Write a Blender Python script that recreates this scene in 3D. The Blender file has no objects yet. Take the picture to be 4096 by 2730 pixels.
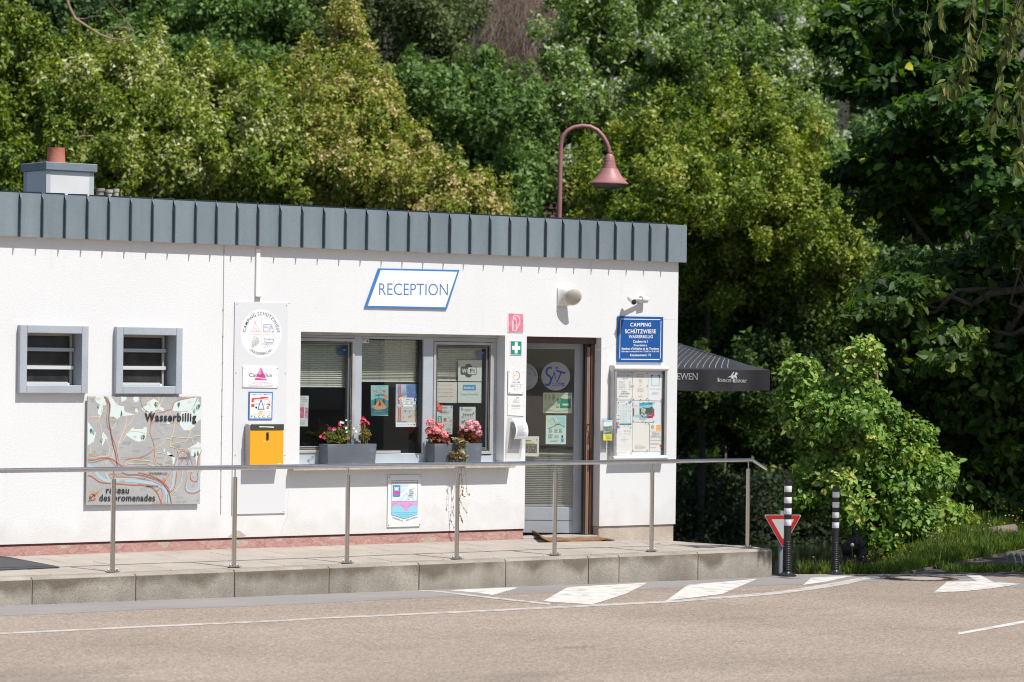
import bpy, bmesh, math, random
import numpy as np
from mathutils import Vector, Matrix, Quaternion
random.seed(7); rng = np.random.default_rng(7)
sc = bpy.context.scene
col = sc.collection

# ------------------------------------------------------------------ camera (solved from the facade's vanishing lines)
FPX = 11900.0; CX, CY = 2048.0, 1365.0
R = np.array([[0.79690626, -0.01370301, -0.60394755],
              [-0.60397367, 0.00261195, -0.79699999],
              [0.01249878, 0.9999027, -0.00619478]])
CAM = np.array([-20.81150622, -24.50565543, 1.85802294])
cd = bpy.data.cameras.new('camera'); cam = bpy.data.objects.new('camera', cd); col.objects.link(cam)
M4 = Matrix([[*R[i], CAM[i]] for i in range(3)] + [[0, 0, 0, 1]])
cam.matrix_world = M4
cd.sensor_width = 36; cd.lens = FPX / 4096 * 36; cd.clip_start = 0.5; cd.clip_end = 2000
cd.dof.use_dof = True; cd.dof.focus_distance = 29.6; cd.dof.aperture_fstop = 3.3
sc.camera = cam
sc.render.resolution_x = 1024; sc.render.resolution_y = 682

# ------------------------------------------------------------------ sky, sun, exposure
SUN = Vector((-0.3, 1.0, -1.7)).normalized()      # direction the light travels
world = bpy.data.worlds.new('World'); sc.world = world; world.use_nodes = True
wn = world.node_tree; bg = wn.nodes['Background']
sky = wn.nodes.new('ShaderNodeTexSky'); sky.sky_type = 'NISHITA'; sky.sun_disc = False
sky.sun_elevation = math.asin(-SUN.z); sky.sun_rotation = math.atan2(-SUN.x, -SUN.y)
sky.air_density = 1.0; sky.dust_density = 1.5; sky.ozone_density = 1.0
wn.links.new(sky.outputs[0], bg.inputs[0]); bg.inputs[1].default_value = 0.085
sl = bpy.data.lights.new('sun', 'SUN'); sl.energy = 4.6; sl.angle = math.radians(0.5); sl.color = (1.0, 0.965, 0.915)
so = bpy.data.objects.new('sun', sl); col.objects.link(so)
so.rotation_mode = 'QUATERNION'; so.rotation_quaternion = SUN.to_track_quat('-Z', 'Y'); so.location = (0, -20, 30)
sc.view_settings.view_transform = 'Standard'; sc.view_settings.look = 'None'
sc.view_settings.exposure = 0.30; sc.view_settings.gamma = 1.0; sc.view_settings.use_curve_mapping = False
sc.cycles.use_denoising = True; sc.cycles.filter_width = 1.1
sc.cycles.max_bounces = 8; sc.cycles.diffuse_bounces = 4; sc.cycles.transparent_max_bounces = 12
sc.cycles.sample_clamp_indirect = 6

# ------------------------------------------------------------------ surveying helpers: photo pixel -> point on a real plane
FW = -R[:, 2]; RT = R[:, 0]
FWH = np.array([FW[0], FW[1]]) / math.hypot(FW[0], FW[1]); RTH = np.array([FWH[1], -FWH[0]])
def ray(px, py):
    return R @ np.array([(px - CX) / FPX, (CY - py) / FPX, -1.0])
def P(px, py, Y=0.0):                      # on the plane y = Y (parallel to the facade)
    d = ray(px, py); p = CAM + d * ((Y - CAM[1]) / d[1]); return p
def zg(x, y):                              # road level
    return -0.346 - 0.0064 * (x + 0.2)
def G(px, py, z=None):                     # on the ground (road level, or a given height)
    d = ray(px, py); zz = -0.34 if z is None else z
    for _ in range(30):
        p = CAM + d * ((zz - CAM[2]) / d[2])
        if z is not None: return p
        zz = 0.5 * zz + 0.5 * max(-0.6, zg(p[0], p[1]))
    return p
def GW(px, py, lift=0.0):                  # on the walkway
    zz = -0.03
    for _ in range(20):
        p = G(px, py, zz + lift); zz = 0.5 * zz + 0.5 * walk_z(p[0], p[1])
    return G(px, py, zz + lift)
def walk_z(x, y):
    """the walkway drains away from the wall and dips towards the building's right corner"""
    k = min(1, max(0, (x + 2.0) / 2.0)); j = min(1, max(0, (y + 1.5) / 1.5))
    return -0.0323 * min(1.8, max(0, -y)) - 0.082 * k ** 1.3 * j
def D(px, py, dist):                       # at a distance along the view axis
    return CAM + ray(px, py) * dist
def cw(r, d, z=0.0):                       # r metres right, d metres forward, height z
    q = CAM[:2] + RTH * r + FWH * d; return np.array([q[0], q[1], z])
def reg(x0, y0, s):                        # enlarged photo region -> photo pixels
    return lambda x, y: (x0 + x / s, y0 + y / s)
Q1 = reg(0, 500, 2.0909); Q2 = reg(0, 1250, 1.96); Q3 = reg(900, 1150, 3.1367); Q4 = reg(900, 1600, 3.1367)
Q5 = reg(1150, 1300, 2.6133); Q6 = reg(1950, 1200, 2.24); Q7 = reg(2400, 1250, 2.6143); Q8 = reg(2200, 1050, 2.353)
U1 = reg(2650, 1300, 2.614); U2 = reg(1500, 1850, 3.1367); U3 = reg(2000, 1750, 2.614); U4 = reg(2700, 1800, 2.353)
U5 = reg(3300, 1900, 2.8505); U6 = reg(0, 1950, 2.139); U7 = reg(1000, 1950, 1.961); U8 = reg(2000, 400, 2.091)
QM = reg(340, 1560, 3.2667); H = reg(0, 0, 0.57446)

# ------------------------------------------------------------------ materials
MATS = {}
def nodes_mat(name):
    m = bpy.data.materials.new(name); m.use_nodes = True
    nt = m.node_tree; b = nt.nodes['Principled BSDF']; return m, nt, b
def flat(c, rough=0.5, metal=0.0, spec=None):
    k = ('flat', tuple(round(x, 4) for x in c), rough, metal)
    if k not in MATS:
        m, nt, b = nodes_mat('paint_%d' % len(MATS)); b.inputs['Base Color'].default_value = (*c, 1)
        b.inputs['Roughness'].default_value = rough; b.inputs['Metallic'].default_value = metal
        MATS[k] = m
    return MATS[k]
def noisy(name, stops, scale=5, detail=6, rough=0.7, bump=0.0, bscale=60, bdist=0.01, metal=0.0, stretch=(1, 1, 1), distort=0.0,
          fine=None, rvar=0.0, spec=None):
    """colour ramp over noise + optional fine speckle + bump, in object space"""
    m, nt, b = nodes_mat(name); N = nt.nodes; L = nt.links
    tc = N.new('ShaderNodeTexCoord'); mp = N.new('ShaderNodeMapping'); L.new(tc.outputs['Object'], mp.inputs[0])
    mp.inputs['Scale'].default_value = stretch
    n1 = N.new('ShaderNodeTexNoise'); n1.inputs['Scale'].default_value = scale; n1.inputs['Detail'].default_value = detail
    n1.inputs['Distortion'].default_value = distort
    L.new(mp.outputs[0], n1.inputs['Vector'])
    cr = N.new('ShaderNodeValToRGB'); L.new(n1.outputs['Fac'], cr.inputs[0])
    el = cr.color_ramp.elements
    while len(el) < len(stops): el.new(0.5)
    for e, (p, c) in zip(el, stops): e.position = p; e.color = (*c, 1)
    outc = cr.outputs[0]
    if fine:
        fs, fa, fb = fine
        n2 = N.new('ShaderNodeTexNoise'); n2.inputs['Scale'].default_value = fs; n2.inputs['Detail'].default_value = 3
        L.new(tc.outputs['Object'], n2.inputs['Vector'])
        mr = N.new('ShaderNodeMapRange'); mr.inputs[1].default_value = 0.3; mr.inputs[2].default_value = 0.7
        mr.inputs[3].default_value = fa; mr.inputs[4].default_value = fb
        L.new(n2.outputs['Fac'], mr.inputs[0])
        mx = N.new('ShaderNodeMix'); mx.data_type = 'RGBA'; mx.blend_type = 'MULTIPLY'; mx.inputs[0].default_value = 1
        L.new(outc, mx.inputs[6]); L.new(mr.outputs[0], mx.inputs[7]); outc = mx.outputs[2]
    L.new(outc, b.inputs['Base Color'])
    b.inputs['Roughness'].default_value = rough; b.inputs['Metallic'].default_value = metal
    if rvar:
        mr2 = N.new('ShaderNodeMapRange'); mr2.inputs[3].default_value = rough - rvar; mr2.inputs[4].default_value = rough + rvar
        L.new(n1.outputs['Fac'], mr2.inputs[0]); L.new(mr2.outputs[0], b.inputs['Roughness'])
    if bump:
        n3 = N.new('ShaderNodeTexNoise'); n3.inputs['Scale'].default_value = bscale; n3.inputs['Detail'].default_value = 4
        L.new(tc.outputs['Object'], n3.inputs['Vector'])
        bp = N.new('ShaderNodeBump'); bp.inputs['Strength'].default_value = bump; bp.inputs['Distance'].default_value = bdist
        L.new(n3.outputs['Fac'], bp.inputs['Height']); L.new(bp.outputs[0], b.inputs['Normal'])
    return m
def glass_mat(name, tint=(0.8, 0.86, 0.83), rough=0.0, f0=1.5, refl=1.0):
    m = bpy.data.materials.new(name); m.use_nodes = True; nt = m.node_tree; N = nt.nodes; L = nt.links
    N.clear(); o = N.new('ShaderNodeOutputMaterial'); mx = N.new('ShaderNodeMixShader')
    fr = N.new('ShaderNodeFresnel'); fr.inputs[0].default_value = f0
    tr = N.new('ShaderNodeBsdfTransparent'); tr.inputs[0].default_value = (*tint, 1)
    gl = N.new('ShaderNodeBsdfGlossy'); gl.inputs['Roughness'].default_value = rough
    ml = N.new('ShaderNodeMath'); ml.operation = 'MULTIPLY'; ml.inputs[1].default_value = refl
    ge = N.new('ShaderNodeNewGeometry'); iv = N.new('ShaderNodeMath'); iv.operation = 'SUBTRACT'; iv.inputs[0].default_value = 1
    L.new(ge.outputs['Backfacing'], iv.inputs[1]); mb = N.new('ShaderNodeMath'); mb.operation = 'MULTIPLY'
    L.new(fr.outputs[0], mb.inputs[0]); L.new(iv.outputs[0], mb.inputs[1]); L.new(mb.outputs[0], ml.inputs[0]); L.new(ml.outputs[0], mx.inputs[0]); L.new(tr.outputs[0], mx.inputs[1]); L.new(gl.outputs[0], mx.inputs[2])
    L.new(mx.outputs[0], o.inputs[0]); return m
def leaf_mat(name, stops, trans=0.35, rough=0.45, tscale=1.0):
    """leaf: colour from the leaf's own tint value, with light passing through"""
    m = bpy.data.materials.new(name); m.use_nodes = True; nt = m.node_tree; N = nt.nodes; L = nt.links
    b = N['Principled BSDF']; o = N['Material Output']
    at = N.new('ShaderNodeAttribute'); at.attribute_name = 'tint'
    cr = N.new('ShaderNodeValToRGB'); L.new(at.outputs['Fac'], cr.inputs[0])
    el = cr.color_ramp.elements
    while len(el) < len(stops): el.new(0.5)
    for e, (p, c) in zip(el, stops): e.position = p; e.color = (*c, 1)
    L.new(cr.outputs[0], b.inputs['Base Color']); b.inputs['Roughness'].default_value = rough + .08; b.inputs['Specular IOR Level'].default_value = 0.3
    t = N.new('ShaderNodeBsdfTranslucent')
    hs = N.new('ShaderNodeHueSaturation'); hs.inputs['Saturation'].default_value = 1.15; hs.inputs['Value'].default_value = 1.3 * tscale
    hs.inputs['Hue'].default_value = 0.485
    L.new(cr.outputs[0], hs.inputs['Color']); L.new(hs.outputs[0], t.inputs[0])
    mx = N.new('ShaderNodeMixShader'); mx.inputs[0].default_value = trans
    L.new(b.outputs[0], mx.inputs[1]); L.new(t.outputs[0], mx.inputs[2]); L.new(mx.outputs[0], o.inputs[0]); return m

def wall_material():
    m, nt, b = nodes_mat('white_stucco'); N = nt.nodes; L = nt.links
    tc = N.new('ShaderNodeTexCoord')
    def noise(s, d=5, st=(1, 1, 1), dis=0):
        mp = N.new('ShaderNodeMapping'); mp.inputs['Scale'].default_value = st; L.new(tc.outputs['Object'], mp.inputs[0])
        n = N.new('ShaderNodeTexNoise'); n.inputs['Scale'].default_value = s; n.inputs['Detail'].default_value = d
        n.inputs['Distortion'].default_value = dis; L.new(mp.outputs[0], n.inputs['Vector']); return n.outputs['Fac']
    def ramp(f, stops):
        cr = N.new('ShaderNodeValToRGB'); L.new(f, cr.inputs[0]); el = cr.color_ramp.elements
        while len(el) < len(stops): el.new(0.5)
        for e, (p, c) in zip(el, stops): e.position = p; e.color = (*c, 1)
        return cr.outputs[0]
    a = ramp(noise(0.9, 4), [(0.3, (0.665, 0.67, 0.675)), (0.7, (0.695, 0.70, 0.705))])
    dirt = ramp(noise(3.2, 8, (1, 1, 0.35), 0.6), [(0.0, (1, 1, 1)), (0.66, (1, 1, 1)), (0.8, (0.86, 0.83, 0.79))])
    spk = ramp(noise(17, 2), [(0.0, (1, 1, 1)), (0.77, (1, 1, 1)), (0.80, (0.55, 0.5, 0.45))])
    def mul(x, y):
        mx = N.new('ShaderNodeMix'); mx.data_type = 'RGBA'; mx.blend_type = 'MULTIPLY'; mx.inputs[0].default_value = 1
        L.new(x, mx.inputs[6]); L.new(y, mx.inputs[7]); return mx.outputs[2]
    stk = ramp(noise(7, 6, (1, 1, 0.07), 0.2), [(0.0, (1, 1, 1)), (0.58, (1, 1, 1)), (0.74, (0.98, 0.975, 0.97))])
    sz = N.new('ShaderNodeSeparateXYZ'); L.new(tc.outputs['Object'], sz.inputs[0])
    sa = N.new('ShaderNodeMath'); sa.operation = 'MULTIPLY_ADD'; sa.inputs[1].default_value = 0.9; sa.inputs[2].default_value = -0.45; L.new(noise(4, 8), sa.inputs[0])
    sb = N.new('ShaderNodeMath'); sb.operation = 'ADD'; L.new(sz.outputs['Z'], sb.inputs[0]); L.new(sa.outputs[0], sb.inputs[1])
    sm = N.new('ShaderNodeMapRange'); sm.inputs[1].default_value = 0.12; sm.inputs[2].default_value = 0.38; L.new(sb.outputs[0], sm.inputs[0])
    spl = ramp(sm.outputs[0], [(0.0, (0.92, 0.895, 0.865)), (1.0, (1, 1, 1))])
    L.new(mul(mul(mul(mul(a, dirt), spk), stk), spl), b.inputs['Base Color']); b.inputs['Roughness'].default_value = 0.92
    ad = N.new('ShaderNodeMath'); ad.operation = 'ADD'
    L.new(noise(48, 4, (1, 1, 1.5), 0.4), ad.inputs[0]); L.new(noise(140, 3), ad.inputs[1])
    bp = N.new('ShaderNodeBump'); bp.inputs['Strength'].default_value = 0.33; bp.inputs['Distance'].default_value = 0.005
    L.new(ad.outputs[0], bp.inputs['Height']); L.new(bp.outputs[0], b.inputs['Normal'])
    return m
M = {}
M['stucco'] = wall_material()
M['zinc'] = noisy('blue_grey_zinc', [(0.3, (0.185, 0.228, 0.258)), (0.7, (0.235, 0.283, 0.315))], 2.2, 5, 0.42, 0.05, 25, 0.004, 0.25, (2, 2, 0.6), fine=(90, 0.94, 1.06))
ZINC = [M['zinc'], noisy('blue_grey_zinc_weathered', [(0.3, (0.178, 0.219, 0.248)), (0.7, (0.222, 0.268, 0.298))], 3.1, 7, 0.46, 0.05, 25, 0.004, 0.25, (2, 2, 0.4), fine=(60, 0.93, 1.07)), noisy('blue_grey_zinc_pale', [(0.3, (0.198, 0.242, 0.272)), (0.7, (0.245, 0.293, 0.325))], 2.6, 7, 0.40, 0.05, 25, 0.004, 0.25, (3, 3, 0.3), fine=(70, 0.95, 1.09))]
M['zinc_dark'] = noisy('zinc_seam', [(0.3, (0.07, 0.095, 0.115)), (0.7, (0.10, 0.13, 0.15))], 8, 3, 0.5, metal=0.2)
M['cream_metal'] = noisy('cream_soffit', [(0.3, (0.50, 0.40, 0.31)), (0.7, (0.6, 0.5, 0.4))], 6, 4, 0.7)
M['grey_frame'] = noisy('grey_painted_frame', [(0.3, (0.33, 0.37, 0.41)), (0.7, (0.40, 0.435, 0.475))], 3, 5, 0.4, 0.04, 40, 0.003, fine=(60, 0.95, 1.05))
M['grey_dark'] = flat((0.07, 0.085, 0.10), 0.4)
M['rubber'] = flat((0.012, 0.012, 0.013), 0.5)
M['trim'] = noisy('aluminium_trim', [(0.3, (0.40, 0.38, 0.36)), (0.7, (0.52, 0.5, 0.47))], 5, 4, 0.4, metal=0.3)
M['brown'] = noisy('brown_anodised', [(0.3, (0.06, 0.035, 0.028)), (0.7, (0.095, 0.055, 0.042))], 9, 4, 0.5)
M['copper'] = noisy('copper_brown_anodised', [(0.3, (0.30, 0.17, 0.115)), (0.7, (0.38, 0.21, 0.15))], 12, 4, 0.45, metal=0.2, stretch=(1, 1, .2))
M['plinth'] = noisy('flaking_red_plinth', [(0.34, (0.40, 0.34, 0.27)), (0.385, (0.46, 0.36, 0.30)), (0.41, (0.42, 0.235, 0.21)), (0.50, (0.44, 0.25, 0.225)), (0.56, (0.36, 0.18, 0.15)), (0.62, (0.45, 0.31, 0.27)), (0.68, (0.42, 0.23, 0.20))], 5.5, 10, 0.85, 0.6, 30, 0.012, stretch=(.7, 1, 1.6), distort=0.25, fine=(70, 0.85, 1.1))
M['plinth_top'] = noisy('dark_red_lip', [(0.3, (0.09, 0.025, 0.02)), (0.7, (0.17, 0.05, 0.04))], 14, 5, 0.8, 0.5, 40)
M['cement'] = noisy('cement_render', [(0.3, (0.36, 0.30, 0.24)), (0.7, (0.48, 0.42, 0.35))], 4, 7, 0.9, 0.4, 50, fine=(60, 0.9, 1.08))
M['slab'] = noisy('paving_concrete', [(0.3, (0.315, 0.277, 0.24)), (0.7, (0.385, 0.342, 0.30))], 2.5, 6, 0.9, 0.35, 90, 0.004, fine=(130, 0.86, 1.1))
M['steel'] = noisy('brushed_steel', [(0.3, (0.48, 0.46, 0.44)), (0.7, (0.62, 0.60, 0.58))], 30, 3, 0.22, 0.0, metal=1.0, stretch=(1, 1, 0.05), rvar=0.06)
M['rail'] = noisy('polished_rail', [(0.3, (0.58, 0.56, 0.54)), (0.7, (0.68, 0.66, 0.63))], 10, 3, 0.14, metal=1.0)
M['glass'] = glass_mat('window_glass', (0.945, 0.968, 0.958), 0.0, 1.55, 3.0)
M['glass_clear'] = glass_mat('clear_glass', (0.985, 0.99, 0.988), 0.0, 1.45, 0.7)
M['acrylic'] = glass_mat('clear_acrylic', (0.97, 0.97, 0.97), 0.08, 1.5, 1.3)
M['white'] = flat((0.78, 0.78, 0.78), 0.45)
M['paper'] = flat((0.72, 0.72, 0.70), 0.8)
M['panel'] = noisy('white_enamel_panel', [(0.3, (0.635, 0.645, 0.66)), (0.7, (0.665, 0.675, 0.69))], 0.8, 3, 0.3)
M['black'] = flat((0.012, 0.012, 0.013), 0.5)
M['screw'] = flat((0.45, 0.44, 0.42), 0.25, 1.0)
M['bark'] = noisy('bark', [(0.3, (0.05, 0.04, 0.03)), (0.7, (0.14, 0.11, 0.085))], 8, 6, 0.9, 0.8, 20, 0.03, stretch=(1, 1, .3))
M['bark_pale'] = noisy('pale_bark', [(0.3, (0.22, 0.18, 0.14)), (0.7, (0.38, 0.32, 0.26))], 6, 6, 0.9, 0.6, 20, 0.03)
def kerb_material():
    m, nt, b = nodes_mat('weathered_kerb'); N = nt.nodes; L = nt.links
    tc = N.new('ShaderNodeTexCoord')
    def noise(s, d=6, st=(1, 1, 1)):
        mp = N.new('ShaderNodeMapping'); mp.inputs['Scale'].default_value = st; L.new(tc.outputs['Object'], mp.inputs[0])
        n = N.new('ShaderNodeTexNoise'); n.inputs['Scale'].default_value = s; n.inputs['Detail'].default_value = d
        L.new(mp.outputs[0], n.inputs['Vector']); return n.outputs['Fac']
    cr = N.new('ShaderNodeValToRGB'); L.new(noise(3.0, 8, (1, 1, 0.5)), cr.inputs[0])
    cr.color_ramp.elements[0].position = 0.3; cr.color_ramp.elements[0].color = (0.215, 0.188, 0.155, 1)
    cr.color_ramp.elements[1].position = 0.68; cr.color_ramp.elements[1].color = (0.36, 0.328, 0.28, 1)
    # grime: an algae band of irregular depth below the top arris, and drips; geometry-space, stays put under any light
    sx = N.new('ShaderNodeSeparateXYZ'); L.new(tc.outputs['Object'], sx.inputs[0])
    md = N.new('ShaderNodeMath'); md.operation = 'MULTIPLY_ADD'; md.inputs[1].default_value = 0.42; md.inputs[2].default_value = -0.185
    L.new(noise(3.2, 10, (1, 1, 0.5)), md.inputs[0])
    ad = N.new('ShaderNodeMath'); ad.operation = 'ADD'; L.new(sx.outputs['Z'], ad.inputs[0]); L.new(md.outputs[0], ad.inputs[1])
    mr = N.new('ShaderNodeMapRange'); mr.inputs[1].default_value = -0.10; mr.inputs[2].default_value = -0.01
    L.new(ad.outputs[0], mr.inputs[0])
    gt = N.new('ShaderNodeMath'); gt.operation = 'LESS_THAN'; gt.inputs[1].default_value = -0.022; L.new(sx.outputs['Z'], gt.inputs[0])
    ml = N.new('ShaderNodeMath'); ml.operation = 'MULTIPLY'; L.new(mr.outputs[0], ml.inputs[0]); L.new(gt.outputs[0], ml.inputs[1])
    m2 = N.new('ShaderNodeMath'); m2.operation = 'MULTIPLY'; m2.inputs[1].default_value = 0.85; L.new(ml.outputs[0], m2.inputs[0])
    mx = N.new('ShaderNodeMix'); mx.data_type = 'RGBA'; L.new(m2.outputs[0], mx.inputs[0]); L.new(cr.outputs[0], mx.inputs[6])
    mx.inputs[7].default_value = (0.115, 0.095, 0.07, 1)
    n2 = noise(110, 3); r2 = N.new('ShaderNodeMapRange'); r2.inputs[1].default_value = .3; r2.inputs[2].default_value = .7; r2.inputs[3].default_value = .75; r2.inputs[4].default_value = 1.2
    L.new(n2, r2.inputs[0]); mu = N.new('ShaderNodeMix'); mu.data_type = 'RGBA'; mu.blend_type = 'MULTIPLY'; mu.inputs[0].default_value = 1
    L.new(mx.outputs[2], mu.inputs[6]); L.new(r2.outputs[0], mu.inputs[7]); L.new(mu.outputs[2], b.inputs['Base Color'])
    b.inputs['Roughness'].default_value = 0.92
    bp = N.new('ShaderNodeBump'); bp.inputs['Strength'].default_value = 0.6; bp.inputs['Distance'].default_value = 0.006
    L.new(n2, bp.inputs['Height']); L.new(bp.outputs[0], b.inputs['Normal']); return m
M['kerb'] = kerb_material()
def road_material():
    m, nt, b = nodes_mat('worn_tan_asphalt'); N = nt.nodes; L = nt.links
    tc = N.new('ShaderNodeTexCoord')
    def noise(s, d=5, st=(1, 1, 1), dis=0):
        mp = N.new('ShaderNodeMapping'); mp.inputs['Scale'].default_value = st; L.new(tc.outputs['Object'], mp.inputs[0])
        n = N.new('ShaderNodeTexNoise'); n.inputs['Scale'].default_value = s; n.inputs['Detail'].default_value = d
        n.inputs['Distortion'].default_value = dis; L.new(mp.outputs[0], n.inputs['Vector']); return n.outputs['Fac']
    cr = N.new('ShaderNodeValToRGB'); L.new(noise(0.5, 7), cr.inputs[0])
    cr.color_ramp.elements[0].position = 0.3; cr.color_ramp.elements[0].color = (0.252, 0.203, 0.162, 1)
    cr.color_ramp.elements[1].position = 0.7; cr.color_ramp.elements[1].color = (0.312, 0.254, 0.206, 1)
    sp = N.new('ShaderNodeTexVoronoi'); sp.inputs['Scale'].default_value = 55; L.new(tc.outputs['Object'], sp.inputs['Vector'])
    sx = N.new('ShaderNodeSeparateColor'); L.new(sp.outputs['Color'], sx.inputs[0])
    r2 = N.new('ShaderNodeMapRange'); r2.inputs[3].default_value = 0.70; r2.inputs[4].default_value = 1.30; L.new(sx.outputs[0], r2.inputs[0])
    mu = N.new('ShaderNodeMix'); mu.data_type = 'RGBA'; mu.blend_type = 'MULTIPLY'; mu.inputs[0].default_value = 1
    L.new(cr.outputs[0], mu.inputs[6]); L.new(r2.outputs[0], mu.inputs[7])
    dk = N.new('ShaderNodeValToRGB'); L.new(noise(0.35, 9, (1, 2.2, 1), 1.2), dk.inputs[0])
    dk.color_ramp.elements[0].position = 0.30; dk.color_ramp.elements[0].color = (0.86, 0.86, 0.86, 1)
    dk.color_ramp.elements[1].position = 0.42; dk.color_ramp.elements[1].color = (1, 1, 1, 1)
    mv = N.new('ShaderNodeMix'); mv.data_type = 'RGBA'; mv.blend_type = 'MULTIPLY'; mv.inputs[0].default_value = 1
    L.new(mu.outputs[2], mv.inputs[6]); L.new(dk.outputs[0], mv.inputs[7])
    sk = N.new('ShaderNodeValToRGB'); L.new(noise(5, 7, (0.35, 1.6, 1), 0.5), sk.inputs[0])
    sk.color_ramp.elements[0].position = 0.27; sk.color_ramp.elements[0].color = (0.78, 0.78, 0.79, 1)
    sk.color_ramp.elements[1].position = 0.36; sk.color_ramp.elements[1].color = (1, 1, 1, 1)
    mw = N.new('ShaderNodeMix'); mw.data_type = 'RGBA'; mw.blend_type = 'MULTIPLY'; mw.inputs[0].default_value = 1
    L.new(mv.outputs[2], mw.inputs[6]); L.new(sk.outputs[0], mw.inputs[7])
    # polished wheel tracks: slightly lighter and smoother bands along the lane
    tr = noise(0.9, 3, (0.05, 1.0, 1)); tk = N.new('ShaderNodeMapRange'); tk.inputs[1].default_value = 0.35; tk.inputs[2].default_value = 0.65; tk.inputs[3].default_value = 0.93; tk.inputs[4].default_value = 1.05
    L.new(tr, tk.inputs[0]); mt = N.new('ShaderNodeMix'); mt.data_type = 'RGBA'; mt.blend_type = 'MULTIPLY'; mt.inputs[0].default_value = 1
    L.new(mw.outputs[2], mt.inputs[6]); L.new(tk.outputs[0], mt.inputs[7])
    L.new(mt.outputs[2], b.inputs['Base Color']); b.inputs['Roughness'].default_value = 0.85
    bp = N.new('ShaderNodeBump'); bp.inputs['Strength'].default_value = 0.7; bp.inputs['Distance'].default_value = 0.006
    L.new(sp.outputs['Distance'], bp.inputs['Height']); L.new(bp.outputs[0], b.inputs['Normal']); return m
M['road'] = road_material()
M['gutter'] = noisy('smooth_grey_asphalt', [(0.3, (0.215, 0.20, 0.197)), (0.7, (0.265, 0.247, 0.238))], 1.2, 7, 0.8, 0.3, 120, 0.003, stretch=(1, 2, 1), fine=(90, 0.93, 1.07))
M['marking'] = noisy('worn_road_paint', [(0.32, (0.36, 0.33, 0.30)), (0.46, (0.57, 0.545, 0.51)), (0.7, (0.64, 0.61, 0.58))], 7, 9, 0.8, 0.5, 90, 0.004, fine=(110, 0.85, 1.05))
M['marking_faint'] = noisy('faint_road_paint', [(0.32, (0.30, 0.25, 0.21)), (0.5, (0.46, 0.43, 0.40)), (0.7, (0.52, 0.49, 0.46))], 9, 9, 0.8, 0.5, 90, 0.004, fine=(110, 0.85, 1.05))
M['earth'] = noisy('earth', [(0.3, (0.04, 0.035, 0.022)), (0.7, (0.10, 0.08, 0.055))], 1.5, 8, 0.95, 0.8, 12, 0.05)
M['hill'] = noisy('hillside_soil', [(0.3, (0.012, 0.015, 0.008)), (0.6, (0.024, 0.024, 0.014)), (0.8, (0.07, 0.05, 0.04))], 0.5, 8, 0.95, 0.8, 4, 0.3)

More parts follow.
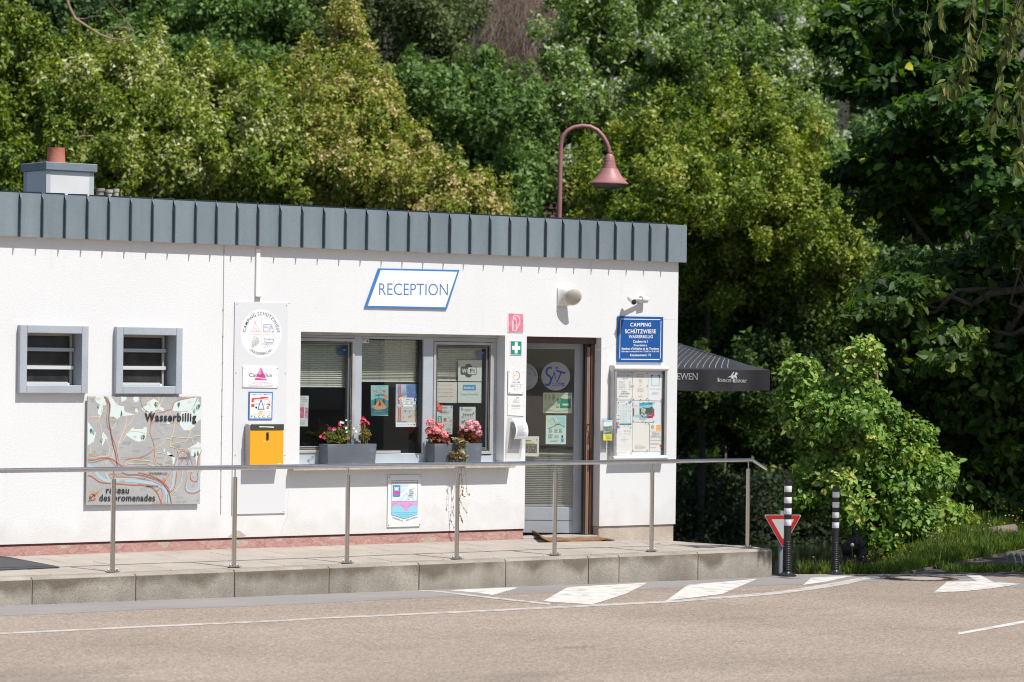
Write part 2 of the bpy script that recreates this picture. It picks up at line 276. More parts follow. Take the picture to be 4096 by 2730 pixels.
# ------------------------------------------------------------------ mesh builder
class MB:
    def __init__(s): s.v = []; s.f = []; s.m = []; s.mats = []
    def mi(s, mat):
        if mat not in s.mats: s.mats.append(mat)
        return s.mats.index(mat)
    def add(s, verts, faces, mat):
        k = len(s.v); s.v += [tuple(map(float, p)) for p in verts]; i = s.mi(mat)
        for f in faces: s.f.append(tuple(k + j for j in f)); s.m.append(i)
        return s
    def quad(s, a, b, c, d, mat): return s.add([a, b, c, d], [(0, 1, 2, 3)], mat)
    def box(s, x0, x1, y0, y1, z0, z1, mat):
        x0, x1 = min(x0, x1), max(x0, x1); y0, y1 = min(y0, y1), max(y0, y1); z0, z1 = min(z0, z1), max(z0, z1)
        v = [(x0, y0, z0), (x1, y0, z0), (x1, y1, z0), (x0, y1, z0), (x0, y0, z1), (x1, y0, z1), (x1, y1, z1), (x0, y1, z1)]
        return s.add(v, [(0, 3, 2, 1), (4, 5, 6, 7), (0, 1, 5, 4), (1, 2, 6, 5), (2, 3, 7, 6), (3, 0, 4, 7)], mat)
    def hexa(s, v, mat):   # 8 corners, bottom 4 then top 4
        return s.add(v, [(0, 3, 2, 1), (4, 5, 6, 7), (0, 1, 5, 4), (1, 2, 6, 5), (2, 3, 7, 6), (3, 0, 4, 7)], mat)
    def prism(s, poly, off, mat):   # poly: list of 3d points, off: extrusion vector
        n = len(poly); a = [tuple(p) for p in poly]; b = [tuple(np.array(p) + np.array(off)) for p in poly]
        fs = [tuple(range(n))[::-1], tuple(range(n, 2 * n))] + [(i, (i + 1) % n, n + (i + 1) % n, n + i) for i in range(n)]
        return s.add(a + b, fs, mat)
    def tube(s, pts, rad, mat, seg=10, caps=True):
        pts = [np.array(p, float) for p in pts]; n = len(pts)
        if not hasattr(rad, '__len__'): rad = [rad] * n
        vs = []; prev = None
        for i, p in enumerate(pts):
            t = pts[min(i + 1, n - 1)] - pts[max(i - 1, 0)]; t = t / (np.linalg.norm(t) + 1e-9)
            if prev is None:
                a = np.array([0, 0, 1.0]) if abs(t[2]) < 0.9 else np.array([1.0, 0, 0])
                u = np.cross(t, a)
            else: u = prev - t * np.dot(prev, t)
            u /= np.linalg.norm(u) + 1e-9; w = np.cross(t, u); prev = u
            for k in range(seg):
                a = 2 * math.pi * k / seg; vs.append(p + rad[i] * (math.cos(a) * u + math.sin(a) * w))
        fs = [(i * seg + k, i * seg + (k + 1) % seg, (i + 1) * seg + (k + 1) % seg, (i + 1) * seg + k) for i in range(n - 1) for k in range(seg)]
        if caps: fs += [tuple(range(seg))[::-1], tuple(range((n - 1) * seg, n * seg))]
        return s.add(vs, fs, mat)
    def lathe(s, prof, c, mat, seg=20, axis=None):   # prof: (radius, height)
        rot = Quaternion() if axis is None else Vector((0, 0, 1)).rotation_difference(Vector(axis))
        vs = []
        for r, z in prof:
            for k in range(seg):
                a = 2 * math.pi * k / seg; v = rot @ Vector((r * math.cos(a), r * math.sin(a), z)); vs.append((c[0] + v.x, c[1] + v.y, c[2] + v.z))
        n = len(prof)
        fs = [(i * seg + k, i * seg + (k + 1) % seg, (i + 1) * seg + (k + 1) % seg, (i + 1) * seg + k) for i in range(n - 1) for k in range(seg)]
        fs += [tuple(range(seg))[::-1], tuple(range((n - 1) * seg, n * seg))]
        return s.add(vs, fs, mat)
    def hull(s, pts, mat):
        bm = bmesh.new()
        for p in pts: bm.verts.new(p)
        r = bmesh.ops.convex_hull(bm, input=bm.verts[:]); bm.verts.index_update()
        ver = [v.co[:] for v in bm.verts]; fs = [tuple(v.index for v in f.verts) for f in bm.faces]; bm.free()
        return s.add(ver, fs, mat)
    def build(s, name, parent=None, bevel=0.0, smooth=None, loc=None, kind=None, bseg=1):
        off = np.array(root_loc(parent) if parent else (loc if loc is not None else (0, 0, 0)), float)
        me = bpy.data.meshes.new(name)
        me.from_pydata([tuple(np.array(p) - off) for p in s.v], [], s.f)
        for m in s.mats: me.materials.append(m)
        me.polygons.foreach_set('material_index', s.m)
        if bevel:
            bm = bmesh.new(); bm.from_mesh(me)
            bmesh.ops.remove_doubles(bm, verts=bm.verts[:], dist=1e-5)
            es = [e for e in bm.edges if len(e.link_faces) == 2 and e.calc_face_angle(0) > 0.5]
            try: bmesh.ops.bevel(bm, geom=es, offset=bevel, segments=bseg, profile=0.5, affect='EDGES', clamp_overlap=True)
            except Exception: pass
            bm.to_mesh(me); bm.free()
        if smooth is not None:
            me.shade_smooth(); me.set_sharp_from_angle(angle=math.radians(smooth))
        me.update()
        o = bpy.data.objects.new(name, me); col.objects.link(o)
        if parent: o.parent = parent
        elif loc is not None: o.location = loc
        if kind: o['kind'] = kind
        return o
def root_loc(o):
    while o.parent: o = o.parent
    return tuple(o.location)
def tag(o, label, cat, group=None):
    o['label'] = label; o['category'] = cat
    if group: o['group'] = group
    return o
def thing(name, label, cat, loc, group=None):
    o = bpy.data.objects.new(name, None); o.empty_display_size = 0.1; col.objects.link(o); o.location = tuple(map(float, loc))
    return tag(o, label, cat, group)
GROUPS_ = []
def part_empty(name, parent):
    o = bpy.data.objects.new(name, None); col.objects.link(o); o.parent = parent; GROUPS_.append((o, name)); return o
def promote():
    """the main mesh of each compound part becomes the part itself, its other meshes its sub-parts"""
    for o, name in GROUPS_:
        ch = list(o.children); par = o.parent; lab = o.get('label')
        main = next((c for k in ('box_frame', 'frame', 'leaf', 'body', 'tube') for c in ch if c.name.split('.')[0] == k), ch[0])
        bpy.data.objects.remove(o); main.parent = par; main.name = name; main.data.name = name
        if lab: main['label'] = lab
        for c in ch:
            if c is not main: c.parent = main
def copy_tree(o, loc=None, parent=None):
    c = o.copy(); col.objects.link(c)
    if parent: c.parent = parent
    if loc is not None: c.location = tuple(map(float, loc))
    for ch in list(o.children): copy_tree(ch, None, c)
    return c

# ------------------------------------------------------------------ lettering: outlines of the built-in font, laid flat on real planes
GC = {}
def glyph(ch, bold=0.0):
    k = (ch, bold)
    if k in GC: return GC[k]
    def mk(body):
        cu = bpy.data.curves.new('g', 'FONT'); cu.body = body; cu.size = 1; cu.resolution_u = 3; cu.offset = bold; cu.fill_mode = 'FRONT'
        ob = bpy.data.objects.new('g', cu); col.objects.link(ob)
        dg = bpy.context.evaluated_depsgraph_get(); me = bpy.data.meshes.new_from_object(ob.evaluated_get(dg))
        v = np.array([p.co[:2] for p in me.vertices]) if len(me.vertices) else np.zeros((0, 2))
        f = [tuple(p.vertices) for p in me.polygons]
        bpy.data.objects.remove(ob); bpy.data.curves.remove(cu); bpy.data.meshes.remove(me); return v, f
    if ('base', 0) not in GC:
        v, _ = mk('II'); GC[('base', 0)] = (v[:, 0].max() - v[:, 0].min())
    if ch == ' ': GC[k] = (np.zeros((0, 2)), [], 0.32); return GC[k]
    v, f = mk(ch); w, _ = mk('I' + ch + 'I')
    adv = (w[:, 0].max() - w[:, 0].min()) - GC[('base', 0)]
    GC[k] = (v, f, max(adv, 0.1)); return GC[k]
CAPH = 0.729
def run(s, bold=0.0, serif=False, track=0.0):
    """2d verts, faces of a word at size 1, plus its width"""
    V = []; F = []; x = 0.0
    for ch in s:
        v, f, a = glyph(ch, bold)
        if len(v):
            if serif:
                ext = []
                for top in (False, True):
                    yy = v[:, 1].max() if top else 0.0
                    if top and yy < 0.5: continue
                    sel = np.sort(v[np.abs(v[:, 1] - yy) < 0.012 + abs(bold), 0])
                    if not top and v[:, 1].min() < -0.02 - abs(bold) and ch not in 'pqyjg,;Q': continue
                    if len(sel) < 2: continue
                    cl = [[sel[0], sel[0]]]
                    for q in sel[1:]:
                        if q - cl[-1][1] < 0.13: cl[-1][1] = q
                        else: cl.append([q, q])
                    for a0, a1 in cl:
                        if a1 - a0 < 0.25 and ch not in '.,:;-': ext.append((a0 - 0.055, a1 + 0.055, yy - 0.045 if top else -0.005, yy + 0.005 if top else 0.04))
                for (a0, a1, b0, b1) in ext:
                    k = len(V); V += [(x + a0, b0), (x + a1, b0), (x + a1, b1), (x + a0, b1)]; F.append((k, k + 1, k + 2, k + 3))
            k = len(V); V += [(x + p[0], p[1]) for p in v]; F += [tuple(k + j for j in g) for g in f]
        x += a + track
    return np.array(V) if V else np.zeros((0, 2)), F, x - track

class Draw:
    """flat print on a real plane. o: origin, u: unit vector to the right, w: unit up, n: unit normal towards the viewer; q: region transform"""
    def __init__(s, q, o, u=(1, 0, 0), w=(0, 0, 1), n=(0, -1, 0), step=0.00006):
        s.q = q; s.o = np.array(o, float); s.u = np.array(u, float); s.w = np.array(w, float); s.n = np.array(n, float)
        s.mb = MB(); s.L = 1; s.step = step
    def uv(s, x, y):
        d = ray(*s.q(x, y)); t = np.dot(s.o - CAM, s.n) / np.dot(d, s.n); p = CAM + d * t - s.o
        return np.array([np.dot(p, s.u), np.dot(p, s.w)])
    def put(s, vs, fs, c):
        mat = c if not isinstance(c, tuple) else flat(c, 0.55)
        h = s.L * s.step; s.L += 1
        s.mb.add([s.o + s.u * a + s.w * b + s.n * h for a, b in vs], fs, mat)
    def poly(s, pts, c):
        s.put([s.uv(*p) for p in pts], [tuple(range(len(pts)))], c)
    def rect(s, x0, y0, x1, y1, c):
        a = s.uv(x0, y0); b = s.uv(x1, y1); s.rectw(a[0], a[1], b[0], b[1], c)
    def rectw(s, u0, v0, u1, v1, c):
        if u0 > u1: u0, u1 = u1, u0
        if v0 > v1: v0, v1 = v1, v0
        s.put([(u0, v0), (u1, v0), (u1, v1), (u0, v1)], [(0, 1, 2, 3)], c)
    def line(s, pts, wpx, c, smooth=False, closed=False):
        """stroke of width wpx (photo pixels of the region) as one strip"""
        p = np.array([s.uv(*a) for a in pts])
        if smooth and len(p) > 2:
            q = [p[0]]
            for i in range(len(p) - 1):
                p0 = p[max(i - 1, 0)]; p1 = p[i]; p2 = p[i + 1]; p3 = p[min(i + 2, len(p) - 1)]
                for t in (0.25, 0.5, 0.75, 1.0):
                    q.append(0.5 * ((2 * p1) + (-p0 + p2) * t + (2 * p0 - 5 * p1 + 4 * p2 - p3) * t * t + (-p0 + 3 * p1 - 3 * p2 + p3) * t ** 3))
            p = np.array(q)
        a = s.uv(*pts[0]); b = s.uv(pts[0][0], pts[0][1] + wpx); hw = np.linalg.norm(b - a) / 2
        if closed: p = np.vstack([p, p[:1]])
        s.stroke(p, hw, c)
    def stroke(s, p, hw, c):
        p = np.array(p); n = len(p); d = np.zeros_like(p)
        d[1:-1] = p[2:] - p[:-2]; d[0] = p[1] - p[0]; d[-1] = p[-1] - p[-2]
        if np.linalg.norm(p[0] - p[-1]) < 1e-6 and n > 3: d[0] = d[-1] = p[1] - p[-2]
        d /= (np.linalg.norm(d, axis=1)[:, None] + 1e-9); nn = np.stack([-d[:, 1], d[:, 0]], 1) * hw
        vs = np.vstack([p + nn, p - nn]); s.put(vs, [(i, n + i, n + i + 1, i + 1) for i in range(n - 1)], c)
    def disc(s, x, y, rpx, c, seg=28, rv=None, a0=0, a1=2 * math.pi):
        o = s.uv(x, y); r = np.linalg.norm(s.uv(x, y + rpx) - o)
        s.put([(o[0] + r * math.cos(a0 + (a1 - a0) * k / seg), o[1] + (rv or 1) * r * math.sin(a0 + (a1 - a0) * k / seg)) for k in range(seg)], [tuple(range(seg))], c)
    def ring(s, x, y, rpx, wpx, c, seg=32, a0=0, a1=2 * math.pi):
        o = s.uv(x, y); r = np.linalg.norm(s.uv(x, y + rpx) - o); h = np.linalg.norm(s.uv(x, y + wpx) - o) / 2
        s.stroke([(o[0] + r * math.cos(a0 + (a1 - a0) * k / seg), o[1] + r * math.sin(a0 + (a1 - a0) * k / seg)) for k in range(seg + 1)], h, c)
    def text(s, t, x0, x1, yb, yc, c, bold=0.0, serif=False, yb1=None, shear=0.0, track=0.0):
        """word between x0 and x1 on the baseline yb (yb1 at its right end), capitals up to yc"""
        a = s.uv(x0, yb); b = s.uv(x1, yb if yb1 is None else yb1); h = (s.uv(x0, yc) - a)[1]
        V, F, w = run(t, bold, serif, track)
        if not len(V): return
        e = (b - a); sx = 1.0 / (V[:, 0].max() - V[:, 0].min()); sy = h / CAPH; m = V[:, 0].min()
        s.put([a + e * (p[0] - m) * sx + np.array([shear * p[1] * sy, p[1] * sy]) for p in V], F, c)
    def arc(s, t, x, y, rpx, hpx, c, mid=math.pi / 2, span=math.pi, bold=0.0, inner=False):
        """letters round a circle; mid: angle of the middle, span: angle covered; inner: read along the bottom"""
        o = s.uv(x, y); r = np.linalg.norm(s.uv(x, y + rpx) - o); h = np.linalg.norm(s.uv(x, y + hpx) - o); sc_ = h / CAPH
        W = [glyph(ch, bold)[2] for ch in t]; tot = sum(W); acc = 0; V = []; F = []
        k_ = span * r / (tot * sc_)
        for ch, w in zip(t, W):
            v, f, _ = glyph(ch, bold); fr = (acc + w / 2) / tot - 0.5; acc += w
            if not len(v): continue
            ang = mid - fr * span if not inner else mid + fr * span
            rad = np.array([math.cos(ang), math.sin(ang)]); tan = np.array([math.sin(ang), -math.cos(ang)])
            if inner: tan = -tan; rad2 = -rad
            else: rad2 = rad
            base = o + rad * r; k = len(V)
            V += [base + tan * (p[0] - w / 2) * sc_ * k_ + rad2 * p[1] * sc_ for p in v]; F += [tuple(k + j for j in g) for g in f]
        s.put(V, F, c)
    def scribble(s, x0, y0, x1, y1, n, c, h=0.45, fill=0.9):
        """lines of unreadably small print"""
        st = (y1 - y0) / n
        for i in range(n):
            y = y0 + st * i; e = x1 - (x1 - x0) * random.choice([0, 0.05, 0.25, 0.1]) * (1 if fill < 1 else 0); x = x0
            V = []; F = []
            while x < e - 1:
                w = random.uniform(1.2, 4.0) * st * 0.5; w = min(w, e - x); a = s.uv(x, y + st * h); b = s.uv(x + w, y); k = len(V)
                V += [(a[0], a[1]), (b[0], a[1]), (b[0], b[1]), (a[0], b[1])]; F.append((k, k + 1, k + 2, k + 3)); x += w + st * 0.35
            if V: s.put(V, F, c)
    def build(s, parent, name='print'):
        return s.mb.build(name, parent)
# ================================================================== SETTING: road, gutter, markings, ground, river, hill
def lay(o, lift):
    """cut a painted sheet where the road changes its fall, and press it onto the surface"""
    bm = bmesh.new(); bm.from_mesh(o.data)
    for x in (0.2,): bmesh.ops.bisect_plane(bm, geom=bm.verts[:] + bm.edges[:] + bm.faces[:], dist=1e-5, plane_co=(x, 0, 0), plane_no=(1, 0, 0))
    for v in bm.verts: v.co.z = zg(v.co.x, v.co.y) + lift
    bmesh.ops.triangulate(bm, faces=[f for f in bm.faces if len(f.verts) > 4])
    bm.to_mesh(o.data); bm.free(); return o
def sheet(name, pts, mat, lift, kind='structure', z=None, parent=None):
    b = MB(); b.add([(p[0], p[1], (zg(p[0], p[1]) if z is None else z) + lift) for p in pts], [tuple(range(len(pts)))], mat)
    return lay(b.build(name, parent, kind=kind if parent is None else None), lift)
# road surface as a grid following its fall to the right
EDGE = [tuple(G(px, 2297.5)[:2]) for px in (3150, 3300, 3500, 3700, 3900, 4100, 4400, 4900, 5600)]
print('edge', np.round(EDGE, 2))
def road_grid():
    b = MB(); xs = np.concatenate([np.linspace(-90, -10, 5), [-8, -6, -4, -2, -0.6, -0.25, -0.15, 0.2, .3, .9, 1.5, 2.1, 2.8, 3.2, 3.7, 4.3, 5, 6, 8, 11, 14]]); 
    n = len(xs); vs = []; fs = []
    # far border: follows the kerb line, then the edge where the bank starts
    def yfar(x):
        if x < -0.2: return -1.65
        pts = [(-0.2, -1.65)] + EDGE
        return float(np.interp(x, [p[0] for p in pts], [p[1] for p in pts]))
    rows = [-90, -45, -20, -12, -8, -5]
    for x in xs:
        for y in rows + [yfar(x)]: vs.append((x, y, zg(x, y)))
    m = len(rows) + 1
    for i in range(n - 1):
        for j in range(m - 1): fs.append((i * m + j, (i + 1) * m + j, (i + 1) * m + j + 1, i * m + j + 1))
    b.add(vs, fs, M['road']); return b.build('road', kind='structure')
road_grid()

def ground_z(r, d):
    """terrain height at r right, d forward of the camera"""
    q = CAM[:2] + RTH * r + FWH * d
    z = zg(q[0], q[1]) - 0.05
    ds_ = 31.95 if r > 2.0 else 40.0
    if d > ds_:                      # bank falling to the river
        z2 = zg(*(CAM[:2] + RTH * r + FWH * ds_)) - 0.05
        k = min(1, (d - ds_) / 8); z = z2 - k * 2.2
    if d > 62: z = min(-1.95 + (d - 62) * .8, -1.2) + 0.1 * math.sin(r)
    if d > 71: z = -1.2 + (d - 71) * 1.05 + 0.4 * math.sin(r * 0.5 + d * 0.3)
    if d > 110: z = 39.2 + (d - 110) * 0.1
    return max(z, -2.7)
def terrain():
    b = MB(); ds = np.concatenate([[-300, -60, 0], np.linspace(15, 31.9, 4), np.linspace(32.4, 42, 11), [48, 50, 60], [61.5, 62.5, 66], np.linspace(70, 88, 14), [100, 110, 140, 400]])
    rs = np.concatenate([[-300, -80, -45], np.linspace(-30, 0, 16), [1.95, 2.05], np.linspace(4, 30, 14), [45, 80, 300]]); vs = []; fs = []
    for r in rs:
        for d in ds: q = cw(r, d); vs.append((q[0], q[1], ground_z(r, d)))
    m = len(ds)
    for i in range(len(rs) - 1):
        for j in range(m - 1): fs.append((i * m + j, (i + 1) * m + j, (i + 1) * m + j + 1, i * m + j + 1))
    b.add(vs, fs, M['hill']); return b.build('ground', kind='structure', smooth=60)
terrain()
def water():
    m, nt, b = nodes_mat('river_water'); N = nt.nodes; L = nt.links
    b.inputs['Base Color'].default_value = (0.012, 0.018, 0.009, 1); b.inputs['Roughness'].default_value = 0.09
    tc = N.new('ShaderNodeTexCoord'); n = N.new('ShaderNodeTexNoise'); n.inputs['Scale'].default_value = 3; n.inputs['Detail'].default_value = 4
    L.new(tc.outputs['Object'], n.inputs['Vector']); bp = N.new('ShaderNodeBump'); bp.inputs['Strength'].default_value = 0.10; bp.inputs['Distance'].default_value = 0.03
    L.new(n.outputs['Fac'], bp.inputs['Height']); L.new(bp.outputs[0], b.inputs['Normal'])
    a = cw(-200, 38, -1.9); c = cw(200, 38, -1.9); d = cw(200, 63, -1.9); e = cw(-200, 63, -1.9)
    MB().quad(a, c, d, e, m).build('river', kind='structure')
water()

# gutter strip of smooth grey asphalt and the painted markings (all follow the road surface)
def gpoly(q, pts): return [G(*q(*p)) for p in pts]
def strip(name, q, lo, hi, mat, lift):
    """band between two point rows, subdivided, on the road"""
    b = MB(); vs = []
    for A, B_ in zip(lo, hi):
        for (qq, x, y) in (A, B_): p = G(*qq(x, y)); vs.append((p[0], p[1], zg(p[0], p[1]) + lift))
    b.add(vs, [(2 * i, 2 * i + 2, 2 * i + 3, 2 * i + 1) for i in range(len(lo) - 1)], mat); return lay(b.build(name, kind='structure'), lift)
gl = [(U6, -400, 1125), (U6, 0, 1101), (U6, 550, 1080), (U6, 1100, 1052), (U7, 0, 935), (U7, 1000, 886), (U7, 1600, 852), (U7, 2353, 826), (U4, 100, 1300), (U4, 500, 1290), (U4, 1100, 1268), (U4, 1500, 1252), (U4, 1900, 1236), (U4, 2350, 1228), (U5, 1700, 1221), (U5, 2269, 1300)]
gu = [(U6, -400, 1020), (U6, 0, 1012), (U6, 550, 985), (U6, 1100, 962), (U7, 0, 838), (U7, 1000, 808), (U7, 1600, 785), (U7, 2353, 758), (U4, 100, 1232), (U4, 500, 1210), (U4, 1100, 1182), (U4, 1500, 1182), (U4, 1900, 1172), (U4, 2350, 1168), (U5, 1700, 1148), (U5, 2269, 1250)]
strip('gutter_strip', None, gl, gu, M['gutter'], 0.0012)
def gline(name, rows, lift=0.0024, parent=None, mat=None):
    lo = [(q, x, y + w / 2) for q, x, y, w in rows]; hi = [(q, x, y - w / 2) for q, x, y, w in rows]
    return strip(name, None, lo, hi, mat or M['marking'], lift)
gline('road_marking', [(U6, -200, 1262, 14), (U6, 0, 1253, 14), (U6, 600, 1225, 14), (U6, 1200, 1196, 14), (U6, 2353, 1146, 14), (U7, 600, 1027, 13), (U7, 1200, 1000, 13), (U7, 1800, 972, 14), (U7, 2353, 946, 15), (U4, 0, 1427, 20), (U4, 300, 1403, 21), (U4, 600, 1380, 23), (U4, 1000, 1345, 27), (U4, 1250, 1308, 32), (U4, 1400, 1286, 36), (U4, 1650, 1242, 38), (U4, 1850, 1195, 30), (U4, 1960, 1178, 16)], mat=M['marking_faint'])
gline('road_marking', [(U7, 1290, 808, 3), (U7, 1500, 820, 10), (U7, 1700, 845, 13), (U7, 2000, 880, 13), (U7, 2353, 918, 13)], 0.0028, mat=M['marking_faint'])
def gmark(q, pts, lift=0.0024):
    sheet('road_marking', gpoly(q, pts), M['marking'], lift)
gmark(U7, [(1555, 810), (1760, 826), (1905, 848), (2110, 787), (1900, 792)])
gmark(H, [(1247, 1383), (1305, 1350), (1488, 1340), (1440, 1365), (1362, 1390)], 0.0030)
gmark(H, [(1530, 1382), (1581, 1345), (1741, 1331), (1660, 1366)], 0.0030)
gmark(U4, [(1205, 1276), (1283, 1205), (1690, 1187), (1420, 1243)], 0.0030)
gmark(U5, [(1605, 1147), (1770, 1147), (1925, 1227), (1750, 1222)], 0.0030)
gmark(U5, [(1235, 1350), (1392, 1222), (1750, 1218), (2243, 1246), (1900, 1300), (1600, 1330)], 0.0036)
gline('road_marking', [(H, 2202, 1457, 5), (H, 2352, 1430, 6), (H, 2500, 1403, 7)])

# ------------------------------------------------------------------ raised walkway: slabs and kerb stones
walkway = bpy.data.objects.new('walkway', None); col.objects.link(walkway); walkway['kind'] = 'structure'
KY = -1.76; KT = -1.76 + 0.20
def right_edge(y):       # x of the platform's end at depth y
    return -0.18 + (y + 1.76) / 1.76 * 0.19
b = MB()
n = 12
for i in range(n):       # base under the slabs
    y0 = KT + (0.2 - KT) * i / n; y1 = KT + (0.2 - KT) * (i + 1) / n
    b.hexa([(-14, y0, -0.45), (right_edge(y0) - 0.01, y0, -0.45), (right_edge(y1) - 0.01, y1, -0.45), (-14, y1, -0.45),
            (-14, y0, -0.19), (right_edge(y0) - 0.01, y0, -0.19), (right_edge(y1) - 0.01, y1, -0.19), (-14, y1, -0.19)], M['cement'])
b.build('sub_base', walkway)
# slabs
sw, sd = 0.60, 0.44
def slab(x0, x1, y0, y1):
    def cx(x, y): return min(x, right_edge(y) - 0.006)
    b = MB(); g = 0.004; dz = random.uniform(-0.0015, 0.0015)
    c = [(cx(x0 + g, y0), y0 + g), (cx(x1 - g, y0), y0 + g), (cx(x1 - g, y1), y1 - g), (cx(x0 + g, y1), y1 - g)]
    b.hexa([(x, y, walk_z(x, y) - 0.11) for x, y in c] + [(x, y, walk_z(x, y) + dz - 0.001) for x, y in c], M['slab'])
    b.build('paving_slab', walkway, bevel=0.004)
yrow = [KT + 0.004 + i * 0.445 for i in range(4)]
for r, y0 in enumerate(yrow):
    y1 = min(y0 + 0.445, 0.22); x = -10.2 - (0.3 if r % 2 else 0)
    while x < 0.3:
        if x < right_edge(y0) - 0.05: slab(x, x + sw, y0, y1)
        x += sw
MB().box(-14, -10.6, KT, 0.2, -0.2, -0.052, M['slab']).build('paving', walkway)
# kerb stones
jx = [P(*a, Y=KY)[0] for a in [U6(275, 850), U6(1160, 850), U6(2005, 850), U7(620, 700), U7(1325, 700), U7(2005, 700), U3(925, 1400), U3(1245, 1400), U3(2070, 1400)]]
edges_ = [-14, -12.0, -10.4] + jx + [-0.18]
print('kerb joints', np.round(edges_, 2))
for i, (a, c) in enumerate(zip(edges_[:-1], edges_[1:])):
    b = MB(); g = 0.006; dz = random.uniform(-0.002, 0.002); dy = random.uniform(-0.003, 0.003)
    prof = [(KY + dy, -0.42), (KY + dy, -0.022 + dz), (KY + 0.02 + dy, -0.001 + dz), (KT, 0.0 + dz), (KT, -0.42)]
    pl = [(a + g, y, z) for y, z in prof]; b.prism(pl, (c - a - 2 * g, 0, 0), M['kerb'])
    b.build('kerb_stone', walkway, bevel=0.006, smooth=40, bseg=2).location.z = -0.056
MB().box(-14, -0.2, KY + 0.012, KT - 0.01, -0.42, -0.075, flat((.27, .22, .165), .95)).build('joint_mortar', walkway)
MB().box(-14, -0.60, KY - 0.03, KY + 0.01, -0.30, -0.272 + 0.04, flat((0.42, 0.37, 0.31), 0.9)).build('mortar_fillet', walkway) if False else None

# ================================================================== RECEPTION BUILDING
bld = thing('reception_building', 'low flat roofed white stucco reception building edged with blue grey zinc along the roof', 'building', (0, 0, 0))
WX0, WX1 = -14.0, 0.0; WB, WT = 0.105, 2.935; TH = 0.32
win = (-4.84, -2.33, 0.80, 2.105); dor = (-2.05, -1.055, -0.2, 2.10)
def rc(q, x0, y0, x1, y1, Y=0.0):
    a = P(*q(x0, y0), Y=Y); c = P(*q(x1, y1), Y=Y); return (a[0], c[0], c[2], a[2])   # x0,x1,z0,z1
YF = -0.055
s1 = rc(Q2, 160, 97, 690, 637, YF); s2 = rc(Q2, 916, 112, 1428, 642, YF)
print('small windows', np.round(s1, 3), np.round(s2, 3))
sh1 = (s1[0] + 0.05, s1[1] - 0.05, s1[2] + 0.05, s1[3] - 0.05); sh2 = (s2[0] + 0.05, s2[1] - 0.05, s2[2] + 0.05, s2[3] - 0.05)
def wall_holes(b, x0, x1, z0, z1, holes, y0, y1, mat, floor_open=()):
    xs = sorted({x0, x1} | {h[0] for h in holes} | {h[1] for h in holes}); zs = sorted({z0, z1} | {min(max(h[2], z0), z1) for h in holes} | {h[3] for h in holes})
    inh = lambda x, z: any(h[0] < x < h[1] and h[2] < z < h[3] for h in holes)
    for i in range(len(xs) - 1):
        for j in range(len(zs) - 1):
            if inh((xs[i] + xs[i + 1]) / 2, (zs[j] + zs[j + 1]) / 2): continue
            a, c, e, g = xs[i], xs[i + 1], zs[j], zs[j + 1]
            b.quad((a, y0, e), (c, y0, e), (c, y0, g), (a, y0, g), mat); b.quad((c, y1, e), (a, y1, e), (a, y1, g), (c, y1, g), mat)
    for (a, c, e, g) in holes:
        e2 = max(e, z0)
        b.quad((a, y0, e2), (a, y0, g), (a, y1, g), (a, y1, e2), mat); b.quad((c, y0, g), (c, y0, e2), (c, y1, e2), (c, y1, g), mat)
        b.quad((a, y0, g), (c, y0, g), (c, y1, g), (a, y1, g), mat)
        if e > z0: b.quad((a, y1, e), (c, y1, e), (c, y0, e), (a, y0, e), mat)
    b.quad((x0, y0, z0), (x0, y1, z0), (x0, y1, z1), (x0, y0, z1), mat); b.quad((x1, y1, z0), (x1, y0, z0), (x1, y0, z1), (x1, y1, z1), mat)
    # underside
    cuts = sorted([h for h in holes if h[2] < z0], key=lambda h: h[0]); a = x0
    for h in cuts + [(x1, x1, 0, 0)]:
        b.quad((a, y1, z0), (h[0], y1, z0), (h[0], y0, z0), (a, y0, z0), mat); a = h[1]
b = MB(); wall_holes(b, WX0, WX1, WB, WT, [win, dor, sh1, sh2], 0.0, TH, M['stucco'])
b.build('wall', bld)
b = MB(); b.box(WX1 - TH, WX1, TH, 7.0, WB, WT, M['stucco']); b.box(WX0, WX1, 7.0, 7.3, -0.6, WT, M['stucco']); b.build('side_wall', bld)
# plinth: recessed red flaking band left of the door, cement-coloured right of it
b = MB(); b.box(WX0, dor[0] - 0.004, 0.012, TH, -0.06, WB - 0.018, M['plinth']); b.build('plinth', bld, bevel=0.006)
b = MB(); b.box(WX0, dor[0] - 0.004, 0.010, TH - 0.01, WB - 0.018, WB - 0.001, M['plinth_top']); b.build('plinth_lip', bld)
b = MB(); b.box(dor[1] + 0.004, WX1 - 0.012, 0.014, 7.0, -0.2, WB - 0.002, M['cement']); b.build('plinth', bld, bevel=0.006)['label'] = 'bare cement coloured plinth right of the door'
# soffit and parapet
SB = 2.925; FT = 3.333; FY = -0.062
b = MB(); b.box(WX0, WX1 + 0.05, FY + 0.010, 0.0, WT - 0.004, WT + 0.028, M['cream_metal']); b.build('soffit', bld)
b = MB(); b.box(WX0, WX1 + 0.04, FY + 0.012, 0.30, WT + 0.029, FT - 0.012, M['zinc_dark']); b.box(WX0, WX1, 0.3, 7.3, WT + 0.03, 3.20, M['zinc_dark']); b.build('roof', bld)
